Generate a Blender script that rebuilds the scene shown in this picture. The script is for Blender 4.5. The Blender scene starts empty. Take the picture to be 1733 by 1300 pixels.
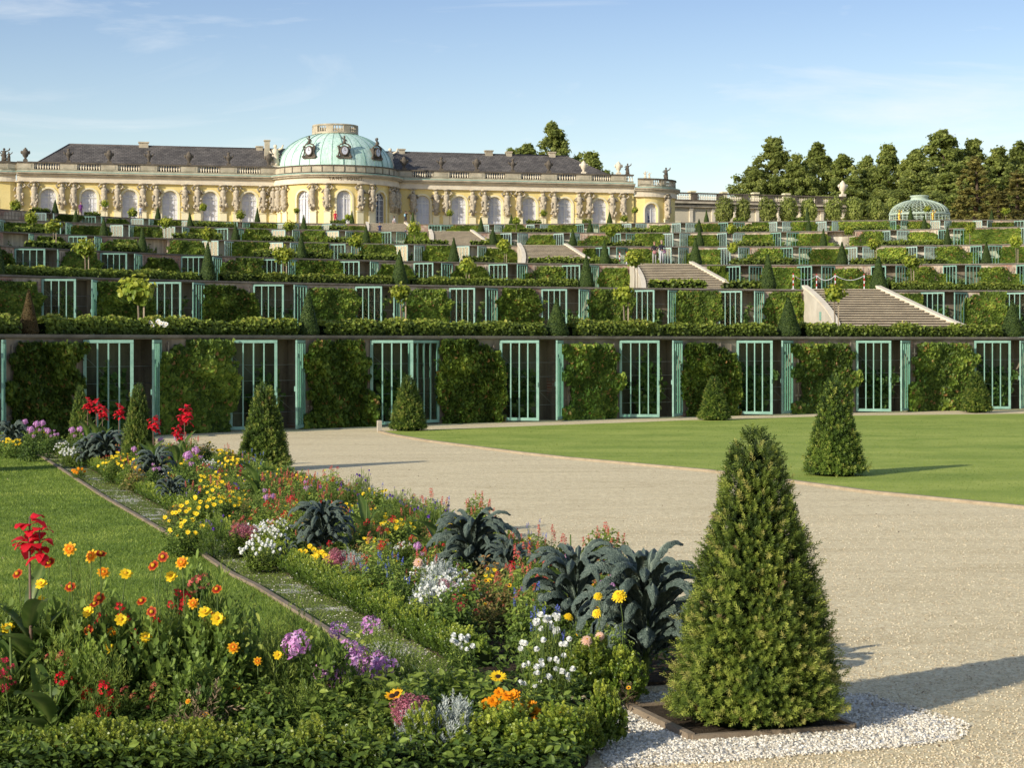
import bpy, math, random
import numpy as np
from mathutils import Vector, Matrix
random.seed(7); RNG = np.random.default_rng(11)
SC = bpy.context.scene; COL = SC.collection
R_ = math.radians
# ---- camera model: level camera at the origin, looking along +Y, eye at 2.75 m
F = 3185.0; CX = 866.5; YH = 580.0; H = 2.75
def P(x, d, z=0.0): return Vector(((x - CX) / F * d, d, z))
def G(x, y, z=0.0):
    d = F * (H - z) / (y - YH); return P(x, d, z)
def PX(v): return (CX + v[0] / v[1] * F, YH - (v[2] - H) / v[1] * F)
def U(a, b): return random.uniform(a, b)
# ---------------------------------------------------------------- materials
def newmat(name):
    m = bpy.data.materials.new(name); m.use_nodes = True
    nt = m.node_tree; nt.nodes.clear(); return m, nt
def nd(nt, t, **kw):
    n = nt.nodes.new(t)
    for k, v in kw.items():
        if k in n.inputs.keys() if hasattr(n.inputs, 'keys') else False: n.inputs[k].default_value = v
        else: setattr(n, k, v)
    return n
def ramp(nt, cols, fac=None, mode='LINEAR'):
    r = nt.nodes.new('ShaderNodeValToRGB'); e = r.color_ramp.elements; r.color_ramp.interpolation = mode
    n = len(cols); cc = [c if len(c) == 2 else (i / max(1, n - 1), c) for i, c in enumerate(cols)]
    e[0].position = cc[0][0]; e[0].color = (*cc[0][1], 1); e[1].position = cc[-1][0]; e[1].color = (*cc[-1][1], 1)
    for p, c in cc[1:-1]:
        q = e.new(p); q.color = (*c, 1)
    if fac is not None: nt.links.new(fac, r.inputs[0])
    return r
def coords(nt, kind='Object', scale=None):
    tc = nt.nodes.new('ShaderNodeTexCoord'); o = tc.outputs[kind]
    if scale is not None:
        mp = nt.nodes.new('ShaderNodeMapping'); mp.inputs['Scale'].default_value = scale
        nt.links.new(o, mp.inputs[0]); o = mp.outputs[0]
    return o
def noise(nt, scale, vec, detail=6, rough=.6, dist=0):
    n = nt.nodes.new('ShaderNodeTexNoise'); n.inputs['Scale'].default_value = scale
    n.inputs['Detail'].default_value = detail; n.inputs['Roughness'].default_value = rough
    n.inputs['Distortion'].default_value = dist; nt.links.new(vec, n.inputs['Vector']); return n.outputs['Fac']
def mixc(nt, a, b, fac, mode='MIX'):
    m = nt.nodes.new('ShaderNodeMix'); m.data_type = 'RGBA'; m.blend_type = mode
    for s, i in ((a, 6), (b, 7)):
        if isinstance(s, tuple): m.inputs[i].default_value = (*s, 1)
        else: nt.links.new(s, m.inputs[i])
    if isinstance(fac, (int, float)): m.inputs[0].default_value = fac
    else: nt.links.new(fac, m.inputs[0])
    return m.outputs[2]
def finish(nt, col, rough=.8, spec=.3, bump=None, bstr=.3, bdist=.02, metal=0, extra=None):
    b = nt.nodes.new('ShaderNodeBsdfPrincipled')
    if isinstance(col, tuple): b.inputs['Base Color'].default_value = (*col, 1)
    else: nt.links.new(col, b.inputs['Base Color'])
    b.inputs['Roughness'].default_value = rough; b.inputs['Specular IOR Level'].default_value = spec
    b.inputs['Metallic'].default_value = metal
    if bump is not None:
        bp = nt.nodes.new('ShaderNodeBump'); bp.inputs['Strength'].default_value = bstr; bp.inputs['Distance'].default_value = bdist
        nt.links.new(bump, bp.inputs['Height']); nt.links.new(bp.outputs[0], b.inputs['Normal'])
    o = nt.nodes.new('ShaderNodeOutputMaterial'); nt.links.new(b.outputs[0], o.inputs[0]); return b
def simple(name, c1, c2=None, sc=3.0, rough=.8, spec=.3, bstr=.2, bdist=.01, kind='Object', metal=0, sc2=None):
    """two-tone weathered surface"""
    m, nt = newmat(name); v = coords(nt, kind)
    c2 = c2 or tuple(x * .75 for x in c1)
    n = noise(nt, sc, v, 8, .65); r = ramp(nt, [(.32, c2), (.66, c1)], n)
    n2 = noise(nt, (sc2 or sc * 9), v, 4, .6); c = mixc(nt, r.outputs[0], tuple(x * .6 for x in c1), 0.0)
    mm = nt.nodes.new('ShaderNodeMath'); mm.operation = 'MULTIPLY'; nt.links.new(n2, mm.inputs[0]); mm.inputs[1].default_value = .45
    c = mixc(nt, r.outputs[0], tuple(x * .45 for x in c2), mm.outputs[0])
    finish(nt, c, rough, spec, n2, bstr, bdist, metal); return m
def foliage(name, cols, rough=.5, trans=.3, spec=.25, var=.3):
    """leaf colour from the 'tint' attribute, varied a little per plant"""
    m, nt = newmat(name)
    a = nt.nodes.new('ShaderNodeAttribute'); a.attribute_name = 'tint'
    r = ramp(nt, cols, a.outputs['Fac'])
    oi = nt.nodes.new('ShaderNodeObjectInfo'); mr = nt.nodes.new('ShaderNodeMapRange')
    mr.inputs[3].default_value = 1 - var / 2; mr.inputs[4].default_value = 1 + var / 2; nt.links.new(oi.outputs['Random'], mr.inputs[0])
    hs = nt.nodes.new('ShaderNodeHueSaturation'); nt.links.new(mr.outputs[0], hs.inputs['Value']); nt.links.new(r.outputs[0], hs.inputs['Color'])
    b = nt.nodes.new('ShaderNodeBsdfPrincipled'); nt.links.new(hs.outputs[0], b.inputs['Base Color'])
    b.inputs['Roughness'].default_value = rough; b.inputs['Specular IOR Level'].default_value = spec
    t = nt.nodes.new('ShaderNodeBsdfTranslucent'); g = nt.nodes.new('ShaderNodeGamma'); g.inputs[1].default_value = .8
    nt.links.new(hs.outputs[0], g.inputs[0]); nt.links.new(g.outputs[0], t.inputs[0])
    mx = nt.nodes.new('ShaderNodeMixShader'); mx.inputs[0].default_value = trans
    nt.links.new(b.outputs[0], mx.inputs[1]); nt.links.new(t.outputs[0], mx.inputs[2])
    o = nt.nodes.new('ShaderNodeOutputMaterial'); nt.links.new(mx.outputs[0], o.inputs[0]); return m
def glassmat(name, tint, gloss, rough=.03):
    m, nt = newmat(name)
    t = nt.nodes.new('ShaderNodeBsdfTransparent'); t.inputs[0].default_value = (*tint, 1)
    g = nt.nodes.new('ShaderNodeBsdfGlossy'); g.inputs['Roughness'].default_value = rough
    lw = nt.nodes.new('ShaderNodeLayerWeight'); lw.inputs[0].default_value = .25
    ma = nt.nodes.new('ShaderNodeMath'); ma.operation = 'MULTIPLY_ADD'; ma.use_clamp = True
    nt.links.new(lw.outputs['Fresnel'], ma.inputs[0]); ma.inputs[1].default_value = .04; ma.inputs[2].default_value = gloss
    mx = nt.nodes.new('ShaderNodeMixShader'); nt.links.new(ma.outputs[0], mx.inputs[0])
    nt.links.new(t.outputs[0], mx.inputs[1]); nt.links.new(g.outputs[0], mx.inputs[2])
    o = nt.nodes.new('ShaderNodeOutputMaterial'); nt.links.new(mx.outputs[0], o.inputs[0]); return m
# ---------------------------------------------------------------- mesh builder
class MB:
    def __init__(s): s.V = []; s.n = 0; s.F = []; s.T = []
    def add(s, v, f, mi=0, tint=.5, smooth=False):
        v = np.asarray(v, dtype=np.float32).reshape(-1, 3); f = np.asarray(f, dtype=np.int64)
        if f.ndim == 1: f = f[None, :]
        s.V.append(v); s.F.append((f + s.n, mi, smooth)); s.n += len(v)
        s.T.append(np.full(len(v), tint, np.float32) if np.isscalar(tint) else np.asarray(tint, np.float32))
        return s
    def addp(s, v, polys, mi=0, tint=.5, smooth=False):
        v = np.asarray(v, dtype=np.float32).reshape(-1, 3); base = s.n
        s.V.append(v); s.n += len(v)
        s.T.append(np.full(len(v), tint, np.float32) if np.isscalar(tint) else np.asarray(tint, np.float32))
        byk = {}
        for p in polys: byk.setdefault(len(p), []).append(p)
        for k, ps in byk.items(): s.F.append((np.array(ps, dtype=np.int64) + base, mi, smooth))
        return s
    def box(s, c, size, rz=0, mi=0, tint=.5, M=None):
        x, y, z = [q / 2 for q in size]
        v = np.array([[a, b, e] for a in (-x, x) for b in (-y, y) for e in (-z, z)])
        if rz:
            cs, sn = math.cos(rz), math.sin(rz); v = np.c_[v[:, 0] * cs - v[:, 1] * sn, v[:, 0] * sn + v[:, 1] * cs, v[:, 2]]
        v = v + np.array(c)
        return s.add(v, [[0, 1, 3, 2], [4, 6, 7, 5], [0, 4, 5, 1], [2, 3, 7, 6], [0, 2, 6, 4], [1, 5, 7, 3]], mi, tint)
    def tube(s, pts, rad, n=6, mi=0, tint=.5, cap=True):
        pts = [Vector(p) for p in pts]; m = len(pts)
        if np.isscalar(rad): rad = [rad] * m
        vs = []; ref = Vector((.13, .21, 1)).normalized()
        for i, p in enumerate(pts):
            t = (pts[min(i + 1, m - 1)] - pts[max(i - 1, 0)]).normalized()
            a = t.cross(ref if abs(t.dot(ref)) < .95 else Vector((1, 0, 0))).normalized(); b = t.cross(a)
            for k in range(n):
                an = 2 * math.pi * k / n; vs.append(p + (a * math.cos(an) + b * math.sin(an)) * rad[i])
        fs = [[i * n + k, i * n + (k + 1) % n, (i + 1) * n + (k + 1) % n, (i + 1) * n + k] for i in range(m - 1) for k in range(n)]
        s.add([tuple(v) for v in vs], fs, mi, tint, True)
        if cap:
            o = s.n - m * n
            s.F.append((np.array([[o + (m - 1) * n + k for k in range(n)]]), mi, False)); s.F.append((np.array([[o + k for k in range(n)][::-1]]), mi, False))
        return s
    def lathe(s, prof, n=16, c=(0, 0, 0), mi=0, tint=.5, a0=0, a1=2 * math.pi, smooth=True, sx=1, sy=1):
        full = abs(a1 - a0 - 2 * math.pi) < 1e-6; k = n if full else n + 1
        vs = [(c[0] + r * math.cos(a0 + (a1 - a0) * j / n) * sx, c[1] + r * math.sin(a0 + (a1 - a0) * j / n) * sy, c[2] + z) for r, z in prof for j in range(k)]
        fs = [[i * k + j, i * k + (j + 1) % k, (i + 1) * k + (j + 1) % k, (i + 1) * k + j] for i in range(len(prof) - 1) for j in range(n)]
        return s.add(vs, fs, mi, tint, smooth)
    def blob(s, c, r, n=8, m=6, jit=0, mi=0, tint=.5, seed=0):
        rr = random.Random(seed); vs = []
        for i in range(m + 1):
            th = math.pi * i / m
            for j in range(n):
                ph = 2 * math.pi * j / n; q = 1 + jit * rr.uniform(-1, 1)
                vs.append((c[0] + r[0] * math.sin(th) * math.cos(ph) * q, c[1] + r[1] * math.sin(th) * math.sin(ph) * q, c[2] + r[2] * math.cos(th) * (1 + jit * .3 * rr.uniform(-1, 1))))
        fs = [[i * n + j, (i + 1) * n + j, (i + 1) * n + (j + 1) % n, i * n + (j + 1) % n] for i in range(m) for j in range(n)]
        return s.add(vs, fs, mi, tint, True)
    def scatter(s, tv, tf, pos, M, scl, tint, mi=0, smooth=False):
        tv = np.asarray(tv, dtype=np.float32); N = len(pos); K = len(tv)
        if N == 0: return s
        scl = np.asarray(scl, dtype=np.float32)
        if scl.ndim == 0: scl = np.full(N, scl)
        if scl.ndim == 1: scl = scl[:, None] * np.ones((1, 3))
        v = np.einsum('nij,nkj->nki', M, tv[None] * scl[:, None, :]) + pos[:, None, :]
        off = (np.arange(N) * K)[:, None, None]
        base = s.n; s.V.append(v.reshape(-1, 3).astype(np.float32)); s.n += N * K
        s.T.append(np.repeat(np.asarray(tint, np.float32) * np.ones(N, np.float32), K))
        bk = {}
        for f in tf: bk.setdefault(len(f), []).append(f)
        for k, fs in bk.items():
            fa = np.array(fs)[None] + off + base; s.F.append((fa.reshape(-1, k), mi, smooth))
        return s
    def mesh(s, name, mats):
        me = bpy.data.meshes.new(name); V = np.concatenate(s.V).astype(np.float32)
        li = np.concatenate([f.reshape(-1) for f, _, _ in s.F]).astype(np.int32)
        tot = np.concatenate([np.full(len(f), f.shape[1]) for f, _, _ in s.F]).astype(np.int32)
        mi = np.concatenate([np.full(len(f), m) for f, m, _ in s.F]).astype(np.int32)
        sm = np.concatenate([np.full(len(f), q) for f, _, q in s.F])
        me.vertices.add(len(V)); me.vertices.foreach_set('co', V.reshape(-1))
        me.loops.add(len(li)); me.loops.foreach_set('vertex_index', li)
        me.polygons.add(len(tot)); st = np.concatenate([[0], np.cumsum(tot)[:-1]]).astype(np.int32)
        me.polygons.foreach_set('loop_start', st); me.polygons.foreach_set('loop_total', tot)
        me.polygons.foreach_set('material_index', mi); me.polygons.foreach_set('use_smooth', sm.astype(bool))
        for m in (mats if isinstance(mats, (list, tuple)) else [mats]): me.materials.append(m)
        at = me.attributes.new('tint', 'FLOAT', 'POINT'); at.data.foreach_set('value', np.concatenate(s.T))
        me.update(calc_edges=True); me.validate(); return me
    def build(s, name, mats, parent=None, loc=(0, 0, 0), rz=0):
        return link(name, s.mesh(name, mats), parent, loc, rz)
def link(name, me, parent=None, loc=(0, 0, 0), rz=0, scale=(1, 1, 1), rot=None):
    o = bpy.data.objects.new(name, me); COL.objects.link(o)
    if parent is not None: o.parent = parent
    o.location = loc; o.rotation_euler = rot or (0, 0, rz)
    o.scale = (scale,) * 3 if isinstance(scale, (int, float)) else scale
    return o
def tag(o, label=None, cat=None, group=None, kind=None):
    if label: o['label'] = label
    if cat: o['category'] = cat
    if group: o['group'] = group
    if kind: o['kind'] = kind
    return o
def thing(name, label, cat, loc=(0, 0, 0), rz=0, group=None, scale=1):
    o = link(name, None, None, loc, rz, scale); o.empty_display_size = .2
    return tag(o, label, cat, group)
def dup(o, parent=None):
    c = o.copy(); COL.objects.link(c); c.parent = parent
    for ch in KIDS.get(o.name, []) or list(o.children): dup(ch, c)
    return c
KIDS = {}
def frames(n, rng=RNG, spin=None, down=None):
    """(N,3,3) bases whose third column is n; 'down' biases the second column to a direction"""
    n = n / np.linalg.norm(n, axis=1, keepdims=True)
    r = rng.normal(size=n.shape) if down is None else np.asarray(down)[None] + rng.normal(size=n.shape) * .5
    y = r - (r * n).sum(1, keepdims=True) * n; y /= np.linalg.norm(y, axis=1, keepdims=True) + 1e-9
    x = np.cross(y, n); return np.stack([x, y, n], axis=2)
def vnoise(p, sc, seed=0):
    """cheap smooth value noise in numpy for (N,3) points"""
    q = p * sc; i = np.floor(q).astype(np.int64); f = q - i; f = f * f * (3 - 2 * f); out = 0
    for a in (0, 1):
        for b in (0, 1):
            for c in (0, 1):
                h = ((i[:, 0] + a) * 73856093 ^ (i[:, 1] + b) * 19349663 ^ (i[:, 2] + c) * 83492791 ^ (seed * 2654435)) & 0xffffff
                h = (h * 1103515245 + 12345) & 0x7fffffff; h = (h ^ (h >> 11)) & 0xffff
                w = (f[:, 0] if a else 1 - f[:, 0]) * (f[:, 1] if b else 1 - f[:, 1]) * (f[:, 2] if c else 1 - f[:, 2])
                out = out + w * h / 65535.
    return out
# leaf shapes: lie in XY, tip along +Y, normal +Z
LEAF = ([(0, 0, 0), (.2, .2, .07), (.27, .5, .08), (.16, .8, .03), (0, 1, -.08), (-.16, .8, .03), (-.27, .5, .08), (-.2, .2, .07), (0, .5, 0)], [[0, 1, 2, 8], [8, 2, 3, 4], [0, 8, 6, 7], [8, 4, 5, 6]])
VLEAF = ([(0, 0, 0), (.5, .12, .1), (.42, .66, .08), (0, 1, -.08), (-.42, .66, .08), (-.5, .12, .1)], [[0, 1, 2, 3], [0, 3, 4, 5]])
CLUMP = ([(-.5, -.3, 0), (.1, -.5, .1), (.5, .1, -.05), (.15, .5, .1), (-.4, .35, 0)], [[0, 1, 2], [0, 2, 3], [0, 3, 4]])
def sprig(L, nl, ll, lw, up=.5, flat=False):
    """a twig along +Z carrying nl leaves"""
    V = []; Fc = []
    for i in range(nl):
        t = .12 + .88 * i / (nl - 1); an = i * 2.4 if not flat else (i % 2) * math.pi + U(-.3, .3)
        dirv = Vector((math.cos(an), math.sin(an), up + .9 * t)).normalized(); side = dirv.cross(Vector((0, 0, 1))).normalized()
        o = Vector((0, 0, L * t * .8)); l = ll * (1.1 - .4 * t); k = len(V)
        if lw / ll < .2:
            V += [tuple(q) for q in (o, o + dirv * l * .5 + side * lw, o + dirv * l, o + dirv * l * .5 - side * lw)]; Fc.append([k, k + 1, k + 2, k + 3])
        else:
            V += [tuple(q) for q in (o, o + dirv * l * .3 + side * lw * .85, o + dirv * l * .7 + side * lw, o + dirv * l + Vector((0, 0, -.06 * l)), o + dirv * l * .7 - side * lw, o + dirv * l * .3 - side * lw * .85)]; Fc.append([k, k + 1, k + 2, k + 3, k + 4, k + 5])
    return V, Fc
ORD = 'first second third fourth fifth sixth seventh eighth ninth tenth eleventh twelfth thirteenth fourteenth fifteenth sixteenth seventeenth eighteenth nineteenth'.split()
def ordn(i):
    """1-based ordinal in words"""
    if i < 20: return ORD[i - 1]
    tens = ['', '', 'twenty', 'thirty', 'forty', 'fifty', 'sixty', 'seventy', 'eighty', 'ninety'][i // 10 % 10]
    if i % 10 == 0: return tens[:-1] + 'ieth'
    return tens + '-' + ORD[i % 10 - 1]
# ---------------------------------------------------------------- render / world / sun / camera
SC.render.engine = 'CYCLES'; SC.view_settings.view_transform = 'Standard'; SC.view_settings.look = 'None'
SC.view_settings.exposure = 0; SC.view_settings.gamma = 1
SC.cycles.max_bounces = 8; SC.cycles.transparent_max_bounces = 24; SC.cycles.diffuse_bounces = 3; SC.cycles.glossy_bounces = 3
SUN_EL = R_(22.5); SX, SY = -.735, -.678        # horizontal direction towards the sun
world = bpy.data.worlds.new('World'); SC.world = world; world.use_nodes = True
wn = world.node_tree; wn.nodes.clear()
sky = wn.nodes.new('ShaderNodeTexSky'); sky.sky_type = 'NISHITA'; sky.sun_disc = False; sky.sun_elevation = SUN_EL
sky.sun_rotation = math.atan2(SX, SY) % (2 * math.pi); sky.air_density = 1.0; sky.dust_density = .6; sky.ozone_density = 1.6
bg = wn.nodes.new('ShaderNodeBackground'); bg.inputs[1].default_value = .15
wo = wn.nodes.new('ShaderNodeOutputWorld')
tc = wn.nodes.new('ShaderNodeTexCoord'); mp = wn.nodes.new('ShaderNodeMapping')
mp.inputs['Scale'].default_value = (1.6, 1.6, 9.0); mp.inputs['Rotation'].default_value = (0, .35, 0)
wn.links.new(tc.outputs['Generated'], mp.inputs[0])
cn = noise(wn, 2.2, mp.outputs[0], 9, .62, .8); cr = ramp(wn, [(.50, (0, 0, 0)), (.78, (1, 1, 1))], cn)
cm = wn.nodes.new('ShaderNodeMath'); cm.operation = 'MULTIPLY'; cm.inputs[1].default_value = .75; wn.links.new(cr.outputs[0], cm.inputs[0])
sx_ = wn.nodes.new('ShaderNodeSeparateXYZ'); wn.links.new(tc.outputs['Generated'], sx_.inputs[0])
gr_ = ramp(wn, [(0, (1.42, 1.24, 1.12)), (.07, (1.22, 1.14, 1.08)), (.19, (.83, .83, .95)), (1, (.92, .92, 1.02))], sx_.outputs[2])
skyc = mixc(wn, sky.outputs[0], gr_.outputs[0], 1, 'MULTIPLY')
cloud = mixc(wn, skyc, (6.6, 6.8, 6.9), cm.outputs[0])
wn.links.new(cloud, bg.inputs[0]); wn.links.new(bg.outputs[0], wo.inputs[0])
sl = bpy.data.lights.new('sun', 'SUN'); sl.energy = 5.0; sl.angle = R_(.5); sl.color = (1.0, .93, .80)
so = bpy.data.objects.new('sun', sl); COL.objects.link(so)
ld = Vector((-SX * math.cos(SUN_EL), -SY * math.cos(SUN_EL), -math.sin(SUN_EL)))
so.rotation_euler = ld.to_track_quat('-Z', 'Y').to_euler(); so.location = (-60, -30, 60)
cam = bpy.data.cameras.new('camera'); co = bpy.data.objects.new('camera', cam); COL.objects.link(co)
co.location = (0, 0, H); co.rotation_euler = (R_(90), 0, 0); cam.sensor_width = 36; cam.lens = F / 1733 * 36
cam.shift_y = -(650 - YH) / 1733; cam.dof.use_dof = True; cam.dof.focus_distance = 26; cam.dof.aperture_fstop = 11; cam.clip_start = .1; cam.clip_end = 9000; SC.camera = co
# ---------------------------------------------------------------- materials used
STONE = simple('weathered_stone', (.68, .59, .43), (.36, .31, .22), .8, .85)
STONE_L = simple('pale_stone', (.90, .81, .62), (.72, .62, .46), .7, .85)
STONE_D = simple('dark_weathered_stone', (.20, .165, .12), (.07, .06, .05), 1.5, .9)
YELLOW = simple('yellow_plaster', (.93, .77, .34), (.86, .68, .26), .35, .85, bstr=.05)
YEL_L = simple('pale_yellow_plaster', (.94, .86, .60), (.86, .77, .48), .4, .85, bstr=.05)
COPPER = simple('green_copper', (.42, .66, .54), (.30, .52, .42), .5, .6, sc2=6)
SLATE = simple('roof_slate', (.13, .115, .11), (.075, .068, .07), .5, .7)
def rooftiles():
    m, nt = newmat('roof_tiles'); v = coords(nt, 'Object')
    b = nt.nodes.new('ShaderNodeTexBrick'); nt.links.new(v, b.inputs['Vector'])
    b.inputs['Scale'].default_value = 1; b.inputs['Brick Width'].default_value = .5; b.inputs['Row Height'].default_value = .17
    b.inputs['Color1'].default_value = (.15, .135, .13, 1); b.inputs['Color2'].default_value = (.095, .085, .085, 1); b.inputs['Mortar'].default_value = (.03, .03, .03, 1)
    b.inputs['Mortar Size'].default_value = .03
    n = noise(nt, .6, v, 6, .7); c = mixc(nt, b.outputs[0], ramp(nt, [(.3, (.35, .33, .3)), (.7, (1.5, 1.4, 1.25))], n).outputs[0], 1, 'MULTIPLY')
    finish(nt, c, .7, .3, b.outputs['Fac'], .6, .05); return m
TILES = rooftiles()
GOLD = simple('gilding', (.85, .55, .12), (.6, .36, .06), 3, .35, .5, metal=.7)
WHITE = simple('white_paint', (.82, .82, .80), (.70, .70, .68), 2, .6, bstr=.03)
REDP = simple('red_paint', (.6, .03, .03), (.45, .02, .02), 2, .5, bstr=.03)
PANE_P = simple('curtained_pane', (.93, .92, .92), (.56, .57, .66), .9, .35, .2, bstr=.0)
PANE_D = simple('dark_pane', (.10, .12, .20), (.04, .05, .09), .8, .12, .6, bstr=.0)
TEAL = simple('teal_paint', (.31, .52, .41), (.18, .35, .275), 2.2, .5, .4, bstr=.05)
TEAL_P = simple('sunlit_tone_teal_paint', (.50, .64, .55), (.34, .52, .45), 2.2, .6, .3, bstr=.05)  # paler copy of the teal, sunlight on upper doors put into the colour
GLASS = glassmat('door_glass', (.80, .88, .84), .002)
GLASS_P = glassmat('sky_glare_door_glass', (.6, .68, .66), .22, .12)  # paler, glossier pane made to carry the sky's reflection on upper doors
BARK = simple('bark', (.16, .11, .07), (.07, .05, .035), 6, .9, bstr=.6, bdist=.02)
WOOD = simple('grey_batten_wood', (.36, .30, .23), (.2, .165, .13), 4, .85)
STEEL = simple('wire', (.5, .5, .48), None, 4, .4)
def wallmat(name, pl, plw, brickiness):
    m, nt = newmat(name); v = coords(nt, 'Object')
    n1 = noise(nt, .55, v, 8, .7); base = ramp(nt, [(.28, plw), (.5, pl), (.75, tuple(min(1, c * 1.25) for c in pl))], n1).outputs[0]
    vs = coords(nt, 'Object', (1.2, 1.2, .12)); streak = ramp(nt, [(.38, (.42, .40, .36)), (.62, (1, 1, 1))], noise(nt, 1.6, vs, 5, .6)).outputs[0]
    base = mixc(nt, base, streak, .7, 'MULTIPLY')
    sp = nt.nodes.new('ShaderNodeSeparateXYZ'); nt.links.new(v, sp.inputs[0]); cb = nt.nodes.new('ShaderNodeCombineXYZ')
    ad = nt.nodes.new('ShaderNodeMath'); ad.operation = 'ADD'; nt.links.new(sp.outputs[0], ad.inputs[0]); nt.links.new(sp.outputs[1], ad.inputs[1])
    nt.links.new(ad.outputs[0], cb.inputs[0]); nt.links.new(sp.outputs[2], cb.inputs[1])
    b = nt.nodes.new('ShaderNodeTexBrick'); nt.links.new(cb.outputs[0], b.inputs['Vector']); b.inputs['Scale'].default_value = 1
    b.inputs['Brick Width'].default_value = .34; b.inputs['Row Height'].default_value = .1; b.inputs['Mortar Size'].default_value = .012
    b.inputs['Color1'].default_value = (.36, .17, .11, 1); b.inputs['Color2'].default_value = (.28, .15, .11, 1); b.inputs['Mortar'].default_value = (.42, .37, .30, 1)
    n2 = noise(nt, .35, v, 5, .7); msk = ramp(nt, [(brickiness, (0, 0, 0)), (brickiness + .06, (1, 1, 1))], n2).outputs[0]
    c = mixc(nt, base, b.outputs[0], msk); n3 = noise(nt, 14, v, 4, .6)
    finish(nt, c, .9, .15, n3, .35, .02); return m
WALL = wallmat('shade_toned_terrace_plaster', (.30, .255, .195), (.14, .12, .095), .58); WALL_U = wallmat('sun_toned_terrace_plaster', (.56, .47, .355), (.30, .245, .185), .5)  # one plaster in two tones: bottom wall's shade and upper walls' sun in colour
NICHE = wallmat('shade_toned_niche_plaster', (.26, .215, .16), (.14, .115, .09), .9); NICHE_U = wallmat('pale_niche_plaster', (.72, .66, .54), (.45, .4, .32), .9)  # lower niches: shade inside is put into the darker plaster colour
COPING = simple('coping_stone', (.30, .265, .215), (.14, .125, .10), 1.2, .9, bstr=.4)
LIME = simple('limewashed_plaster', (.72, .66, .53), (.50, .45, .35), .5, .9, bstr=.15)
STEP = simple('step_stone', (.72, .62, .45), (.48, .41, .30), .9, .9, bstr=.3); RISER = simple('step_riser', (.20, .165, .12), (.11, .09, .07), .9, .9, bstr=.3)
# ---- leaves
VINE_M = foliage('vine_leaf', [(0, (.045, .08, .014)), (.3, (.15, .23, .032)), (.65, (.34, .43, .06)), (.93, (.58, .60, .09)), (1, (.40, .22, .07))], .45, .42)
HEDGE_M = foliage('hedge_leaf', [(0, (.025, .042, .008)), (.4, (.12, .17, .024)), (.8, (.34, .40, .06)), (1, (.50, .44, .09))], .5, .3)
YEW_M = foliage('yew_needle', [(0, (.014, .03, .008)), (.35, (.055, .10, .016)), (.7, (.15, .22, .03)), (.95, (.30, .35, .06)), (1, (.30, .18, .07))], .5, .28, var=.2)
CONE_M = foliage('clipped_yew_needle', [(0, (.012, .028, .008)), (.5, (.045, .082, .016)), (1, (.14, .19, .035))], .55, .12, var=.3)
RUST_M = foliage('browned_yew_needle', [(0, (.05, .03, .015)), (.5, (.12, .075, .025)), (1, (.13, .12, .035))], .6, .15, var=.2)
CORE_M = simple('dark_light_block', (.010, .018, .006), (.006, .010, .004), 8, .95, .0)  # near-black solid cores added inside the foliage to block light
LIME_LEAF = foliage('ball_tree_leaf', [(0, (.06, .10, .015)), (.5, (.19, .27, .03)), (1, (.42, .44, .05))], .45, .38)
BOX_M = foliage('box_leaf', [(0, (.035, .065, .010)), (.5, (.15, .23, .028)), (1, (.46, .50, .07))], .35, .3, .45)
TREE_A = foliage('tree_leaf', [(0, (.10, .13, .03)), (.4, (.25, .30, .065)), (.8, (.42, .46, .12)), (1, (.54, .54, .19))], .6, .5, var=.35)
TREE_B = foliage('browning_tree_leaf', [(0, (.09, .085, .025)), (.45, (.26, .24, .06)), (.85, (.42, .38, .11)), (1, (.5, .38, .14))], .6, .45, var=.3)
FIG_M = foliage('fig_leaf', [(0, (.04, .08, .018)), (.5, (.13, .20, .045)), (1, (.38, .42, .12))], .5, .35)
# ---------------------------------------------------------------- ground
def groundmat():
    m, nt = newmat('sandy_gravel'); v = coords(nt, 'Object')
    big = noise(nt, .9, coords(nt, 'Object', (.35, 1.1, 1)), 8, .68, .6); mid = noise(nt, 7, v, 6, .7)
    vo = nt.nodes.new('ShaderNodeTexVoronoi'); vo.inputs['Scale'].default_value = 55; nt.links.new(v, vo.inputs['Vector'])
    vo2 = nt.nodes.new('ShaderNodeTexVoronoi'); vo2.inputs['Scale'].default_value = 22; nt.links.new(v, vo2.inputs['Vector'])
    sp = nt.nodes.new('ShaderNodeSeparateColor'); nt.links.new(vo.outputs['Color'], sp.inputs[0])
    st = ramp(nt, [(0, (.47, .38, .235)), (.2, (.68, .565, .35)), (.8, (.76, .645, .41)), (.95, (.86, .78, .56))], sp.outputs[0]).outputs[0]
    bb = ramp(nt, [(.3, (.86, .83, .76)), (.5, (1.0, .99, .95)), (.7, (1.08, 1.07, 1.03))], big).outputs[0]
    c = mixc(nt, st, bb, 1, 'MULTIPLY'); mm = ramp(nt, [(.35, (.88, .86, .83)), (.65, (1.12, 1.12, 1.12))], mid).outputs[0]
    c = mixc(nt, c, mm, 1, 'MULTIPLY')
    fin = nt.nodes.new('ShaderNodeMath'); fin.operation = 'ADD'; nt.links.new(vo.outputs['Distance'], fin.inputs[0]); nt.links.new(vo2.outputs['Distance'], fin.inputs[1])
    finish(nt, c, .95, .1, fin.outputs[0], .35, .008); return m
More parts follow.
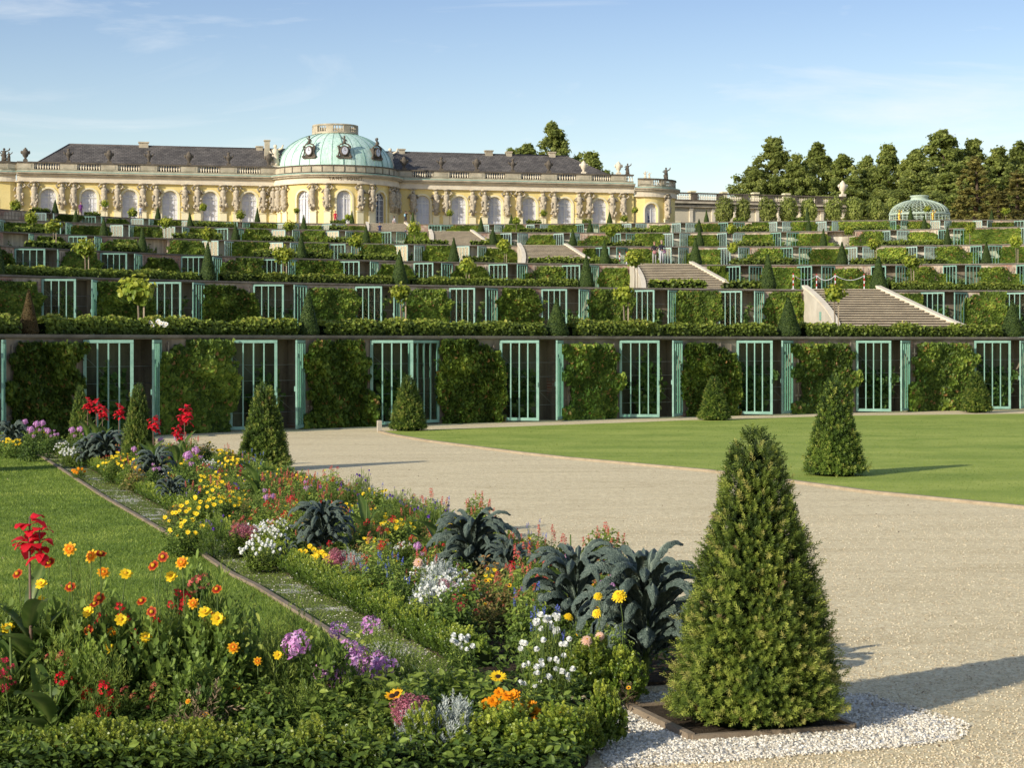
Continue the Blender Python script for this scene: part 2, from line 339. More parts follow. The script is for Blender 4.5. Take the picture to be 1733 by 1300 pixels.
def whitegravel(moss):
    m, nt = newmat('white_gravel' + ('_mossy' if moss else '')); v = coords(nt, 'Object')
    vo = nt.nodes.new('ShaderNodeTexVoronoi'); vo.inputs['Scale'].default_value = 38; nt.links.new(v, vo.inputs['Vector'])
    sp = nt.nodes.new('ShaderNodeSeparateColor'); nt.links.new(vo.outputs['Color'], sp.inputs[0])
    c = ramp(nt, [(0, (.30, .265, .20)), (.35, (.58, .54, .46)), (1, (.80, .77, .70))], sp.outputs[0]).outputs[0]
    if moss:
        n = noise(nt, 1.1, v, 7, .75); n2 = noise(nt, 30, v, 3, .6)
        g = ramp(nt, [(.35, (.075, .10, .022)), (.5, (.15, .18, .04)), (.68, (.24, .25, .08))], n2).outputs[0]
        c = mixc(nt, g, c, ramp(nt, [(.53, (0, 0, 0)), (.62, (1, 1, 1))], n).outputs[0])
    finish(nt, c, .9, .15, vo.outputs['Distance'], 1, .015); return m
def lawnmat(name, a, b, stripes=False):
    m, nt = newmat(name); v = coords(nt, 'Object')
    n1 = noise(nt, .5, v, 6, .65); n2 = noise(nt, 26, v, 6, .75); vv = coords(nt, 'Object', (2, 14, 1)); n3 = noise(nt, .8, vv, 3, .5)
    c = ramp(nt, [(.3, a), (.7, b)], n2).outputs[0]
    c = mixc(nt, c, ramp(nt, [(.3, (.72, .8, .6)), (.7, (1.25, 1.15, 1.15))], n1).outputs[0], 1, 'MULTIPLY')
    if stripes:
        w = coords(nt, 'Object', (.02, .33, 1)); ns = noise(nt, 1.3, w, 4, .6, .3)
        c = mixc(nt, c, ramp(nt, [(.40, (.86, .90, .84)), (.58, (1.06, 1.05, 1.05))], ns).outputs[0], 1, 'MULTIPLY')
    finish(nt, c, .9, .15, n2, .4, .02); return m
GRAVEL = groundmat(); WGRAV = whitegravel(False); MGRAV = whitegravel(True)
LAWN = lawnmat('lawn_turf', (.10, .155, .022), (.24, .33, .045)); LAWN_R = lawnmat('striped_lawn_turf', (.23, .29, .055), (.42, .49, .11), True)
SOIL = simple('dark_soil', (.13, .095, .06), (.06, .045, .03), 9, .95, .1, .9, .04)
GRASS_M = foliage('grass_blade', [(0, (.07, .12, .018)), (.5, (.19, .27, .036)), (1, (.40, .46, .09))], .5, .35, var=0)
TERR = simple('terrace_gravel', (.40, .34, .25), (.28, .24, .17), .5, .95, .1, .4, .02)
def sheet(name, pts, z, mat, skirt=None, kind='structure'):
    mb = MB(); n = len(pts); v = [(p[0], p[1], z) for p in pts]; mb.addp(v, [list(range(n))])
    if skirt is not None:
        w = [(p[0], p[1], skirt) for p in pts]; mb.addp(v + w, [[i, (i + 1) % n, n + (i + 1) % n, n + i] for i in range(n)])
    o = mb.build(name, mat); tag(o, kind=kind); return o
sheet('ground', [(-3000, -400), (3000, -400), (3000, 6000), (-3000, 6000)], -.02, simple('distant_grass', (.10, .14, .03), (.06, .09, .02), .05, .95))
sheet('gravel_path', [(-70, -8), (110, -8), (110, 96), (-70, 96)], 0, GRAVEL)
# board edge of the left lawn, left to right towards the camera
board = [G(x, y) for x, y in ((60, 769), (110, 801), (174, 844), (268, 898), (335, 938), (391, 977), (435, 998), (500, 1040), (560, 1077), (640, 1130), (760, 1215))]
lawnL = [(p.x, p.y) for p in board] + [(-1.0, 13.2), (-40, 13.2), (-40, 46.4)]
sheet('left_lawn', lawnL, .025, LAWN, -.01)
nearR = [(643, 731.5), (668, 738), (727, 748), (800, 757.5), (880, 768), (960, 777), (1050, 785), (1202, 799), (1327, 815), (1465, 834), (1604, 848), (1733, 861), (1900, 878), (2300, 910)]
edgeR = [G(x, y) for x, y in nearR]
farR = [G(x, y) for x, y in ((2300, 703), (1733, 701.5), (1437, 705), (1153, 713), (1082, 716), (915, 722), (760, 728))]
sheet('right_lawn', [(p.x, p.y) for p in edgeR] + [(p.x, p.y) for p in farR], .03, LAWN_R, -.01)
def polystrip(mb, pts, o0, o1, z0, z1, mi=0, tint=.5, closed=True):
    """a band following a ground line: offsets measured to the left-hand normal"""
    P2 = [Vector((p[0], p[1])) for p in pts]; n = len(P2); L = []
    for i, p in enumerate(P2):
        t = (P2[min(i + 1, n - 1)] - P2[max(i - 1, 0)]).normalized(); L.append((p, Vector((-t.y, t.x))))
    v = []
    for p, q in L:
        a = p + q * o0; b = p + q * o1
        v += [(a.x, a.y, z0), (a.x, a.y, z1), (b.x, b.y, z1), (b.x, b.y, z0)]
    f = []
    for i in range(n - 1):
        for k in range(4): f.append([i * 4 + k, i * 4 + (k + 1) % 4, (i + 1) * 4 + (k + 1) % 4, (i + 1) * 4 + k])
    f += [[0, 3, 2, 1], [(n - 1) * 4 + k for k in range(4)]]
    return mb.add(v, f, mi, tint)
BOARDM = simple('weathered_board', (.36, .28, .19), (.2, .15, .10), 5, .9, bstr=.6)
mb = MB(); bd = [Vector((p.x + U(-.012, .012), p.y)) for p in board]; polystrip(mb, bd, -.03, .03, -.01, .06)
tag(mb.build('lawn_edging_board', BOARDM), 'long weathered wooden edging board between the left lawn and the gravel strip', 'lawn edging')
mb = MB(); polystrip(mb, edgeR, -.06, .06, -.01, .05)
tag(mb.build('lawn_edging_kerb', simple('tan_kerb', (.50, .40, .27), (.34, .27, .18), 3, .9)), 'thin tan kerb along the curved gravel edge of the right lawn', 'lawn edging')
# flower bed frame
B0 = Vector((-.88, 16.8)); E1 = Vector((-.33, .944)); E2 = Vector((.944, .33))
def BED(s, t): 
    p = B0 + E1 * s + E2 * t; return (p.x, p.y)
strip_poly = [(p.x, p.y) for p in board] + [BED(-3.6, .6), BED(0, .15), BED(30, .15), BED(31.5, -1)]
sheet('mossy_gravel_strip', strip_poly, .008, MGRAV)
sheet('flower_bed_soil', [BED(-2.3, .05), BED(-2.3, 1.9), BED(-1.2, 2.6), BED(1.5, 3.1), BED(30.5, 3.2), BED(30.5, .1), BED(0, .12)], .03, SOIL, -.01)
sheet('front_flower_bed_soil', [(-6, 11.3), (.3, 11.3), (.5, 12.3), (.55, 14.3), (-1.2, 14.4), (-6, 14.5)], .035, SOIL, -.01)
sheet('far_flower_bed_soil', [(-30, 46.6), (-11.2, 46.6), (-11.3, 50.5), (-30, 50.5)], .03, SOIL, -.01)
# plot of the big yew: white gravel, edging boards
sheet('white_gravel', [(.62, 12.2), (1.3, 12.35), (2.6, 12.78), (3.05, 13.05), (3.2, 13.5), (2.75, 14.6), (.9, 14.75), (.35, 14.4), (.55, 12.9)], .006, WGRAV)
plot = [(1.24, 12.98), (2.42, 13.34), (2.08, 14.42), (.88, 14.05)]
sheet('yew_plot_soil', plot, .03, SOIL, -.01)
mb = MB()
for i in range(4): polystrip(mb, [plot[i], plot[(i + 1) % 4]], -.022 - .003 * i, .022, -.01, .042 + .004 * i)
tag(mb.build('plot_edging', BOARDM), 'square of weathered edging boards around the foot of the large front yew', 'plot edging')
# grass blades, pebbles (nobody could count them)
def inpoly(px, py, poly):
    c = np.zeros(len(px), bool); j = len(poly) - 1
    for i in range(len(poly)):
        xi, yi = poly[i][0], poly[i][1]; xj, yj = poly[j][0], poly[j][1]
        c ^= ((yi > py) != (yj > py)) & (px < (xj - xi) * (py - yi) / (yj - yi + 1e-12) + xi); j = i
    return c
BLADE = ([(-.5, 0, 0), (.5, 0, 0), (.12, .25, 1.0)], [[0, 1, 2]])
def grass(name, poly, dens, d0, d1, hgt, lean=.55, wid=.011, z=.02, fall=1.6, label=None):
    mb = MB(); xs = [p[0] for p in poly]; N = int(dens)
    d = d0 + (d1 - d0) * RNG.random(N) ** fall; k = (RNG.random(N) * 1.16 - .08); x = ((k * 1733) - CX) / F * d
    m = inpoly(x, d, poly); x, d = x[m], d[m]; n = len(x)
    up = np.stack([RNG.normal(0, lean, n), RNG.normal(0, lean, n), np.ones(n)], 1)
    M = frames(up); s = RNG.uniform(.55, 1.2, n)
    pos = np.stack([x, d, np.full(n, z)], 1); cl = vnoise(pos, 2.1, 3) * .55 + vnoise(pos, .45, 5) * .35
    ws = wid * (d / 18) ** .8
    mb.scatter(BLADE[0], BLADE[1], pos, M, np.stack([ws, ws, hgt * s], 1), np.clip(cl + RNG.normal(0, .13, n), 0, 1))
    o = mb.build(name, GRASS_M); tag(o, label, 'grass', kind='stuff'); return o
grass('lawn_grass', lawnL, 420000, 14.3, 46.3, .045, label='short mown grass covering the left lawn')
grass('lawn_edge_grass', [(p.x, p.y) for p in edgeR] + [(p.x, p.y) for p in farR], 110000, 30, 66, .035, fall=1.3, wid=.007, label='short mown grass covering the striped right lawn')
grass('strip_weeds', strip_poly, 120000, 14.5, 44, .035, 1.0, .010, .01, 1.4, label='moss and low weeds growing through the gravel strip')
def pebbles(name, poly, N, d0, d1, smin, smax, mat, label, z=.004, fall=1.5):
    v = []
    for a in (-1, 1):
        for b in (-1, 1):
            for c in (-.6, .6): v.append((a * (.8 if c > 0 else 1), b * (.7 if a > 0 else 1), c))
    f = [[0, 1, 3, 2], [4, 6, 7, 5], [0, 4, 5, 1], [2, 3, 7, 6], [0, 2, 6, 4], [1, 5, 7, 3]]
    mb = MB(); d = d0 + (d1 - d0) * RNG.random(N) ** fall; x = (RNG.random(N) * 1.1 * 1733 - 80 - CX) / F * d
    m = inpoly(x, d, poly); x, d = x[m], d[m]; n = len(x)
    M = frames(RNG.normal(size=(n, 3)) * .5 + np.array([0, 0, 1])); s = RNG.uniform(smin, smax, n)
    mb.scatter(v, f, np.stack([x, d, np.full(n, z)], 1), M, s, RNG.random(n)); o = mb.build(name, mat)
    return tag(o, label, 'gravel', kind='stuff')
PEB = foliage('pebble', [(0, (.42, .34, .23)), (.5, (.62, .52, .35)), (1, (.76, .68, .50))], .8, 0, var=0)
PEBW = foliage('white_pebble', [(0, (.34, .29, .21)), (.4, (.66, .60, .48)), (1, (.86, .81, .70))], .8, 0, var=0)
pebbles('path_pebbles', [(-3, 12), (8, 12), (16, 30), (-6, 30)], 38000, 12, 30, .003, .007, PEB, 'small loose pebbles scattered over the sandy path', fall=2)
wg = [(.60, 12.1), (1.3, 12.28), (2.6, 12.72), (3.12, 13.0), (3.3, 13.55), (2.8, 14.7), (.9, 14.8), (.35, 14.4), (.55, 12.9)]
pebbles('white_pebbles', wg, 42000, 11.9, 15, .005, .0105, PEBW, 'white crushed gravel spread around the large front yew', .008, 1)
pebbles('strip_pebbles', strip_poly, 16000, 14.5, 40, .004, .009, PEBW, 'white gravel scattered along the mossy strip', .008, 1.5)
# ---------------------------------------------------------------- terrace walls
WP = {1: [(185, 54.5), (430, 59), (665, 62.5), (880, 65.6), (1083, 68.3), (1280, 71.3), (1480, 74.4), (1675, 77)]}
top = {2: [(0, 464), (290, 472.5), (590, 479), (880, 484), (1170, 488), (1430, 489.5), (1733, 491)],
       3: [(0, 416), (130, 420.5), (300, 429), (590, 439.5), (880, 444.5), (1160, 447), (1460, 447.3), (1733, 444.7)],
       4: [(0, 392), (300, 401.5), (590, 410.5), (880, 415.5), (1160, 417.5), (1450, 415.5), (1733, 412)],
       5: [(0, 371), (130, 374.6), (300, 381.5), (590, 389.7), (880, 393), (1160, 393.5), (1300, 392), (1433, 388.5), (1733, 383)],
       6: [(0, 354), (104, 361.5), (300, 369.5), (590, 377.5), (880, 381), (1160, 376.5), (1300, 373.5), (1430, 370.5), (1733, 372.5)]}
for k, pl in top.items(): WP[k] = [(x, F * (3 * k - H) / (YH - y)) for x, y in pl]
WF = {k: np.polyfit([p[0] for p in v], [p[1] for p in v], 3 if k == 6 else 2) for k, v in WP.items()}
def WD(k, x): return float(np.polyval(WF[k], min(max(x, -260), 2000)))
def WPT(k, x, off=0.0, z=0.0):
    d = WD(k, x); p = Vector(((x - CX) / F * d, d)); t = WT(k, x); q = Vector((-t.y, t.x)) * off
    return Vector((p.x + q.x, p.y + q.y, z))
def WT(k, x):
    d0, d1 = WD(k, x - 4), WD(k, x + 4); a = Vector(((x - 4 - CX) / F * d0, d0)); b = Vector(((x + 4 - CX) / F * d1, d1)); return (b - a).normalized()
OPEN = {1: [(-115, 8), (140, 272), (388, 515), (626, 742), (845, 952), (1048, 1154), (1246, 1341), (1448, 1539), (1648, 1741), (1845, 1935)],
        2: [(-120, -28), (70, 165), (250, 346), (428, 519), (601, 684), (760, 842), (916, 996), (1066, 1147), (1216, 1293), (1558, 1637), (1697, 1775), (1840, 1915)],
        3: [(-120, -48), (24, 99), (169, 240), (306, 375), (442, 503), (572, 640), (700, 766), (827, 892), (951, 1013), (1227, 1290), (1349, 1413), (1474, 1537), (1596, 1660), (1720, 1784), (1850, 1910)],
        4: [(5, 57), (115, 172), (227, 284), (342, 396), (451, 508), (558, 611), (666, 718), (772, 822), (1008, 1062), (1115, 1165), (1215, 1268), (1321, 1373), (1431, 1479), (1533, 1586), (1642, 1696), (1760, 1812)],
        5: [(-38, 8), (79, 122), (186, 228), (271, 320), (362, 412), (460, 507), (552, 598), (641, 687), (847, 893), (937, 981), (1031, 1078), (1121, 1168), (1214, 1260), (1304, 1352), (1400, 1447), (1493, 1539), (1588, 1637), (1725, 1772)],
        6: [(50, 92), (138, 177), (221, 260), (302, 342), (383, 423), (465, 505), (545, 584), (725, 767), (812, 853), (891, 931), (973, 1013), (1053, 1094), (1137, 1179), (1216, 1260), (1298, 1341), (1381, 1424), (1503, 1537), (1575, 1610), (1646, 1680), (1716, 1760)]}
NOLEAF = {(4, 0): 'R', (4, 2): '', (5, 14): '', (1, 9): 'LR'}
WNAME = {1: 'bottom terrace wall', 2: 'second-lowest terrace wall', 3: 'third-lowest terrace wall', 4: 'fourth-lowest terrace wall', 5: 'fifth-lowest terrace wall', 6: 'topmost terrace wall'}
TNAME = {1: 'lowest terrace', 2: 'second terrace', 3: 'third terrace', 4: 'fourth terrace', 5: 'fifth terrace', 6: 'palace terrace'}
def wline(k, x0, x1, off=0.0, step=18):
    n = max(1, int(abs(x1 - x0) / step)); return [WPT(k, x0 + (x1 - x0) * i / n, off) for i in range(n + 1)]
FLT = {2: (1363, 1485), 3: (1068, 1170), 4: (878, 957), 5: (728, 798), 6: (621, 686)}
X0, X1 = -200, 1960
def leafmesh(w, pale):
    h = 2.77; f = MB(); t = .09
    f.box((w / 2, 0, .05), (w, .055, .1)); f.box((w / 2, 0, h - .045), (w, .055, .09))
    f.box((t / 2, 0, h / 2), (t, .06, h - .19)); f.box((w - t / 2, 0, h / 2), (t, .06, h - .19))
    for i in (1, 2, 3): f.box((t + (w - 2 * t) * i / 4, .002, h / 2), (.042, .04, h - .19))
    f.box((w - .045, -.05, 1.25), (.02, .05, .16))
    g = MB(); g.box((w / 2, .012, h / 2), (w - .16, .006, h - .18))
    return f.mesh('door', TEAL_P if pale else TEAL), g.mesh('glass', GLASS_P if pale else GLASS)
LEAFM = {(w, p): leafmesh(w / 100, p) for w in (134, 148) for p in (False, True)}
walls = {}
for k in range(1, 7):
    z0, z1 = 3 * (k - 1), 3 * k
    root = thing('terrace_wall', ('long curved plastered %s, lined with glazed niches' % WNAME[k]), 'terrace wall', WPT(k, 866, 0, z0), 0, 'curved terrace walls'); walls[k] = root
    oz = Vector(root.location); rel = lambda pts: [(p[0] - oz.x, p[1] - oz.y) for p in pts]
    mb = MB(); op = [o for o in OPEN[k]]; xs = [X0] + [v for o in op for v in o] + [X1]
    if k == 1: xs = [v for v in xs]
    for i in range(0, len(xs), 2):
        if xs[i + 1] - xs[i] > 2: polystrip(mb, rel(wline(k, xs[i], xs[i + 1])), 0, .95, 0, 2.86)
    for a, b in op: polystrip(mb, rel(wline(k, a, b)), .06, .95, 2.85, 2.862)
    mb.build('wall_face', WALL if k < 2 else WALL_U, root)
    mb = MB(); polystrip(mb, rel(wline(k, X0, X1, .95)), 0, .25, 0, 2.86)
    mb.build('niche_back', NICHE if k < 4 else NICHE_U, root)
    mb = MB(); polystrip(mb, rel(wline(k, X0, X1)), -.09, 1.2, 2.90, 2.985); polystrip(mb, rel(wline(k, X0, X1)), -.03, .9, 2.862, 2.898)
    mb.build('coping', COPING, root)
    # battens of the old trellis on the piers
    mb = MB()
    for i in range(0, len(xs), 2):
        a, b = xs[i], xs[i + 1]; px = (F / WD(k, (a + b) / 2)); n = int((b - a) / px / .36)
        if any(f[0] - 5 < (a + b) / 2 < f[1] + 5 for kk, f in FLT.items() if kk == k) or n < 1: continue
        for j in range(n):
            x = a + (b - a) * (j + .5) / n; p = WPT(k, x, -.03); t = WT(k, x)
            mb.box((p.x - oz.x, p.y - oz.y, 1.42), (.045, .03, 2.6 + U(-.1, .1)), math.atan2(t.y, t.x))
        for zz in (.7, 1.5, 2.3):
            polystrip(mb, rel(wline(k, a + 3, b - 3, 0)), -.06, -.046, zz, zz + .04)
    mb.build('trellis', WOOD, root)
    # glazed doors
    mb = MB()
    for i, (a, b) in enumerate(op):
        pa, pb = WPT(k, a, -.02), WPT(k, b, -.02); L = (pb - pa).length; t = (pb - pa).normalized(); ang = math.atan2(t.y, t.x)
        pale = (k == 4 and i % 3 != 2 and i > 2) or (k >= 5 and i % 3 != 1) or (k == 3 and i == 30)
        for zz in (.55, 1.05, 1.55, 2.05):
            q0, q1 = WPT(k, a, .3), WPT(k, b, .3)
            mb.tube([(q0.x - oz.x, q0.y - oz.y, zz), (q1.x - oz.x, q1.y - oz.y, zz)], .008, 4)
        q0, q1 = WPT(k, a, .33), WPT(k, b, .33)
        mb.tube([(q0.x - oz.x, q0.y - oz.y, 2.6), (q1.x - oz.x, q1.y - oz.y, .4)], .006, 4)
        which = NOLEAF.get((k, i), 'LR'); lw = 134 if L / 2 < 1.41 else 148; s = (L / 2 + .01) / (lw / 100)
        for side in which:
            op_a = R_(40 + U(-6, 6)) if not (k == 1 and i == 3 and side == 'R') else R_(8)
            if k == 6 and i in (7,): op_a = R_(4)
            if side == 'L': loc = pa; rz = ang - op_a; sc = (s, 1, 1)
            else: loc = pb; rz = ang + op_a + math.pi; sc = (s, 1, 1)
            dm, gm = LEAFM[(lw, pale)]
            d_ = link('door', dm, root, (loc.x - oz.x, loc.y - oz.y, .06 + 0), rz, sc); link('glass', gm, d_)
    mb.build('wire', STEEL, root)
    # the terrace behind this wall
    pts = wline(k, X0, X1, .9, 40)
    back = wline(k + 1, X1, X0, .3, 40) if k < 6 else [Vector((900, 240, 0)), Vector((900, 3500, 0)), Vector((-900, 3500, 0)), Vector((-900, 220, 0))]
    sheet('terrace_ground' if k < 6 else 'palace_plateau', [(p.x, p.y) for p in pts] + [(p.x, p.y) for p in back], 3 * k - .03, TERR)
# side slopes that close the hill beyond the frame
for s, name in ((X0, 'left_slope'), (X1, 'right_slope')):
    mb = MB(); prof = []
    for k in range(1, 7):
        p = WPT(k, s, .5); prof.append((p.x, p.y, 3 * k - .03))
        q = WPT(k + 1, s, -.2) if k < 6 else Vector((p.x, 3400, 0)); prof.append((q.x, q.y, 3 * k - .03))
    sg = -1 if s < 0 else 1; out = [(p[0] + sg * 60, p[1], -.02) for p in prof]
    n = len(prof); mb.add(prof + out, [[i, i + 1, n + i + 1, n + i] for i in range(n - 1)])
    tag(mb.build(name, bpy.data.materials['distant_grass']), kind='structure')
# ---------------------------------------------------------------- stairs between the terraces
def stairs(k):
    xl, xr = FLT[k]; A = WPT(k, xl, 0, 3 * k); B = WPT(k, xr, 0, 3 * k); mid = (A + B) / 2
    ax = Vector((.17, -.985, 0)).normalized(); sd = Vector((.985, .17, 0)).normalized(); hw = (B - A).length / 2; L = 11.6; n = 20
    root = thing('terrace_stairs', 'flight of broad stone steps cutting through the %s' % WNAME[k], 'stairs', (mid.x, mid.y, 3 * (k - 1)), 0, 'flights of stone stairs')
    def wl(s): return -hw - .02 * s - .0125 * s * s
    def wr(s): return hw + .13 * s + .6 * max(0, (s - 7) / 4.6) ** 2
    def off(s, w): p = ax * s + sd * w; return (p.x, p.y)
    mb = MB(); rise = 3.0 / n; run = L / n
    for i in range(n):
        z = 3 - rise * (i + 1); s0, s1 = run * i - .02, run * (i + 1); z += 0.005
        a, b = off(s0, wl(s0) + .2), off(s0, wr(s0) - .2); c, d = off(s1 + .06, wr(s1) - .2), off(s1 + .06, wl(s1) + .2)
        zt = z + rise; poly = [a, b, c, d]
        v = [(x, y, -.02) for x, y in (a, b, off(s1, wr(s1) - .2), off(s1, wl(s1) + .2))] + [(x, y, zt - .05) for x, y in (a, b, off(s1, wr(s1) - .2), off(s1, wl(s1) + .2))]
        mb.add(v, [[4, 5, 6, 7][::1], [0, 1, 5, 4], [1, 2, 6, 5], [2, 3, 7, 6], [3, 0, 4, 7]], 1)
        w = [(x, y, zt - .05) for x, y in poly] + [(x, y, zt) for x, y in poly]
        mb.add(w, [[4, 5, 6, 7], [0, 1, 5, 4], [1, 2, 6, 5], [2, 3, 7, 6], [3, 0, 4, 7], [3, 2, 1, 0]], 0)
    mb.build('steps', [STEP, RISER], root)
    for side, nm in ((-1, 'cheek_wall'), (1, 'cheek_wall')):
        N = 22; pts = []; tops = []
        for i in range(N + 1):
            s = L * i / N; w = wl(s) if side < 0 else wr(s)
            p = ax * s + sd * w; pts.append(Vector((p.x, p.y))); tops.append(3.12 - 3.0 * s / L)
        if side < 0:     # the volute: the wall curls outwards at its foot
            for j in range(1, 8):
                an = j / 7 * 2.3; rr = 1.15; p = ax * (L + rr * math.sin(an)) + sd * (wl(L) - rr + rr * math.cos(an)); pts.append(Vector((p.x, p.y))); tops.append(.12 + .0 * j)
        mb = MB(); cp = MB(); n2 = len(pts); v = []; cv = []
        for i, p in enumerate(pts):
            t = (pts[min(i + 1, n2 - 1)] - pts[max(0, i - 1)]).normalized(); q = Vector((-t.y, t.x))
            o = -.17; a = p + q * .14; b = p - q * .14; c = p + q * .18; e = p - q * .18; zt = max(tops[i], .3)
            v += [(a.x, a.y, -.02), (a.x, a.y, zt - .0), (b.x, b.y, zt), (b.x, b.y, -.02)]
            cv += [(c.x, c.y, zt + .002), (c.x, c.y, zt + .12), (e.x, e.y, zt + .12), (e.x, e.y, zt + .002)]
        fs = [[i * 4 + j, i * 4 + (j + 1) % 4, (i + 1) * 4 + (j + 1) % 4, (i + 1) * 4 + j] for i in range(n2 - 1) for j in range(4)] + [[0, 3, 2, 1], [(n2 - 1) * 4 + j for j in range(4)]]
        mb.add(v, fs); cp.add(cv, fs); cw = mb.build(nm, LIME, root); cp.build('handrail', STONE_L, cw)
        if side < 0 and k == 2:
            p = ax * 4.3 + sd * (wl(4.3) - .19); vb = MB(); vb.box((p.x, p.y, 1.3), (.05, .22, .5), math.atan2(ax.y, ax.x) + math.pi / 2); vb.build('vent', TEAL, cw)
    return root
for k in FLT: stairs(k)
# ---------------------------------------------------------------- vines on the piers
def vine_mesh(seed, n=4600, w=2.3, h=2.85, leaf=.13, holes=.20):
    rg = np.random.default_rng(seed); N = int(n * 2.6)
    p = np.stack([rg.uniform(-w / 2 - .3, w / 2 + .3, N), np.zeros(N), rg.uniform(.02, h, N)], 1)
    m = vnoise(p + seed * 7.3, 1.5, seed) * .6 + vnoise(p + 3.1, 4.0, seed + 1) * .4
    edge = .50 * vnoise(p + 9.7, 1.7, seed + 5) + .25 * vnoise(p + 2.7, 6, seed + 7); ex = np.clip((w / 2 + .28 - np.abs(p[:, 0]) - edge) / .3, -1, 1) * .26 + np.clip((h + .1 - p[:, 2] - edge * 1.0) / .4, -1, 1) * .14
    keep = (m + ex - .3) > holes * (.7 + .45 * rg.random(N)) * .9; p, m = p[keep], m[keep]; n = len(p)
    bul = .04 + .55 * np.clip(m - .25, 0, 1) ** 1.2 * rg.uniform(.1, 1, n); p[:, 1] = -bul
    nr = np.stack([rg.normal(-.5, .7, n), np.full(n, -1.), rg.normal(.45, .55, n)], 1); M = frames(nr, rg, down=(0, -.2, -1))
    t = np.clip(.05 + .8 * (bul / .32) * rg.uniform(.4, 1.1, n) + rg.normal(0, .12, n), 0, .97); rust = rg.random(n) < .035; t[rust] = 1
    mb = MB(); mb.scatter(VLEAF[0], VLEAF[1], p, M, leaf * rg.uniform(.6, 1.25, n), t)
    st = MB()
    for i in range(7):
        x = -w / 2 + w * (i + .5) / 7 + U(-.1, .1); pts = [(x, -.03, 0)]
        for j in range(1, 6): x += U(-.22, .22); x = max(-w / 2, min(w / 2, x)); pts.append((x, -.05 - U(0, .03), j * h * .19))
        st.tube(pts, [.022 - .003 * j for j in range(6)], 5)
    return mb.mesh('leaves', VINE_M), st.mesh('stem', BARK)
VM = [vine_mesh(s) for s in range(1, 7)]; VT = [vine_mesh(s, 1800, holes=.36) for s in range(21, 24)]
for k in range(1, 7):
    op = OPEN[k]; cnt = 0
    for i in range(len(op) - 1):
        a, b = op[i][1], op[i + 1][0]
        if k in FLT and a < FLT[k][0] < b:
            spans = [(a, FLT[k][0] - 4), (FLT[k][1] + 30, b)]
        else: spans = [(a, b)]
        for (a, b) in spans:
            if b < -5 or a > 1745: continue
            m = F / WD(k, (a + b) / 2); wid = (b - a) / m
            if wid < .8: continue
            cnt += 1; nn = max(1, round(wid / 3.3))
            x = (a + b) / 2; p = WPT(k, x, -.02, 3 * (k - 1)); t = WT(k, x)
            thin = (k >= 3 and x > 900 and random.random() < .45)
            vs = random.choice(VT if thin else VM); sx = (wid * U(1.05, 1.16)) / 2.3 * random.choice((1, -1)); hz = U(.93, 1.02)
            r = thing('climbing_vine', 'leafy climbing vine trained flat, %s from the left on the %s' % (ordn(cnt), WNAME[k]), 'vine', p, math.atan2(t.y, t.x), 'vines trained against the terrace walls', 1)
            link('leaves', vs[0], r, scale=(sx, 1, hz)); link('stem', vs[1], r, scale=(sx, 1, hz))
# ---------------------------------------------------------------- figs in the niches
def fig_mesh(seed):
    rg = np.random.default_rng(seed); rr = random.Random(seed); st = MB(); P_ = []
    for i in range(7):
        a = rr.uniform(-.9, .9); x, y = a * .35, rr.uniform(-.1, .1); pts = [(x, y, 0)]
        hh = rr.uniform(1.3, 2.5)
        for j in range(1, 7):
            x += a * .11 + rr.uniform(-.06, .06); y += rr.uniform(-.05, .03); pts.append((x, y, hh * j / 6))
        st.tube(pts, [.022 * (1 - j * .12) for j in range(7)], 5)
        for q in range(75):
            t = rr.uniform(.8, 6); j = min(5, int(t)); f = t - j; A, B = pts[j], pts[j + 1]
            P_.append([A[c] + (B[c] - A[c]) * f + rr.uniform(-.16, .16) for c in range(3)])
    p = np.array(P_); n = len(p); nr = np.stack([rg.normal(-.2, .7, n), rg.normal(-.8, .4, n), rg.normal(.7, .4, n)], 1)
    mb = MB(); mb.scatter(VLEAF[0], VLEAF[1], p, frames(nr, rg, down=(0, -.3, -1)), rg.uniform(.12, .24, n), np.clip(rg.normal(.5, .25, n), 0, 1))
    return mb.mesh('leaves', FIG_M), st.mesh('stem', BARK)
FM = [fig_mesh(s) for s in range(4)]
for k in range(1, 7):
    cnt = 0
    for i, (a, b) in enumerate(OPEN[k]):
        if b < 5 or a > 1728: continue
        cnt += 1; x = a + (b - a) * U(.42, .6); p = WPT(k, x, .45, 3 * (k - 1)); t = WT(k, x); f = random.choice(FM)
        r = thing('fig_plant', 'young fig plant inside the glazed niche, %s from the left of the %s' % (ordn(cnt), WNAME[k]), 'fig plant', p, math.atan2(t.y, t.x), 'fig plants in the glazed niches', U(.8, .98))
        link('leaves', f[0], r); link('stem', f[1], r)
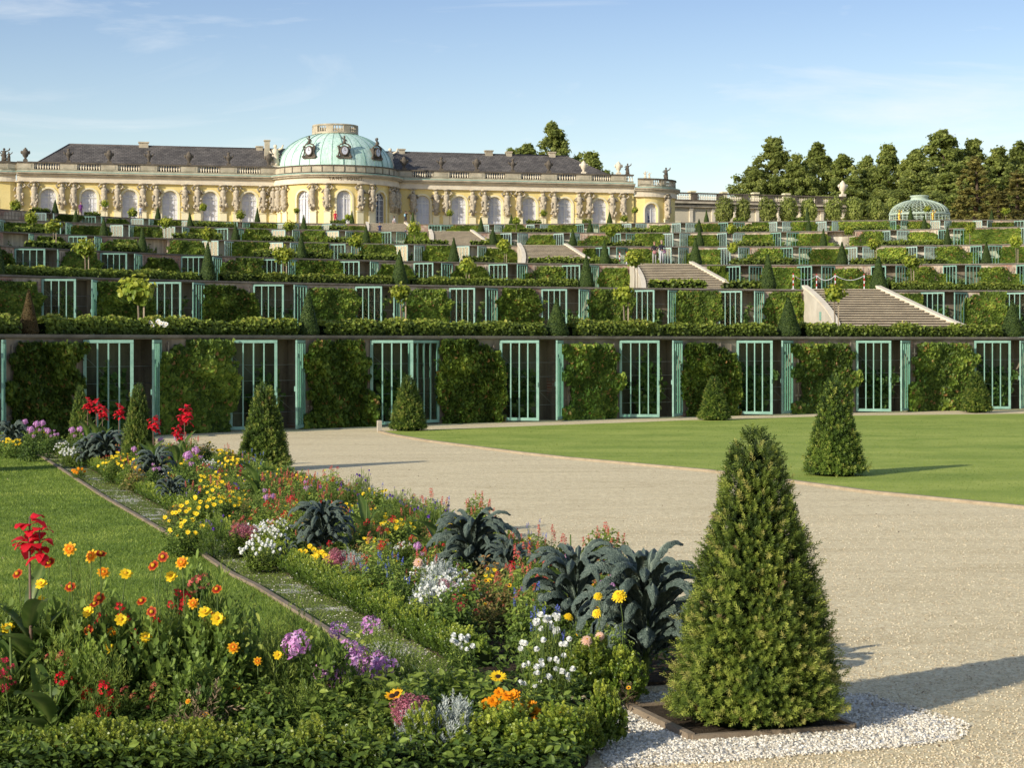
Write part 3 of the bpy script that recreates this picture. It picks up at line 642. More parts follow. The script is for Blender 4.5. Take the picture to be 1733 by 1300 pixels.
# ---------------------------------------------------------------- hedges along the terrace edges
def hedge(name, line, w, h, leaf, dens, mat, label, cat, group=None, z=0, prune=.0, zn=1.6):
    """leafy hedge following a line of points"""
    P2 = [Vector((p[0], p[1])) for p in line]; seg = [(P2[i + 1] - P2[i]).length for i in range(len(P2) - 1)]; L = sum(seg)
    cum = np.concatenate([[0], np.cumsum(seg)]); N = int(dens * L * (w + 2 * h)); rg = RNG
    s = rg.random(N) * L; x = np.interp(s, cum, [p.x for p in P2]); y = np.interp(s, cum, [p.y for p in P2])
    idx = np.clip(np.searchsorted(cum, s) - 1, 0, len(seg) - 1); tx = np.array([(P2[i + 1] - P2[i]).normalized() for i in range(len(seg))])[idx]
    q = np.stack([-tx[:, 1], tx[:, 0]], 1); a = rg.uniform(-.25, math.pi + .25, N)
    pr = np.stack([x, y, np.zeros(N)], 1); bump = .68 + .5 * vnoise(pr, zn, 4) + .12 * (vnoise(pr, 6, 9) - .5)
    rad = rg.uniform(.72, 1.06, N); o = np.cos(a) * w / 2 * rad * bump; zz = np.abs(np.sin(a)) ** .6 * h * rad * bump
    low = rg.random(N) < .35; zz[low] *= rg.random(low.sum())
    pos = np.stack([x + q[:, 0] * o, y + q[:, 1] * o, z + np.maximum(zz, .01)], 1)
    nr = np.stack([q[:, 0] * np.cos(a), q[:, 1] * np.cos(a), np.abs(np.sin(a)) + .35], 1) + rg.normal(0, .55, (N, 3))
    o0 = Vector((P2[0].x, P2[0].y, z)); mb = MB()
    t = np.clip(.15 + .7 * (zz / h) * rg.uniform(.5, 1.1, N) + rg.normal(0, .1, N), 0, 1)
    mb.scatter(VLEAF[0], VLEAF[1], pos - np.array(o0), frames(nr, rg), leaf * rg.uniform(.6, 1.2, N), t)
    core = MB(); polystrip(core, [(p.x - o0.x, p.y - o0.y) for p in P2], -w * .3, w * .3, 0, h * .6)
    r = thing(name, label, cat, o0, 0, group); mb.build('leaves', mat, r); core.build('light_block_core', CORE_M, r); return r
brk1 = [-80, 46, 88, 514, 560, 932, 980, 1324, 1372, 1705, 1760]
for i in range(0, len(brk1) - 1, 2):
    a, b = (brk1[i], brk1[i + 1]); ln = [WPT(1, x, .55) for x in np.linspace(a, b, max(3, int((b - a) / 12)))]
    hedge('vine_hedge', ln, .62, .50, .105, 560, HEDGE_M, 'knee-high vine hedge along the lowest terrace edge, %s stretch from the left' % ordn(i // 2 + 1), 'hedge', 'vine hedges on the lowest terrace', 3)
brk2 = [-60, 344, 384, 668, 704, 981, 1014, 1286, 1322, 1476, 1512, 1800]
for i in range(0, len(brk2) - 1, 2):
    a, b = (brk2[i], brk2[i + 1])
    if a > 1010 and a < 1500: continue
    ln = [WPT(2, x, .6) for x in np.linspace(a, b, max(3, int((b - a) / 12)))]
    hedge('vine_hedge', ln, .6, .46, .12, 360, HEDGE_M, 'low vine hedge along the second terrace edge, %s stretch from the left' % ordn(i // 2 + 1), 'hedge', 'vine hedges on the second terrace', 6)
n3 = {}
for k, spans in ((2, [(1110, 1200), (1235, 1300)]), (3, [(60, 110), (120, 160), (205, 240), (440, 470), (900, 1050), (1240, 1345), (1440, 1600), (470, 560), (585, 680), (790, 840)]), (4, [(30, 80), (300, 380), (560, 600), (700, 760), (800, 860), (1030, 1090), (1240, 1310), (1480, 1600), (450, 500)]), (5, [(330, 400), (560, 590), (880, 940), (1040, 1110), (1240, 1300), (1420, 1500)]), (6, [(60, 90), (150, 172), (560, 585), (890, 915), (985, 1000), (1240, 1260), (1340, 1370)])):
    for j, (a, b) in enumerate(sorted(spans)):
        ln = [WPT(k, x, .7) for x in np.linspace(a, b, 6)]
        hedge('low_shrub', ln, .8, .55, .2, 70, HEDGE_M, 'low leafy shrub row on the edge of the %s, %s from the left' % (TNAME[k], ordn(j + 1)), 'shrub', 'low shrubs on the terrace edges', 3 * k, zn=.9)
# ---------------------------------------------------------------- clipped cones and ball trees
def cone_mesh(seed, n=6500, mat=CONE_M, h=1.0, r=.22, leaf=.019, tipr=.012):
    """unit-height clipped cone"""
    rg = np.random.default_rng(seed); u = 1 - np.sqrt(rg.random(n)); a = rg.uniform(0, 2 * math.pi, n)
    z = .02 + u * .97; rad = (r * (1 - u) + tipr) * (1 + .10 * (vnoise(np.stack([np.cos(a) * 2, np.sin(a) * 2, z * 5], 1), 1.3, seed) - .5)) * rg.uniform(.93, 1.04, n)
    rad = np.where(z < .1, rad * (.8 + 2 * z), rad)
    p = np.stack([rad * np.cos(a), rad * np.sin(a), z], 1); nr = np.stack([np.cos(a), np.sin(a), np.full(n, .35)], 1) + rg.normal(0, .35, (n, 3))
    mb = MB(); mb.scatter(CLUMP[0], CLUMP[1], p, frames(nr, rg), leaf * rg.uniform(.7, 1.3, n), np.clip(rg.normal(.5, .2, n), 0, 1))
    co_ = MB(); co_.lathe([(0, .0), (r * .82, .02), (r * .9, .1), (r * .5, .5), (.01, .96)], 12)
    return mb.mesh('foliage', mat), co_.mesh('light_block_core', CORE_M)
CM = [cone_mesh(s) for s in range(3)]; CMR = cone_mesh(9, mat=RUST_M)
CONES = {1: [(68, 485, 34, 1), (537, 487, 38, 0), (956, 503, 42, 0), (1348, 499, 42, 0), (1727, 505, 40, 0)],
         2: [(6, 390, 26, 0), (360, 407, 28, 0), (683, 420, 28, 0), (998, 428, 28, 0), (1305, 428, 29, 0), (1492, 430, 30, 0)],
         3: [(248, 383, 19, 0), (515, 393, 19, 0), (772, 400, 19, 0), (1026, 404, 20, 0), (1179, 400, 22, 0), (1426, 407, 20, 0), (1669, 408, 19, 0)],
         4: [(180, 366, 15, 0), (402, 374, 15, 0), (622, 379, 15, 0), (836, 382, 15, 0), (971, 386, 15, 0), (1185, 383, 16, 0), (1394, 385, 13, 0), (1603, 381, 14, 0)],
         5: [(132, 351, 11, 0), (324, 358, 11, 0), (516, 361.5, 11, 0), (700, 357, 12, 0), (815, 366, 12, 0), (999, 370, 12, 0), (1183, 369, 13, 0), (1368, 364, 10, 0), (1563, 362, 11, 0)],
         6: [(98, 336, 12, 0), (270, 347, 10, 0), (437, 350, 10, 0), (596, 355, 9, 0), (865, 362, 9, 0), (1031, 357, 10, 0), (1195, 354, 9, 0), (1366, 348, 9, 0), (1542, 348, 10, 0), (1680, 353, 8, 0)]}
for k, L in CONES.items():
    for i, (x, yt, w, rust) in enumerate(L):
        p = WPT(k, x, .5, 3 * k - .03); d = p.y; h = (3 * k - H) + 0 ; ztop = H + (YH - yt) * d / F; hh = ztop - 3 * k; ww = w / F * d / .43
        r = thing('clipped_yew', ('browned narrow clipped yew cone at the left end of the lowest terrace' if rust else 'narrow dark clipped yew cone, %s from the left on the %s' % (ordn(i + 1), TNAME[k])), 'topiary', p, U(0, 6), 'clipped yew cones on the terraces', (ww, ww, hh))
        m = CMR if rust else random.choice(CM); link('foliage', m[0], r); link('light_block_core', m[1], r)
def ball_mesh(seed, n=520, leaf=.18):
    rg = np.random.default_rng(seed); v = rg.normal(size=(n, 3)); v /= np.linalg.norm(v, axis=1, keepdims=True)
    lump = .45 + .95 * vnoise(v * 1.0 + 5, 2.3, seed); rad = .5 * lump * rg.uniform(.35, 1.15, n); p = v * rad[:, None] * np.array([1, 1, .82])
    nr = v + rg.normal(0, .5, (n, 3)) + np.array([0, 0, .4])
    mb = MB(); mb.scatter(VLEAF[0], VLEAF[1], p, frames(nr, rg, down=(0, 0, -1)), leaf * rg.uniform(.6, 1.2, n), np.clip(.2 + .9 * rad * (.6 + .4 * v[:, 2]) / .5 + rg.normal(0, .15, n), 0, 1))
    return mb.mesh('crown', LIME_LEAF)
BM = [ball_mesh(s) for s in range(5)]
tm = MB(); tm.tube([(0, 0, 0), (.01, 0, .4), (-.012, .01, .75), (0, 0, 1)], [.032, .027, .024, .02], 6); TRM = tm.mesh('trunk', simple('pale_bark', (.30, .24, .17), (.17, .13, .09), 8, .9))
st_ = MB(); st_.box((0, 0, .5), (.045, .045, 1)); STK = st_.mesh('stake', simple('pale_stake', (.50, .40, .28), (.34, .27, .18), 6, .9))
BALLS = {1: [(285, 487, 56, 0), (722, 494, 36, 0), (1097, 497, 36, 0), (1453, 494, 34, 0)],
         2: [(173, 418, 35, 0), (502, 430, 36, 0), (808, 449, 30, 0), (1091.6, 436, 32, 0), (1558, 442, 28, 0)],
         3: [(116, 381, 27, 0), (372, 395, 25, 0), (616, 407, 25, 0), (864, 415, 25, 0), (1246, 419, 18, 0), (1482, 412, 22, 0), (1718, 409, 20, 0)],
         4: [(68, 368, 22, 0), (292, 375, 22, 0), (498, 381, 20, 0), (708, 386, 22, 0), (1037, 390, 21, 0), (1241, 386, 17, 0), (1437, 390, 16, 0), (1640, 386, 16, 0)],
         5: [(234, 359, 17, 0), (413, 363, 15, 0), (876, 373, 14, 0), (1057, 369, 13, 0), (594, 367, 13, 0)],
         6: [(41, 347, 19, 0), (189, 344, 12, 0), (351, 350, 13, 0), (505, 356, 11, 0), (760, 360, 11, 0), (918, 360, 11, 0), (1072, 355, 11, 0), (1572, 353, 12, 0), (1708, 357, 14, 0)]}
for k, L in BALLS.items():
    for i, (x, yc, w, _) in enumerate(sorted(L)):
        p = WPT(k, x, 1.5, 3 * k - .03); d = p.y; zc = H + (YH - yc) * d / F - p.z; dia = w / F * d * .95
        r = thing('ball_headed_tree', 'small standard tree with bright ball crown, %s from the left on the %s' % (ordn(i + 1), TNAME[k]), 'tree', p, 0, 'ball-headed standard trees on the terraces')
        link('trunk', TRM, r, scale=(1.2, 1.2, zc)); link('crown', random.choice(BM), r, (0, 0, zc), U(0, 6), dia)
        if k <= 3: link('stake', STK, r, (.16, .05, 0), 0, (1, 1, zc * .82))
YEW_B = foliage('near_yew_needle', [(0, (.012, .026, .007)), (.3, (.05, .085, .014)), (.6, (.16, .22, .03)), (.93, (.40, .44, .08)), (1, (.30, .20, .09))], .5, .3, var=0)
# ---------------------------------------------------------------- bigger free-growing yews of the parterre
def yew_mesh(seed, Hh, Rb, n, L, needles, nl, nw, top=.16, mat=YEW_M):
    rg = np.random.default_rng(seed); tv, tf = sprig(L, needles, nl, nw, .35)
    N = n; u = 1 - np.sqrt(rg.random(N)) * (1 - .02); u = np.clip(u * 1.03, 0, 1); a = rg.uniform(0, 2 * math.pi, N)
    prof = np.interp(u, [0, .05, .2, .55, .82, .94, 1], np.array([.93, 1, .87, .58, .34, .22, .06]))
    q = np.stack([np.cos(a) * 1.2, np.sin(a) * 1.2, u * Hh * 1.2], 1); lump = .86 + .28 * (vnoise(q, 2.2, seed)) + .26 * (vnoise(q, 5.5, seed + 3) - .5)
    dep = rg.uniform(.8, 1.0, N); out = rg.random(N) < .10; dep[out] *= rg.uniform(1.04, 1.2, out.sum())
    rad = Rb * prof * lump * dep; z = .03 + u * (Hh - .05)
    p = np.stack([rad * np.cos(a), rad * np.sin(a), z], 1)
    nr = np.stack([np.cos(a), np.sin(a), .35 + .9 * u], 1) + rg.normal(0, .38, (N, 3))
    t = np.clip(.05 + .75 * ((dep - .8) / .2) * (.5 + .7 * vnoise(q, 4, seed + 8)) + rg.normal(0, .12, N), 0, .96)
    br = rg.random(N) < .004; t[br] = 1
    mb = MB(); mb.scatter(tv, tf, p, frames(nr, rg), rg.uniform(.7, 1.25, N), t)
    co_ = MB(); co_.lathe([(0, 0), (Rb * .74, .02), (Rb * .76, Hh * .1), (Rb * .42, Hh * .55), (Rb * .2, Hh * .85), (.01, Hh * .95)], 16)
    return mb.mesh('foliage', mat), co_.mesh('light_block_core', CORE_M)
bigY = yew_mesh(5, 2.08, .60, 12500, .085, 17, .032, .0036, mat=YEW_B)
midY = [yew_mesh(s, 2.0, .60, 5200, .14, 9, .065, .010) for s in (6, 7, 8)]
r = thing('yew_topiary', 'large shaggy cone-shaped yew in its own gravel plot, nearest the camera', 'topiary', (1.76, 13.6, .02)); link('foliage', bigY[0], r); link('light_block_core', bigY[1], r)
tm = MB(); tm.tube([(0, 0, -.02), (0, 0, .3)], [.06, .05], 8); tm.build('trunk', BARK, r)
YEWS = [(133, 763, 658, 44, 'shaggy yew cone at the far left end, behind the red cannas'), (231, 800, 655, 62, 'shaggy yew cone in the long bed, between two groups of red cannas'),
        (445, 797, 652, 88, 'tall shaggy yew cone in the long flower bed where the path opens'), (690, 731, 640, 62, 'shaggy yew cone at the left tip of the right lawn'),
        (1210, 713, 640, 54, 'small shaggy yew cone on the lawn before the vine right of centre'), (1415, 808, 645, 100, 'shaggy yew cone standing on the right lawn with a long shadow'),
        (1655, 699, 632, 52, 'small shaggy yew cone at the far right of the lawn by the wall')]
for i, (x, yb, yt, w, lb) in enumerate(YEWS):
    p = G(x, yb); hh = (yb - yt) / F * p.y; ww = w / F * p.y / 1.36; m = midY[i % 3]
    r = thing('yew_topiary', lb, 'topiary', (p.x, p.y + .2, .02), U(0, 6), 'shaggy yew cones of the parterre', (ww, ww, hh / 2)); link('foliage', m[0], r); link('light_block_core', m[1], r)
p = P(-95, 39.5); r = thing('yew_topiary', 'yew cone just outside the left edge, shading the lawn', 'topiary', p, 0, 'shaggy yew cones of the parterre', .95); link('foliage', midY[0][0], r); link('light_block_core', midY[0][1], r)
# ---------------------------------------------------------------- the palace (local frame: x along the facade, -y towards the garden)
PHI = math.atan(.24); PO = Vector((-24.8, 266.7, 18.0))
pal = thing('palace', 'long single-storey yellow rococo palace with green central dome on top of the terraces', 'palace', PO, PHI)
def pw(u, v, z=0): return PO + Vector((u * math.cos(PHI) - v * math.sin(PHI), u * math.sin(PHI) + v * math.cos(PHI), z))
def pu(x, v=0.0):
    """facade coordinate u of picture column x at depth v"""
    k = (x - CX) / F; c, s = math.cos(PHI), math.sin(PHI)
    # (-24.8+u c - v s) = k (266.7 + u s + v c)
    return (k * (266.7 + v * c) + 24.8 + v * s) / (c - k * s)
RV, RR = 1.8, 8.8; HE = 43.9; WT_ = 6.75         # rotunda centre depth and radius, half length, top of plain wall
JU = math.sqrt(RR * RR - RV * RV)
def flat(s, dep, z): return (s, dep, z)
def cyl(cu, cv, R): return lambda s, dep, z: (cu + (R - dep) * math.sin(s / R), cv - (R - dep) * math.cos(s / R), z)
def facade(mb, s0, s1, wins, ztop, mp, sill=.25, spring=4.75, a=1.1, dep=.45, step=1.6, mi=0):
    """wall with arched openings; wins: centres along s"""
    def quad(p, q, z0, z1):
        n = max(1, int((q - p) / step))
        for i in range(n):
            x0, x1 = p + (q - p) * i / n, p + (q - p) * (i + 1) / n
            mb.add([mp(x0, 0, z0), mp(x1, 0, z0), mp(x1, 0, z1), mp(x0, 0, z1)], [0, 1, 2, 3], mi)
    cur = s0
    for w in sorted(wins):
        quad(cur, w - a, 0, ztop); quad(w - a, w + a, 0, sill)
        N = 14; arc = [(w + a * math.cos(math.pi - math.pi * i / N), spring + a * math.sin(math.pi * i / N)) for i in range(N + 1)]
        for (x0, y0), (x1, y1) in zip(arc, arc[1:]):
            mb.add([mp(x0, 0, y0), mp(x1, 0, y1), mp(x1, 0, ztop), mp(x0, 0, ztop)], [0, 1, 2, 3], mi)
            mb.add([mp(x0, 0, y0), mp(x0, dep, y0), mp(x1, dep, y1), mp(x1, 0, y1)], [0, 1, 2, 3], mi)
        for x in (w - a, w + a): mb.add([mp(x, 0, sill), mp(x, dep, sill), mp(x, dep, spring), mp(x, 0, spring)], [0, 1, 2, 3], mi)
        mb.add([mp(w - a, 0, sill), mp(w + a, 0, sill), mp(w + a, dep, sill), mp(w - a, dep, sill)], [0, 1, 2, 3], mi)
        cur = w + a
    quad(cur, s1, 0, ztop)
LWIN = [pu(x) for x in (82, 151, 220, 288, 356, 422)]; RWIN = [pu(x) for x in (715, 777, 837, 896, 956, 1015)]
RW = [-.665 * RR, 0, .665 * RR]
rot = cyl(0, RV, RR); EC = 46.2; ER = 5.6; endR = cyl(EC, 5.4, ER); endL = cyl(-EC, 5.4, ER)
mb = MB()
facade(mb, -HE, -JU, LWIN, WT_ + .1, flat); facade(mb, JU, HE, RWIN, WT_ + .1, flat)
facade(mb, -1.36 * RR, 1.36 * RR, RW, WT_ + .1, rot, a=1.05)
facade(mb, -.6 * ER, 1.9 * ER, [.07 * ER], WT_ - .4, endR, a=1.0, spring=4.3); facade(mb, -1.9 * ER, .6 * ER, [-.25 * ER], WT_ + .04, endL, a=1.0, spring=4.3)
mb.build('wall', YELLOW, pal)
mb = MB(); mb.box((0, 7.2, 3.4), (2 * HE - .4, 12.6, 6.7)); mb.lathe([(ER - .5, 0), (ER - .5, 6.3), (0, 6.31)], 32, (EC, 5.4, 0)); mb.lathe([(ER - .5, 0), (ER - .5, 6.3), (0, 6.31)], 32, (-EC, 5.4, 0)); mb.lathe([(RR - .5, 0), (RR - .5, 6.8), (0, 6.81)], 40, (0, RV, 0))
mb.build('inner_wall', PANE_D, pal)
# windows
def window(mp, c, a, sill, spring, dep, closed=False, pane=PANE_P):
    fr = MB(); 
    def bar(x0, x1, z0, z1, o=.02, th=.07):
        n = 1
        v = [mp(x, dep - o - t, z) for x in (x0, x1) for t in (0, th) for z in (z0, z1)]
        fr.add(v, [[0, 1, 3, 2], [4, 6, 7, 5], [0, 4, 5, 1], [2, 3, 7, 6], [0, 2, 6, 4], [1, 5, 7, 3]])
    bar(c - a, c - a + .12, sill, spring); bar(c + a - .12, c + a, sill, spring); bar(c - .08, c + .08, sill, spring + a - .1, .03)
    bar(c - a, c + a, sill, sill + .14, .025); bar(c - a, c + a, spring - .08, spring + .08, .028)
    for x in (-.5, .5): bar(c + x * a - .025, c + x * a + .025, sill, spring, .01, .04)
    nr = 6
    for i in range(1, nr): z = sill + (spring - sill) * i / nr; bar(c - a, c + a, z - .025, z + .025, .012, .04)
    N = 12
    for q0, q1 in ((a - .12, a), (a * .5 - .03, a * .5 + .03)):
        for i in range(N):
            t0, t1 = math.pi * i / N, math.pi * (i + 1) / N
            pts = [(c + r * math.cos(t), spring + r * math.sin(t)) for r, t in ((q0, t0), (q1, t0), (q1, t1), (q0, t1))]
            fr.add([mp(x, dep - .03, z) for x, z in pts] + [mp(x, dep - .09, z) for x, z in pts], [[0, 1, 2, 3], [7, 6, 5, 4], [0, 4, 5, 1], [2, 6, 7, 3]])
    for t in (math.pi * .25, math.pi * .75):
        p0 = (c + .15 * math.cos(t), spring + .15 * math.sin(t)); p1 = (c + (a - .1) * math.cos(t), spring + (a - .1) * math.sin(t))
        fr.tube([mp(p0[0], dep - .05, p0[1]), mp(p1[0], dep - .05, p1[1])], .028, 4)
    w = fr.build('window', WHITE, pal)
    pn = MB(); pts = [(c - a, sill), (c + a, sill)] + [(c + a * math.cos(math.pi * i / N), spring + a * math.sin(math.pi * i / N)) for i in range(N + 1)]
    pn.addp([mp(x, dep - .005, z) for x, z in pts], [list(range(len(pts)))]); pn.build('pane', pane, w)
    # moulded surround
    sr = MB(); r0, r1 = a + .02, a + .26
    path = [(c - 1, sill, -1), (c - 1, spring, -1)]
    for sg in (-1, 1):
        xa, xb = c + sg * r0, c + sg * r1; v = [mp(x, -t, z) for x in (xa, xb) for t in (.0, .09) for z in (sill, spring)]
        sr.add(v, [[0, 1, 3, 2], [4, 6, 7, 5], [0, 4, 5, 1], [2, 3, 7, 6], [0, 2, 6, 4], [1, 5, 7, 3]])
    for i in range(N):
        t0, t1 = math.pi * i / N, math.pi * (i + 1) / N
        pts = [(c + r * math.cos(t), spring + r * math.sin(t)) for r, t in ((r0, t0), (r1, t0), (r1, t1), (r0, t1))]
        sr.add([mp(x, 0, z) for x, z in pts] + [mp(x, -.09, z) for x, z in pts], [[0, 1, 2, 3], [7, 6, 5, 4], [0, 4, 5, 1], [2, 6, 7, 3], [1, 5, 6, 2], [3, 7, 4, 0]])
    sr.build('surround', YEL_L, w)
PANE_W = simple('grey_blue_curtain_pane', (.72, .73, .78), (.52, .54, .62), .7, .2, .5, bstr=0)  # second pane tone, greyer and bluer
for i, u in enumerate(LWIN): window(flat, u, 1.1, .25, 4.75, .45, pane=PANE_P)
for i, u in enumerate(RWIN): window(flat, u, 1.1, .25, 4.75, .45, pane=PANE_P if i % 2 else PANE_W)
for i, s in enumerate(RW): window(rot, s, 1.05, .25, 4.75, .45, pane=[PANE_W, PANE_P, PANE_D][i])
window(endR, .07 * ER, 1.0, .25, 4.3, .45, pane=PANE_P); window(endL, -.25 * ER, 1.0, .25, 4.3, .45)
# entablature + balustrade swept along the plan
def arcpts(c, R, a0, a1, n): return [(c[0] + R * math.sin(a0 + (a1 - a0) * i / n), c[1] - R * math.cos(a0 + (a1 - a0) * i / n)) for i in range(n + 1)]
ja = math.asin(JU / RR)
pathL = [(-HE, 0), (-JU, 0)]; pathR = [(JU, 0), (HE, 0)]; pathM = arcpts((0, RV), RR, -ja, ja, 40)
eR = arcpts((EC, 5.4), ER, -.38, 2.3, 24); eL = arcpts((-EC, 5.4), ER, -2.3, .38, 24)
PROF = [(0, .42, 6.75, 7.15, STONE_L), (1, .36, 7.15, 7.62, STONE_L), (2, .75, 7.62, 7.85, STONE), (3, .98, 7.85, 8.05, STONE), (4, 1.02, 8.052, 8.14, COPPER)]
for _, o, z0, z1, m in PROF:
    mb = MB()
    for pth in (pathL, pathM, pathR): polystrip(mb, pth, -o, .6, z0, z1)
    for pth, dr in ((eL, .06), (eR, .5)): polystrip(mb, pth, -o * .8, .6, z0 - dr, z1 - dr)
    mb.build({0: 'architrave', 1: 'frieze', 2: 'dentil_band', 3: 'cornice', 4: 'gutter'}[_], m, pal)
mb = MB()
for s in np.arange(-ja * RR, ja * RR, .24): 
    x, y, z = cyl(0, RV, RR + .62)(s * (RR + .62) / RR, 0, 7.72); mb.box((x, y, z), (.16, .3, .16), s / RR)
mb.build('dentil_row', STONE, bpy.data.objects['dentil_band'])
# attic over the rotunda
mb = MB(); polystrip(mb, arcpts((0, RV), RR, -ja - .05, ja + .05, 40), -.1, .5, 8.14, 9.2); mb.build('attic', STONE, pal)
mb = MB(); polystrip(mb, arcpts((0, RV), RR, -ja - .05, ja + .05, 40), -.22, .6, 9.2, 9.36); polystrip(mb, arcpts((0, RV), RR, -ja, ja, 40), -.2, .1, 8.14, 8.4)
for i in range(-6, 7): x, y, z = cyl(0, RV, RR + .12)(i * 1.55, 0, 8.75); mb.box((x, y, z), (.10, .12, .75), i * 1.55 / RR)
mb.build('attic_coping', STONE_D, pal)
bal = MB(); bal.lathe([(.05, 0), (.09, .02), (.05, .08), (.1, .28), (.045, .5), (.08, .58), (.05, .62)], 6); BALV, BALF = np.concatenate(bal.V), bal.F[0][0]
def balustrade(pts_l, name_pan, zb, mp, s0, s1, solid):
    """solid: list of (a,b) ranges that are closed panels"""
    pn = MB(); rl = MB(); bl = MB()
    def slab(mb, a, b, o0, o1, z0, z1):
        n = max(1, int(abs(b - a) / 1.2))
        for i in range(n):
            x0, x1 = a + (b - a) * i / n, a + (b - a) * (i + 1) / n
            v = [mp(x, t, z) for x in (x0, x1) for t in (o0, o1) for z in (z0, z1)]; mb.add(v, [[0, 1, 3, 2], [4, 6, 7, 5], [0, 4, 5, 1], [2, 3, 7, 6], [0, 2, 6, 4], [1, 5, 7, 3]])
    slab(pn, s0, s1, -.1, .4, zb, zb + .34)
    for a, b in solid: slab(pn, a, b, -.14, .38, zb + .34, zb + 1.16); slab(pn, a + .35, b - .35, -.18, -.1, zb + .5, zb + 1.02)
    slab(rl, s0, s1, -.24, .5, zb + 1.16, zb + 1.36); slab(rl, s0, s1, -.16, .5, zb + .34, zb + .36)
    cur = s0; gaps = []
    for a, b in sorted(solid) + [(s1, s1)]:
        if a - cur > .5: gaps.append((cur, a))
        cur = b
    for a, b in gaps:
        n = max(1, int((b - a) / .33)); pos = [mp(a + (b - a) * (i + .5) / n, .12, zb + .36) for i in range(n)]; bl = MB()
        bl.scatter(BALV * np.array([1.25, 1.25, 1.29]), BALF, np.array(pos), np.tile(np.eye(3), (len(pos), 1, 1)), 1.0, .5, smooth=True); bl.build('baluster_row', STONE_L, pal)
    pn.build('balustrade_panel', STONE, pal); rl.build('balustrade_rail', STONE_D, pal)
vasL = [pu(x) for x in (43, 116, 185, 252, 320, 387, 455)]; vasR = [pu(x) for x in (684, 747, 807, 868, 929, 988, 1047)]
balustrade(None, '', 8.14, flat, -HE, -JU, [(max(-HE, u - 1.15), min(-JU, u + 1.15)) for u in vasL])
balustrade(None, '', 8.14, flat, JU, HE, [(max(JU, u - 1.15), min(HE, u + 1.15)) for u in vasR])
balustrade(None, '', 7.64, endR, -.3 * ER, 2.2 * ER, [(-.3 * ER, .1 * ER), (.35 * ER, .55 * ER), (.9 * ER, 1.15 * ER)])
balustrade(None, '', 8.08, endL, -2.2 * ER, .5 * ER, [(-.1 * ER, .5 * ER), (-.55 * ER, -.35 * ER), (-1.15 * ER, -.9 * ER)])
# roofs
def hip(u0, u1, r0, r1, name):
    v = [(u0, 1.2, 8.9), (u1, 1.2, 8.9), (u1, 12.8, 8.9), (u0, 12.8, 8.9), (r0, 7, 12.7), (r1, 7, 12.7)]
    f = [[0, 1, 5, 4], [1, 2, 5], [2, 3, 4, 5], [3, 0, 4]]
    # build in tile-aligned local axes: one object per slope keeps the courses level
    mb = MB(); mb.addp(v, f); r = mb.build('roof', TILES_O, pal)
    rg = MB(); rg.tube([(r0, 7, 12.7), (r1, 7, 12.7)], .13, 6); rg.tube([(u0, 1.2, 8.9), (r0, 7, 12.7)], .11, 6); rg.tube([(u1, 1.2, 8.9), (r1, 7, 12.7)], .11, 6)
    rg.build('ridge_tiles', SLATE, r); return r
def tiles_o():
    m, nt = newmat('roof_tiles_courses'); v = coords(nt, 'Object'); sp = nt.nodes.new('ShaderNodeSeparateXYZ'); nt.links.new(v, sp.inputs[0])
    cb = nt.nodes.new('ShaderNodeCombineXYZ'); nt.links.new(sp.outputs[0], cb.inputs[0]); nt.links.new(sp.outputs[2], cb.inputs[1])
    b = nt.nodes.new('ShaderNodeTexBrick'); nt.links.new(cb.outputs[0], b.inputs['Vector']); b.inputs['Scale'].default_value = 1
    b.inputs['Brick Width'].default_value = .6; b.inputs['Row Height'].default_value = .24; b.inputs['Mortar Size'].default_value = .028
    b.inputs['Color1'].default_value = (.17, .165, .155, 1); b.inputs['Color2'].default_value = (.115, .112, .108, 1); b.inputs['Mortar'].default_value = (.045, .04, .04, 1)
    n = noise(nt, .5, v, 6, .7); c = mixc(nt, b.outputs[0], ramp(nt, [(.3, (.55, .52, .5)), (.7, (1.35, 1.25, 1.15))], n).outputs[0], 1, 'MULTIPLY')
    finish(nt, c, .75, .25, b.outputs['Fac'], -.5, .06); return m
TILES_O = tiles_o()
hip(-42.2, -3, -36.9, -2, 'roof'); hip(3, 42.0, 2, 35.5, 'roof')
for x, v, w, h, hc in ((243, 7, 1.3, .9, .3), (439, 7, .9, .7, .3), (452, 5, .7, 2.6, .3), (680, 7, .8, .8, .3), (827, 7, 1.1, .9, .3), (861, 7, .8, .8, .3), (934, 7, .9, .9, .3)):
    u = pu(x, v); zb = 12.2 if v == 7 else 11.0; c = MB(); c.box((u, v, zb + h / 2), (w, .8, h)); c.box((u, v, zb + h + .09), (w + .2, 1.0, .18)); c.build('chimney', STONE, pal)
# dome
def domemat():
    m, nt = newmat('patinated_copper_dome'); v = coords(nt, 'Object'); vs = coords(nt, 'Object', (1, 1, .15))
    c = ramp(nt, [(.3, (.46, .68, .56)), (.5, (.60, .80, .68)), (.72, (.72, .86, .76))], noise(nt, .55, vs, 7, .65)).outputs[0]
    c = mixc(nt, c, ramp(nt, [(.36, (.62, .66, .62)), (.56, (1, 1, 1))], noise(nt, 3.2, vs, 5, .7)).outputs[0], .8, 'MULTIPLY')
    finish(nt, c, .5, .35, None); return m
DOME = domemat()
dz = 9.3; DR = 8.25; DH = 5.35
prof = [(DR * math.cos(t) ** .92 if t < 1.5 else 0, DH * math.sin(t)) for t in np.linspace(0, 1.25, 22)]
mb = MB(); mb.lathe(prof, 72, (0, RV, dz)); mb.lathe([(DR + .12, -.15), (DR + .12, .12), (DR - .1, .2)], 72, (0, RV, dz)); dome = mb.build('dome', DOME, pal)
mb = MB()
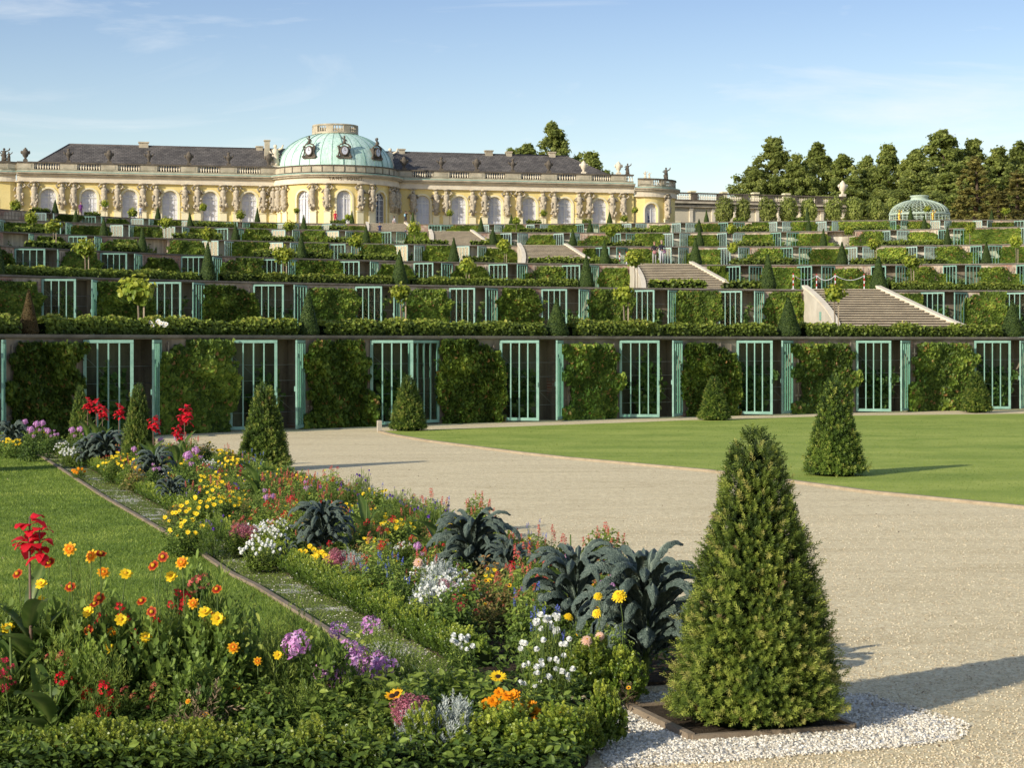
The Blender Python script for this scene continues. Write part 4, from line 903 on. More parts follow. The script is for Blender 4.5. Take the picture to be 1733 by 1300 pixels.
for i in range(32):
    an = 2 * math.pi * i / 32; big = i % 4 == 0
    mb.tube([((r + .015) * math.cos(an), RV + (r + .015) * math.sin(an), dz + z) for r, z in prof], .09 if big else .035, 4)
mb.build('dome_rib', simple('dark_copper_seam', (.20, .36, .30), (.13, .25, .21), 2, .6), dome)
tr, tz = prof[-1]; tz += dz
mb = MB(); mb.lathe([(tr + .25, 0), (tr + .45, .1), (tr + .45, .3), (tr + .25, .35)], 32, (0, RV, tz - .1)); mb.lathe([(tr + .22, 1.15), (tr + .42, 1.22), (tr + .42, 1.42), (tr + .1, 1.44), (tr + .1, 1.16)], 32, (0, RV, tz - .1))
for i in range(8):
    an = 2 * math.pi * (i + .5) / 8; mb.box(((tr + .25) * math.cos(an), RV + (tr + .25) * math.sin(an), tz + .65), (.3, 1.1, .85), an)
nb = 48; pos = np.array([((tr + .25) * math.cos(2 * math.pi * i / nb), RV + (tr + .25) * math.sin(2 * math.pi * i / nb), tz + .23) for i in range(nb)])
mb.scatter(BALV * 1.25, BALF, pos, np.tile(np.eye(3), (nb, 1, 1)), 1.0, .5)
mb.build('lantern_gallery', STONE, dome)
def statue_mesh(seed, h=1.0, atlas=False, mat=None):
    """carved figure, feet at z=0; atlas: herm with raised arms and a drapery shaft"""
    rr = random.Random(seed); mb = MB(); t = lambda a: a * h; ln = rr.uniform(-.04, .04); tw = rr.choice((-1, 1))
    if atlas:
        mb.tube([(0, -.02, 0), (0, -.03, t(.2)), (ln, -.05, t(.42)), (ln * 1.5, -.05, t(.55)), (ln, -.05, t(.68)), (0, -.05, t(.78)), (0, -.04, t(.82))], [t(.07), t(.085), t(.12), t(.09), t(.115), t(.10), t(.045)], 10)
        mb.blob((ln, -.10, t(.87)), (t(.05), t(.055), t(.062)), 8, 6, .08, seed=seed)
        for sg in (-1, 1):
            up = rr.random() < .7; sh = (sg * t(.11), -.06, t(.77))
            if up: mb.tube([sh, (sg * t(.19), -.12, t(.86)), (sg * t(.10), -.10, t(.97))], [t(.042), t(.036), t(.026)], 6)
            else: mb.tube([sh, (sg * t(.18), -.12, t(.66)), (sg * t(.04), -.22, t(.62))], [t(.042), t(.036), t(.026)], 6)
        for i in range(16):
            z = t(rr.uniform(.08, .55)); mb.blob((rr.uniform(-.12, .12) * h, -.06 - rr.uniform(0, .08) * h, z), (t(rr.uniform(.03, .06)), t(.045), t(rr.uniform(.03, .08))), 6, 5, .3, seed=seed * 31 + i)
        mb.blob((0, 0, t(.985)), (t(.17), t(.11), t(.035)), 8, 4, .15, seed=seed)
    else:
        mb.box((0, 0, t(.03)), (t(.3), t(.3), t(.06)))
        mb.tube([(0, 0, t(.05)), (0, 0, t(.25)), (ln, 0, t(.45)), (ln, 0, t(.6)), (0, 0, t(.75)), (0, 0, t(.82))], [t(.13), t(.12), t(.11), t(.09), t(.11), t(.04)], 10)
        mb.blob((0, -.02, t(.9)), (t(.06), t(.065), t(.08)), 8, 6, .06, seed=seed)
        mb.tube([(t(.1) * tw, 0, t(.75)), (t(.2) * tw, -.05, t(.66)), (t(.12) * tw, -.1 * h, t(.56))], [t(.045), t(.038), t(.03)], 6)
        mb.tube([(-t(.1) * tw, 0, t(.75)), (-t(.22) * tw, -.02, t(.83)), (-t(.25) * tw, -.05 * h, t(.97))], [t(.045), t(.036), t(.026)], 6)
        for i in range(10): mb.blob((rr.uniform(-.1, .1) * h, rr.uniform(-.1, .1) * h, t(rr.uniform(.08, .6))), (t(.06), t(.06), t(.09)), 6, 5, .3, seed=seed * 17 + i)
    return mb.mesh('caryatid' if atlas else 'statue', mat)
ATL = simple('carved_sandstone', (.72, .63, .46), (.33, .275, .20), 3.2, .9, bstr=.6, bdist=.04)
ATM = [statue_mesh(s, 3.75, True, ATL) for s in range(6)]
plm = MB(); plm.box((0, -.09, 1.45), (.95, .22, 2.9)); plm.box((0, -.12, 2.95), (1.1, .34, .16)); plm.box((0, -.03, 4.8), (.62, .10, 3.7)); PLM = plm.mesh('pilaster', YEL_L)
def herm(mp, s, ang):
    x, y, z = mp(s, 0, 0); p = link('pilaster', PLM, pal, (x, y, 0), ang)
    link('caryatid', random.choice(ATM), p, (0, -.18, 3.02), 0, (random.choice((-1, 1)) * 1.1, 1.3, 1))
for x in (33, 57.5, 105, 125.5, 176, 199, 242, 264.5, 313, 334, 378, 400, 445, 462): herm(flat, pu(x, -.2), 0)
for x in (699, 738, 755.5, 800, 820, 858, 879.5, 919, 938, 980, 997, 1036, 1055.5): herm(flat, pu(x, -.2), 0)
for a in (-1.20, -1.04, -.49, -.265, .255, .46, .93, 1.08, 1.24): herm(rot, a * RR, a)
for a in (.55, ): herm(endR, a * ER, a)
# cartouche dormers on the dome
car = MB(); car.lathe([(.66, -.1), (.70, .1), (.62, .34), (.48, .38), (.46, .2)], 20)
CV = np.concatenate(car.V); CV = np.c_[CV[:, 0], -CV[:, 2], CV[:, 1] * 1.2 + 1.15]
car2 = MB(); car2.lathe([(0, 0), (.43, .0)], 20); C2 = np.concatenate(car2.V); C2 = np.c_[C2[:, 0], -C2[:, 2] - .14, C2[:, 1] * 1.25 + 1.15]
def cartouche(a):
    R0 = 8.0; x, y = R0 * math.sin(a), RV - R0 * math.cos(a); c = MB()
    c.box((0, .35, 1.05), (1.35, .9, 1.5)); c.add(CV, car.F[0][0], smooth=True); c.box((0, -.05, .12), (2.0, .5, .24)); 
    for sg in (-1, 1):
        c.tube([(sg * 1.0, -.1, .2), (sg * .88, -.15, .6), (sg * .78, -.1, 1.1), (sg * .92, -.12, 1.75), (sg * .6, -.1, 2.1), (0, -.1, 2.3)], [.16, .12, .1, .13, .12, .13], 8)
        c.blob((sg * .98, -.12, .3), (.26, .2, .22), 8, 6, .2, seed=3); c.blob((sg * .85, -.12, 1.8), (.22, .18, .18), 8, 6, .25, seed=5)
    c.tube([(0, -.1, 2.2), (.03, -.1, 2.7), (0, -.1, 3.05)], [.26, .2, .12], 8); c.blob((0, -.12, 3.25), (.17, .17, .2), 8, 6, .1); c.tube([(0, -.1, 2.9), (.32, -.12, 2.75), (.42, -.15, 2.45)], [.09, .08, .06], 6); c.tube([(0, -.1, 2.9), (-.3, -.12, 3.0), (-.42, -.15, 3.3)], [.09, .08, .05], 6)
    o = c.build('dormer_cartouche', STONE_D, dome, (x, y, dz + 1.0), a); o.scale = (.92, 1, .92)
    d = MB(); d.lathe([(0, 0), (.47, 0)], 20); q = np.concatenate(d.V); e = MB(); e.add(np.c_[q[:, 0], np.full(len(q), -.36), q[:, 1] * 1.35 + 1.2], d.F[0][0]); w = e.build('pane', PANE_W, o)
    hnd = MB(); hnd.box((0, -.385, 1.4), (.05, .02, .42)); hnd.box((.12, -.385, 1.2), (.26, .02, .05)); hnd.build('clock_hand', STONE_D, w)
for a in (-.60, .015, .66): cartouche(a)
# inscription on the rotunda frieze
cu = bpy.data.curves.new('inscription', 'FONT'); cu.body = 'SANS, SOUCI.'; cu.size = .62; cu.align_x = 'CENTER'; cu.extrude = .03; cu.space_character = 1.35
to = bpy.data.objects.new('tmp_text', cu); COL.objects.link(to); dg = bpy.context.evaluated_depsgraph_get(); me = bpy.data.meshes.new_from_object(to.evaluated_get(dg)); bpy.data.objects.remove(to)
RI = RR + .375
for v in me.vertices:
    s, h, t = v.co.x, v.co.y, v.co.z; an = (s + .3) / RI; v.co = ((RI + t) * math.sin(an), RV - (RI + t) * math.cos(an), 7.2 + h)
me.materials.clear(); me.materials.append(simple('bronze_lettering', (.22, .14, .05), (.12, .08, .03), 3, .5, metal=.3)); link('inscription', me, pal)
# vases and statues standing on the balustrade: things of their own
def vase_mesh(kind, mat):
    m = MB()
    if kind == 0: m.box((0, 0, .12), (.55, .55, .24)); m.lathe([(.1, .2), (.22, .26), (.12, .42), (.3, .62), (.42, .95), (.40, 1.25), (.26, 1.38), (.30, 1.46), (.14, 1.55), (.09, 1.68), (0, 1.72)], 14)
    else:
        m.box((0, 0, .12), (.5, .5, .24)); m.lathe([(.1, .2), (.2, .28), (.1, .45), (.24, .7), (.32, 1.0), (.28, 1.2), (.12, 1.35), (.14, 1.5), (.26, 1.62), (.05, 1.7), (0, 1.75)], 14)
        for sg in (-1, 1): m.tube([(sg * .26, 0, .9), (sg * .5, 0, 1.15), (sg * .62, 0, 1.3)], [.1, .09, .05], 6)
    if kind == 0:
        for sg in (-1, 1): m.blob((sg * .44, -.05, 1.1), (.16, .16, .22), 7, 5, .25, seed=2)
    return m.mesh('stone_vase', mat)
VS = [vase_mesh(0, STONE_D), vase_mesh(1, STONE_D)]; VL = vase_mesh(0, STONE_L)
for side, us in (('left', vasL), ('right', vasR)):
    for i, u in enumerate(us):
        pale = side == 'right' and i >= 5
        me = VL if pale else VS[i % 2]; p = pw(u, .1, 9.5)
        o = link('stone_vase', me, None, p, PHI, 1.12)
        tag(o, 'carved %s stone vase on the palace balustrade, %s from the left on the %s wing' % ('pale' if pale else 'dark', ordn(i + 1), side), 'vase', 'stone vases on the palace balustrade')
SM = [statue_mesh(s, 1.0, False, m) for s, m in ((40, STONE_D), (41, STONE_L), (42, STONE_D))]
def statue(x, v, z, h, mi, lb, sc=1.0):
    u = pu(x, v); o = link('statue', SM[mi], None, pw(u, v, z), PHI, (h * sc * 1.3, h * 1.3, h)); tag(o, lb, 'statue', 'statues along the palace roofline')
statue(7, .2, 9.42, 1.9, 0, 'dark statue group at the far left end of the palace roof', 1.2); statue(15, .2, 9.42, 1.4, 2, 'smaller dark figure beside the group at the palace roof left end')
statue(466, .8, 9.5, 3.3, 1, 'pale stone statue standing left of the green dome'); statue(477, 1.3, 9.5, 2.0, 0, 'small dark figure tucked against the left side of the dome')
statue(660, .9, 9.3, 3.4, 1, 'pale stone statue standing right of the green dome'); statue(1062, .3, 9.5, 1.7, 0, 'dark statue at the right end of the straight palace balustrade')
statue(1092, -.0, 9.0, 1.1, 1, 'small pale putto on the round right end pavilion'); statue(1099, -.0, 9.0, .9, 1, 'smaller pale putto beside its twin on the round end pavilion'); statue(1127, 3.0, 9.0, 2.0, 2, 'dark statue at the outermost right edge of the end pavilion')
# ---------------------------------------------------------------- side gallery to the right
gl = P(1128, 296, 18.0); gr = P(1429, 306, 18.0); gd = (gr - gl); GL = gd.length; ga = math.atan2(gd.y, gd.x)
gal = thing('side_building', 'low pale side building with balustrade roof right of the palace', 'building', gl, ga)
mb = MB(); mb.box((GL / 2, 4, 3.3), (GL, 8, 6.6)); mb.build('wall', simple('cream_plaster', (.74, .66, .48), (.62, .55, .40), .4, .85, bstr=.05), gal)
mb = MB(); mb.box((GL / 2, 3.8, 6.35), (GL + .5, 8.9, .4)); mb.box((GL / 2, 3.7, 6.86), (GL + .9, 9.6, .3)); mb.build('cornice', STONE, gal)
mb = MB(); mb.box((GL / 2, -.1, 7.2), (GL + .3, .5, .34)); 
for i in range(8): mb.box((.4 + (GL - .8) * i / 7, -.1, 7.82), (.9, .56, .9))
mb.build('balustrade_panel', STONE_D, gal)
mb = MB(); mb.box((GL / 2, -.1, 8.37), (GL + .4, .7, .2)); mb.build('balustrade_rail', STONE_D, gal)
for i in range(7):
    pos = [(.4 + (GL - .8) * (i + .5 + .0) / 7 + o, -.1, 7.37) for o in np.arange(-1.5, 1.51, .3)]
    mb = MB(); mb.scatter(BALV * 1.3, BALF, np.array(pos), np.tile(np.eye(3), (len(pos), 1, 1)), 1.0, .5); mb.build('baluster_row', STONE_L, gal)
for x in (1.0, 6.6, 12.2, 17.8, 23.4): 
    c = MB(); c.box((x, 5, 8.2), (.9, .9, 1.6)); c.box((x, 5, 9.1), (1.1, 1.1, .2)); c.build('chimney', YEL_L, gal)
for i, x in enumerate(np.linspace(1.7, GL - 1.7, 8)):
    w = MB(); w.box((x, -.04, 2.6), (1.5, .1, 2.6)); o = w.build('window', YEL_L, gal); q = MB(); q.box((x, -.1, 2.6), (1.1, .05, 2.2)); q.build('pane', PANE_D, o)
    q = MB()
    for dx in (-.55, -.05, .5): q.box((x + dx, -.14, 2.6), (.07, .04, 2.2))
    for dz_ in (1.55, 2.2, 2.9, 3.6): q.box((x, -.145, dz_), (1.1, .035, .06))
    q.build('glazing_bar', WHITE, o)
for i, x in enumerate(np.linspace(0.3, GL - .3, 9)):
    w = MB(); w.box((x, -.12, 3.05), (.55, .24, 6.1)); w.box((x, -.16, .2), (.7, .34, .4)); w.box((x, -.16, 5.9), (.7, .34, .3)); w.build('pilaster', STONE_L, gal)
dv = MB(); dv.box((1.4, -.16, 2.0), (1.1, .06, 3.9)); 
o = link('stone_vase', VL, None, P(1426, 304, 26.4), ga, 1.5); tag(o, 'tall pale stone vase on the right corner of the side building', 'vase')
# clipped round trees before the side building
def crown(seed, n, mat, rx, rz, leaf, lobes=0, spiky=0):
    rg = np.random.default_rng(seed); v = rg.normal(size=(n, 3)); v /= np.linalg.norm(v, axis=1, keepdims=True)
    rad = (.72 + .42 * vnoise(v + 4, 2.4, seed)) * rg.uniform(.72, 1.03, n); p = v * rad[:, None] * np.array([rx, rx, rz])
    nr = v + rg.normal(0, .45, (n, 3)) + np.array([0, 0, .3]); mb = MB()
    mb.scatter(CLUMP[0], CLUMP[1], p, frames(nr, rg), leaf * rg.uniform(.6, 1.3, n), np.clip(.1 + .7 * (rad - .5) * 1.6 + rg.normal(0, .15, n), 0, 1)); return mb.mesh('crown', mat)
RC = [crown(s, 1500, TREE_A, 1.55, 2.0, .26) for s in range(3)]
trunkm = MB(); trunkm.tube([(0, 0, 0), (0, 0, 1)], [.14, .1], 6); TRK = trunkm.mesh('trunk', BARK)
for i, (x, w) in enumerate(((1226, 33), (1258, 26), (1300, 34), (1334, 32), (1369, 30), (1410, 33), (1446, 32), (1482, 30), (1512, 26))):
    d = 272 + i * 1.2; p = P(x, d, 18 - .03); s = w / F * d / 3.0; top = 2.75 + (580 - 333) * d / F - 18; zc = max(2.0, top - 2.0)
    r = thing('clipped_round_tree', 'dark clipped round tree, %s from the left in the row beside the palace' % ordn(i + 1), 'tree', p, U(0, 6), 'clipped round trees in a row beside the palace')
    link('trunk', TRK, r, scale=(1, 1, zc)); link('crown', RC[i % 3], r, (0, 0, zc), 0, (s, s, 1.08))
# ---------------------------------------------------------------- trellis pavilion
tp = P(1556, 252, 18.0); LAT = simple('pale_green_lattice', (.58, .68, .54), (.46, .57, .45), 2, .6)
pav = thing('trellis_pavilion', 'pale green domed trellis pavilion at the right end of the top terrace', 'pavilion', tp)
R1 = 3.95; lat = MB(); frm = MB(); pr = [(R1 * math.cos(t), 1.9 + 2.0 * math.sin(t)) for t in np.linspace(0, 1.28, 12)]
for i in range(40):
    an = 2 * math.pi * i / 40; mb_ = frm if i % 5 == 0 else lat
    mb_.tube([(r * math.cos(an), r * math.sin(an), z) for r, z in pr], .07 if i % 5 == 0 else .034, 4); mb_.tube([(R1 * math.cos(an), R1 * math.sin(an), 0), (R1 * math.cos(an), R1 * math.sin(an), 1.9)], .06 if i % 5 == 0 else .034, 4)
for i in range(40):
    for sg in (-1, 1):
        pts = []
        for j, (r, z) in enumerate(pr): an = 2 * math.pi * i / 40 + sg * j * .09; pts.append((r * math.cos(an), r * math.sin(an), z))
        lat.tube(pts, .02, 4)
for z in np.arange(.25, 1.9, .3): lat.tube([(R1 * math.cos(a), R1 * math.sin(a), z) for a in np.linspace(0, 2 * math.pi, 40)], .03, 4)
for r, z in pr[0:1] + pr[-1:]: frm.tube([(r * math.cos(a), r * math.sin(a), z) for a in np.linspace(0, 2 * math.pi, 41)], .12, 6)
rt, zt = pr[-1]; lat.build('lattice', LAT, pav); frm.build('frame', LAT, pav)
mb = MB(); mb.lathe([(rt, 0), (rt + .05, .1), (rt - .02, .45), (rt + .12, .5), (rt + .1, .62), (0, .66)], 24, (0, 0, zt)); mb.build('cap', LAT, pav)
for x, lb in ((1522, 'gilded figure left of the centre of the trellis pavilion'), (1579, 'gilded figure right of the centre of the trellis pavilion')):
    o = link('statue', statue_mesh(60 + x, 1.0, False, GOLD), None, P(x, 240, 18), 0, (1.35, 1.3, 1.75)); tag(o, lb, 'statue', 'gilded figures')
# ---------------------------------------------------------------- big trees behind
def tree_mesh(seed, n, mat, Hh=18., W=6.5, kind='broad', leaf=.42):
    rr = random.Random(seed); rg = np.random.default_rng(seed); tk = MB(); cl = []
    tk.tube([(0, 0, 0), (.1, 0, Hh * .3), (-.1, .1, Hh * .6), (0, 0, Hh * .9)], [.42, .34, .2, .06], 8)
    nl = 270 if kind == 'broad' else 160
    for i in range(nl):
        u = (i + rr.random()) / nl; an = i * 2.4 + rr.uniform(-.4, .4)
        if kind == 'broad': env = W * (.5 + .65 * math.sin(min(1, u * 1.05 + .12) * math.pi) ** .7) * max(.12, 1 - max(0, u - .72) * 2.9) * .76
        else: env = W * (1 - u) ** .75 * .8 + .3
        R = env * rr.uniform(.15, 1.08) ** .7; z = Hh * (.06 + .90 * u + rr.uniform(-.04, .04)); c = (R * math.cos(an), R * math.sin(an), z)
        cl.append((c, rr.uniform(.35, 1.25) * W * (.16 if kind == 'broad' else .12) * (1.15 - .55 * u)))
        if i % 9 == 0: tk.tube([(0, 0, z - R * .7 if z - R * .7 > 0 else .5), (c[0] * .5, c[1] * .5, z - R * .25), c], [.13, .08, .03], 5)
    k = rg.integers(0, len(cl), n); C = np.array([c for c, _ in cl])[k]; S = np.array([s for _, s in cl])[k]
    v = rg.normal(size=(n, 3)); v /= np.linalg.norm(v, axis=1, keepdims=True); rad = rg.uniform(.1, 1.0, n) ** .6 * (.35 + 1.2 * vnoise(C + v * 2, 1.5, seed))
    p = C + v * (S * rad)[:, None] * np.array([1, 1, .95]); nr = v + rg.normal(0, .5, (n, 3)) + np.array([0, 0, .4])
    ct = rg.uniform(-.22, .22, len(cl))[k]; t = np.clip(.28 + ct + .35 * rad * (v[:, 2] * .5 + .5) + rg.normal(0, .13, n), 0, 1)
    mb = MB(); mb.scatter(CLUMP[0], CLUMP[1], p, frames(nr, rg), leaf * rg.uniform(.55, 1.3, n), t)
    return mb.mesh('crown', mat), tk.mesh('trunk', BARK)
TB = [tree_mesh(s, 40000, TREE_A, kind='broad', leaf=.30) for s in (1, 2, 3, 4)]; TC = [tree_mesh(s, 13000, TREE_B, W=5.0, kind='cone', leaf=.36) for s in (7, 8)]
TREES = [(893, 240, 36, 330, 0, 'low broad tree showing above the roof left of the tall one'), (938, 205, 34, 338, 0, 'tall broad tree rising above the right wing roof'), (1000, 254, 36, 325, 0, 'round dark tree behind the right end of the palace roof'), (866, 250, 28, 342, 0, 'small tree top just above the roof ridge'),
    (1277, 284, 24, 330, 0, 'low tree at the left end of the wood'), (1311, 230, 36, 335, 0, 'tall tree rising at the left end of the wood'), (1347, 258, 26, 330, 0, 'narrow tree just right of the tall left one'), (1385, 240, 34, 338, 0, 'tall tree with a thin pointed crest, third peak of the wood'),
    (1425, 258, 32, 334, 0, 'rounded tree behind the tall vase on the side building'), (1466, 262, 28, 340, 0, 'lower tree filling the dip in the wood'), (1503, 241, 32, 334, 0, 'pointed tree left above the trellis dome'), (1548, 250, 34, 330, 0, 'broad tree directly above the trellis dome'),
    (1597, 216, 44, 340, 0, 'highest and broadest tree of the wood'), (1645, 234, 34, 345, 0, 'tall tree next to the highest one'), (1690, 246, 34, 345, 0, 'rounded tree near the right edge of the wood'), (1726, 238, 36, 350, 0, 'tall tree cut by the right edge of the picture'),
    (1652, 262, 34, 300, 1, 'feathery olive-brown conifer right of the trellis dome'), (1722, 285, 32, 295, 1, 'feathery brown conifer at the right picture edge'), (1440, 300, 36, 312, 0, 'bushy tree low behind the side building corner'), (1490, 310, 30, 308, 0, 'bushy tree low left of the trellis dome'), (1600, 290, 36, 318, 0, 'bushy dark tree behind the trellis dome'), (1780, 250, 40, 330, 0, 'tree just beyond the right picture edge'), (1536, 300, 30, 305, 0, 'bushy tree close behind the trellis dome'), (1690, 320, 30, 285, 1, 'low olive shrubby conifer before the wood')]
for i, (x, yt, hw, d, kd, lb) in enumerate(TREES):
    p = P(x, d, 18 - .03); hh = 2.75 + (580 - yt) * d / F - 18; m = TC[i % 2] if kd else TB[i % 4]; w = hw / F * d / (5.0 if not kd else 4.4) * 1.9
    r = thing('tree', lb, 'tree', p, U(0, 6), 'trees of the wood behind the terraces', (w, w, hh / 18.2)); link('crown', m[0], r); link('trunk', m[1], r)
# ---------------------------------------------------------------- flowers
def petal(name, c0, c1, c2=None, tr=.3): return foliage(name, [(0, c0), (.6, c1), (1, c2 or c1)], .55, tr, .15, var=.12)
RED = petal('red_petal', (.30, .006, .012), (.72, .02, .035)); CRIM = petal('crimson_petal', (.25, .008, .03), (.62, .03, .09)); CORAL = petal('coral_petal', (.42, .05, .05), (.72, .14, .12), (.6, .25, .12))
YEL = petal('yellow_petal', (.80, .42, .01), (.95, .68, .03)); ORA = petal('orange_petal', (.75, .16, .005), (.95, .36, .01)); MAR = petal('maroon_petal', (.12, .008, .006), (.34, .02, .012), (.9, .35, .02))
BICO = petal('striped_petal', (.55, .06, .008), (.92, .34, .015), (.95, .6, .03)); WHT = petal('white_petal', (.62, .62, .55), (.86, .86, .80)); PNK = petal('pink_petal', (.48, .14, .42), (.72, .36, .66), (.82, .55, .78))
PUR = petal('purple_petal', (.09, .03, .30), (.22, .10, .50)); BLU = petal('blue_petal', (.05, .07, .35), (.16, .20, .62)); PEACH = petal('peach_petal', (.75, .32, .20), (.88, .58, .42)); SED = petal('sedum_floret', (.22, .04, .07), (.44, .13, .18), (.55, .24, .28), .1)
EYE = simple('flower_eye', (.85, .50, .02), (.6, .3, .01), 40, .8, bstr=.5); EYE_D = simple('dark_flower_eye', (.05, .025, .012), (.02, .01, .006), 40, .9, bstr=.5)
STEMM = simple('green_stem', (.13, .19, .04), (.08, .12, .025), 20, .6); STEMR = simple('purple_stem', (.22, .10, .10), (.14, .12, .05), 20, .6)
LFG = foliage('garden_leaf', [(0, (.03, .06, .012)), (.5, (.12, .19, .028)), (1, (.34, .41, .07))], .5, .32)
LFD = foliage('deep_green_leaf', [(0, (.02, .045, .012)), (.5, (.085, .145, .026)), (1, (.27, .36, .06))], .5, .3)
LFY = foliage('light_green_leaf', [(0, (.06, .10, .014)), (.5, (.20, .28, .04)), (1, (.44, .48, .09))], .5, .35)
LFS = foliage('silver_leaf', [(0, (.16, .19, .16)), (.5, (.36, .40, .36)), (1, (.60, .63, .58))], .8, .1)
LFR = foliage('reddish_leaf', [(0, (.06, .06, .02)), (.5, (.17, .17, .04)), (1, (.40, .22, .08))], .55, .3)
DRY = foliage('withered_leaf', [(0, (.12, .08, .045)), (.5, (.27, .19, .11)), (1, (.42, .32, .2))], .9, .15)
def kalemat():
    m, nt = newmat('kale_leaf'); a = nt.nodes.new('ShaderNodeAttribute'); a.attribute_name = 'tint'; v = coords(nt, 'Object')
    vo = nt.nodes.new('ShaderNodeTexVoronoi'); vo.inputs['Scale'].default_value = 85; nt.links.new(v, vo.inputs['Vector'])
    c = ramp(nt, [(0, (.032, .05, .038)), (.45, (.105, .14, .108)), (.85, (.19, .23, .175)), (1, (.42, .48, .34))], a.outputs['Fac']).outputs[0]
    c = mixc(nt, c, ramp(nt, [(0, (1.25, 1.25, 1.25)), (.6, (.62, .66, .66))], vo.outputs['Distance']).outputs[0], .8, 'MULTIPLY')
    inv = nt.nodes.new('ShaderNodeMath'); inv.operation = 'SUBTRACT'; inv.inputs[0].default_value = 1; nt.links.new(vo.outputs['Distance'], inv.inputs[1])
    finish(nt, c, .55, .35, inv.outputs[0], .9, .010); return m
KALEM = kalemat()
def petals(mb, n, l, w, z=0, tilt=.25, mi=0, t=.6, a0=0, cup=0, r0=.15):
    for i in range(n):
        a = a0 + 2 * math.pi * i / n + U(-.08, .08); ll = l * U(.88, 1.08); tl = tilt + U(-.12, .12); ca, sa = math.cos(a), math.sin(a)
        P0 = [(l * r0, -w * .25, 0), (ll * .55, -w * .5, ll * .55 * tl), (ll, -w * .22, ll * tl - cup), (ll * 1.02, w * .22, ll * tl - cup), (ll * .55, w * .5, ll * .55 * tl), (l * r0, w * .25, 0)]
        v = [(x * ca - y * sa, x * sa + y * ca, z + q) for x, y, q in P0]; k = mb.n
        mb.add(v, [[0, 1, 4, 5], [1, 2, 3, 4]], mi, [t * .5, t, min(1, t * 1.5), min(1, t * 1.5), t, t * .5])
def head(kind):
    m = MB()
    if kind == 'coreopsis': petals(m, 8, .032, .022, t=.8); m.blob((0, 0, .004), (.009, .009, .007), 6, 4, mi=1); return m.mesh('flower', [YEL, EYE])
    if kind == 'tagetes_dark': petals(m, 7, .030, .026, tilt=.1, t=.55); m.blob((0, 0, .006), (.011, .011, .008), 6, 4, mi=1); return m.mesh('flower', [MAR, EYE])
    if kind == 'tagetes_stripe': petals(m, 8, .031, .018, tilt=.12, t=.7); petals(m, 8, .02, .014, z=.006, tilt=.3, t=.3, a0=.4); m.blob((0, 0, .007), (.009, .009, .007), 6, 4, mi=1); return m.mesh('flower', [BICO, EYE])
    if kind == 'tagetes_orange':
        for q, (l, z, tl) in enumerate(((.036, 0, .1), (.03, .008, .35), (.02, .014, .8))): petals(m, 9, l, .022, z, tl, t=.5 + .15 * q, a0=q * .3, cup=.004)
        return m.mesh('flower', [ORA, EYE])
    if kind == 'tagetes_yellow':
        for q, (l, z, tl) in enumerate(((.034, 0, .1), (.026, .008, .4))): petals(m, 8, l, .022, z, tl, t=.8, a0=q * .3)
        m.blob((0, 0, .012), (.01, .01, .007), 6, 4, mi=1); return m.mesh('flower', [YEL, EYE])
    if kind in ('zinnia', 'zinnia_peach'):
        for q in range(5): petals(m, 14, .058 - q * .009, .02, q * .007, .05 + q * .16, t=.55 + .1 * q, a0=q * .2, cup=.006)
        m.blob((0, 0, .032), (.012, .012, .01), 6, 4, mi=1); return m.mesh('flower', [YEL if kind == 'zinnia' else PEACH, EYE])
    if kind == 'pompon':
        for q in range(3): petals(m, 9, .019 - q * .004, .011, q * .004, .15 + q * .5, t=.9, a0=q * .3)
        m.blob((0, 0, .006), (.011, .011, .008), 6, 4, tint=.9); return m.mesh('flower', [WHT])
    if kind == 'daisy': petals(m, 12, .026, .012, t=.9, tilt=.1); m.blob((0, 0, .003), (.008, .008, .006), 6, 4, mi=1); return m.mesh('flower', [WHT, EYE])
    if kind == 'sunflower':
        petals(m, 18, .10, .034, t=.75, tilt=.12); petals(m, 16, .088, .03, z=.008, t=.5, tilt=.25, a0=.17); m.lathe([(.0, .022), (.03, .02), (.044, .008), (.046, -.01)], 14, mi=1); return m.mesh('flower_head', [YEL, EYE_D])
    if kind == 'button_crimson' or kind == 'button_purple':
        for q in range(4): petals(m, 10, .034 - q * .006, .018, q * .009, .1 + q * .5, t=.7, a0=q * .3)
        return m.mesh('flower', [CRIM if 'crim' in kind else PUR])
    if kind == 'gaillardia': petals(m, 10, .04, .02, t=.7); m.blob((0, 0, .004), (.018, .018, .012), 8, 5, mi=1); return m.mesh('flower', [BICO, EYE_D])
def star_cluster(seed, n, r, h, s, mat, name='flower_cluster', shape='dome'):
    rg = np.random.default_rng(seed); m = MB(); p = []
    if shape == 'spike':
        z = rg.random(n) * h; a = rg.random(n) * 6.28; rr = r * (1 - .6 * z / h) * rg.uniform(.5, 1, n); p = np.stack([rr * np.cos(a), rr * np.sin(a), z], 1); nr = np.stack([np.cos(a), np.sin(a), np.full(n, .3)], 1)
    else:
        v = rg.normal(size=(n, 3)); v /= np.linalg.norm(v, axis=1, keepdims=True); v[:, 2] = np.abs(v[:, 2]) - .15; p = v * np.array([r, r, h]) * rg.uniform(.75, 1.05, n)[:, None]; nr = v
    st = ([(0, 0, 0), (.5, -.22, .1), (.55, .2, .1), (.0, .55, .1), (-.5, .3, .12), (-.45, -.35, .1), (.1, -.6, .1)], [[0, 1, 2], [0, 3, 4], [0, 5, 6], [0, 2, 3]])
    m.scatter(st[0], st[1], p, frames(nr + rg.normal(0, .4, (n, 3)), rg), s * rg.uniform(.7, 1.2, n), np.clip(rg.normal(.6, .25, n), 0, 1)); return m.mesh(name, mat)
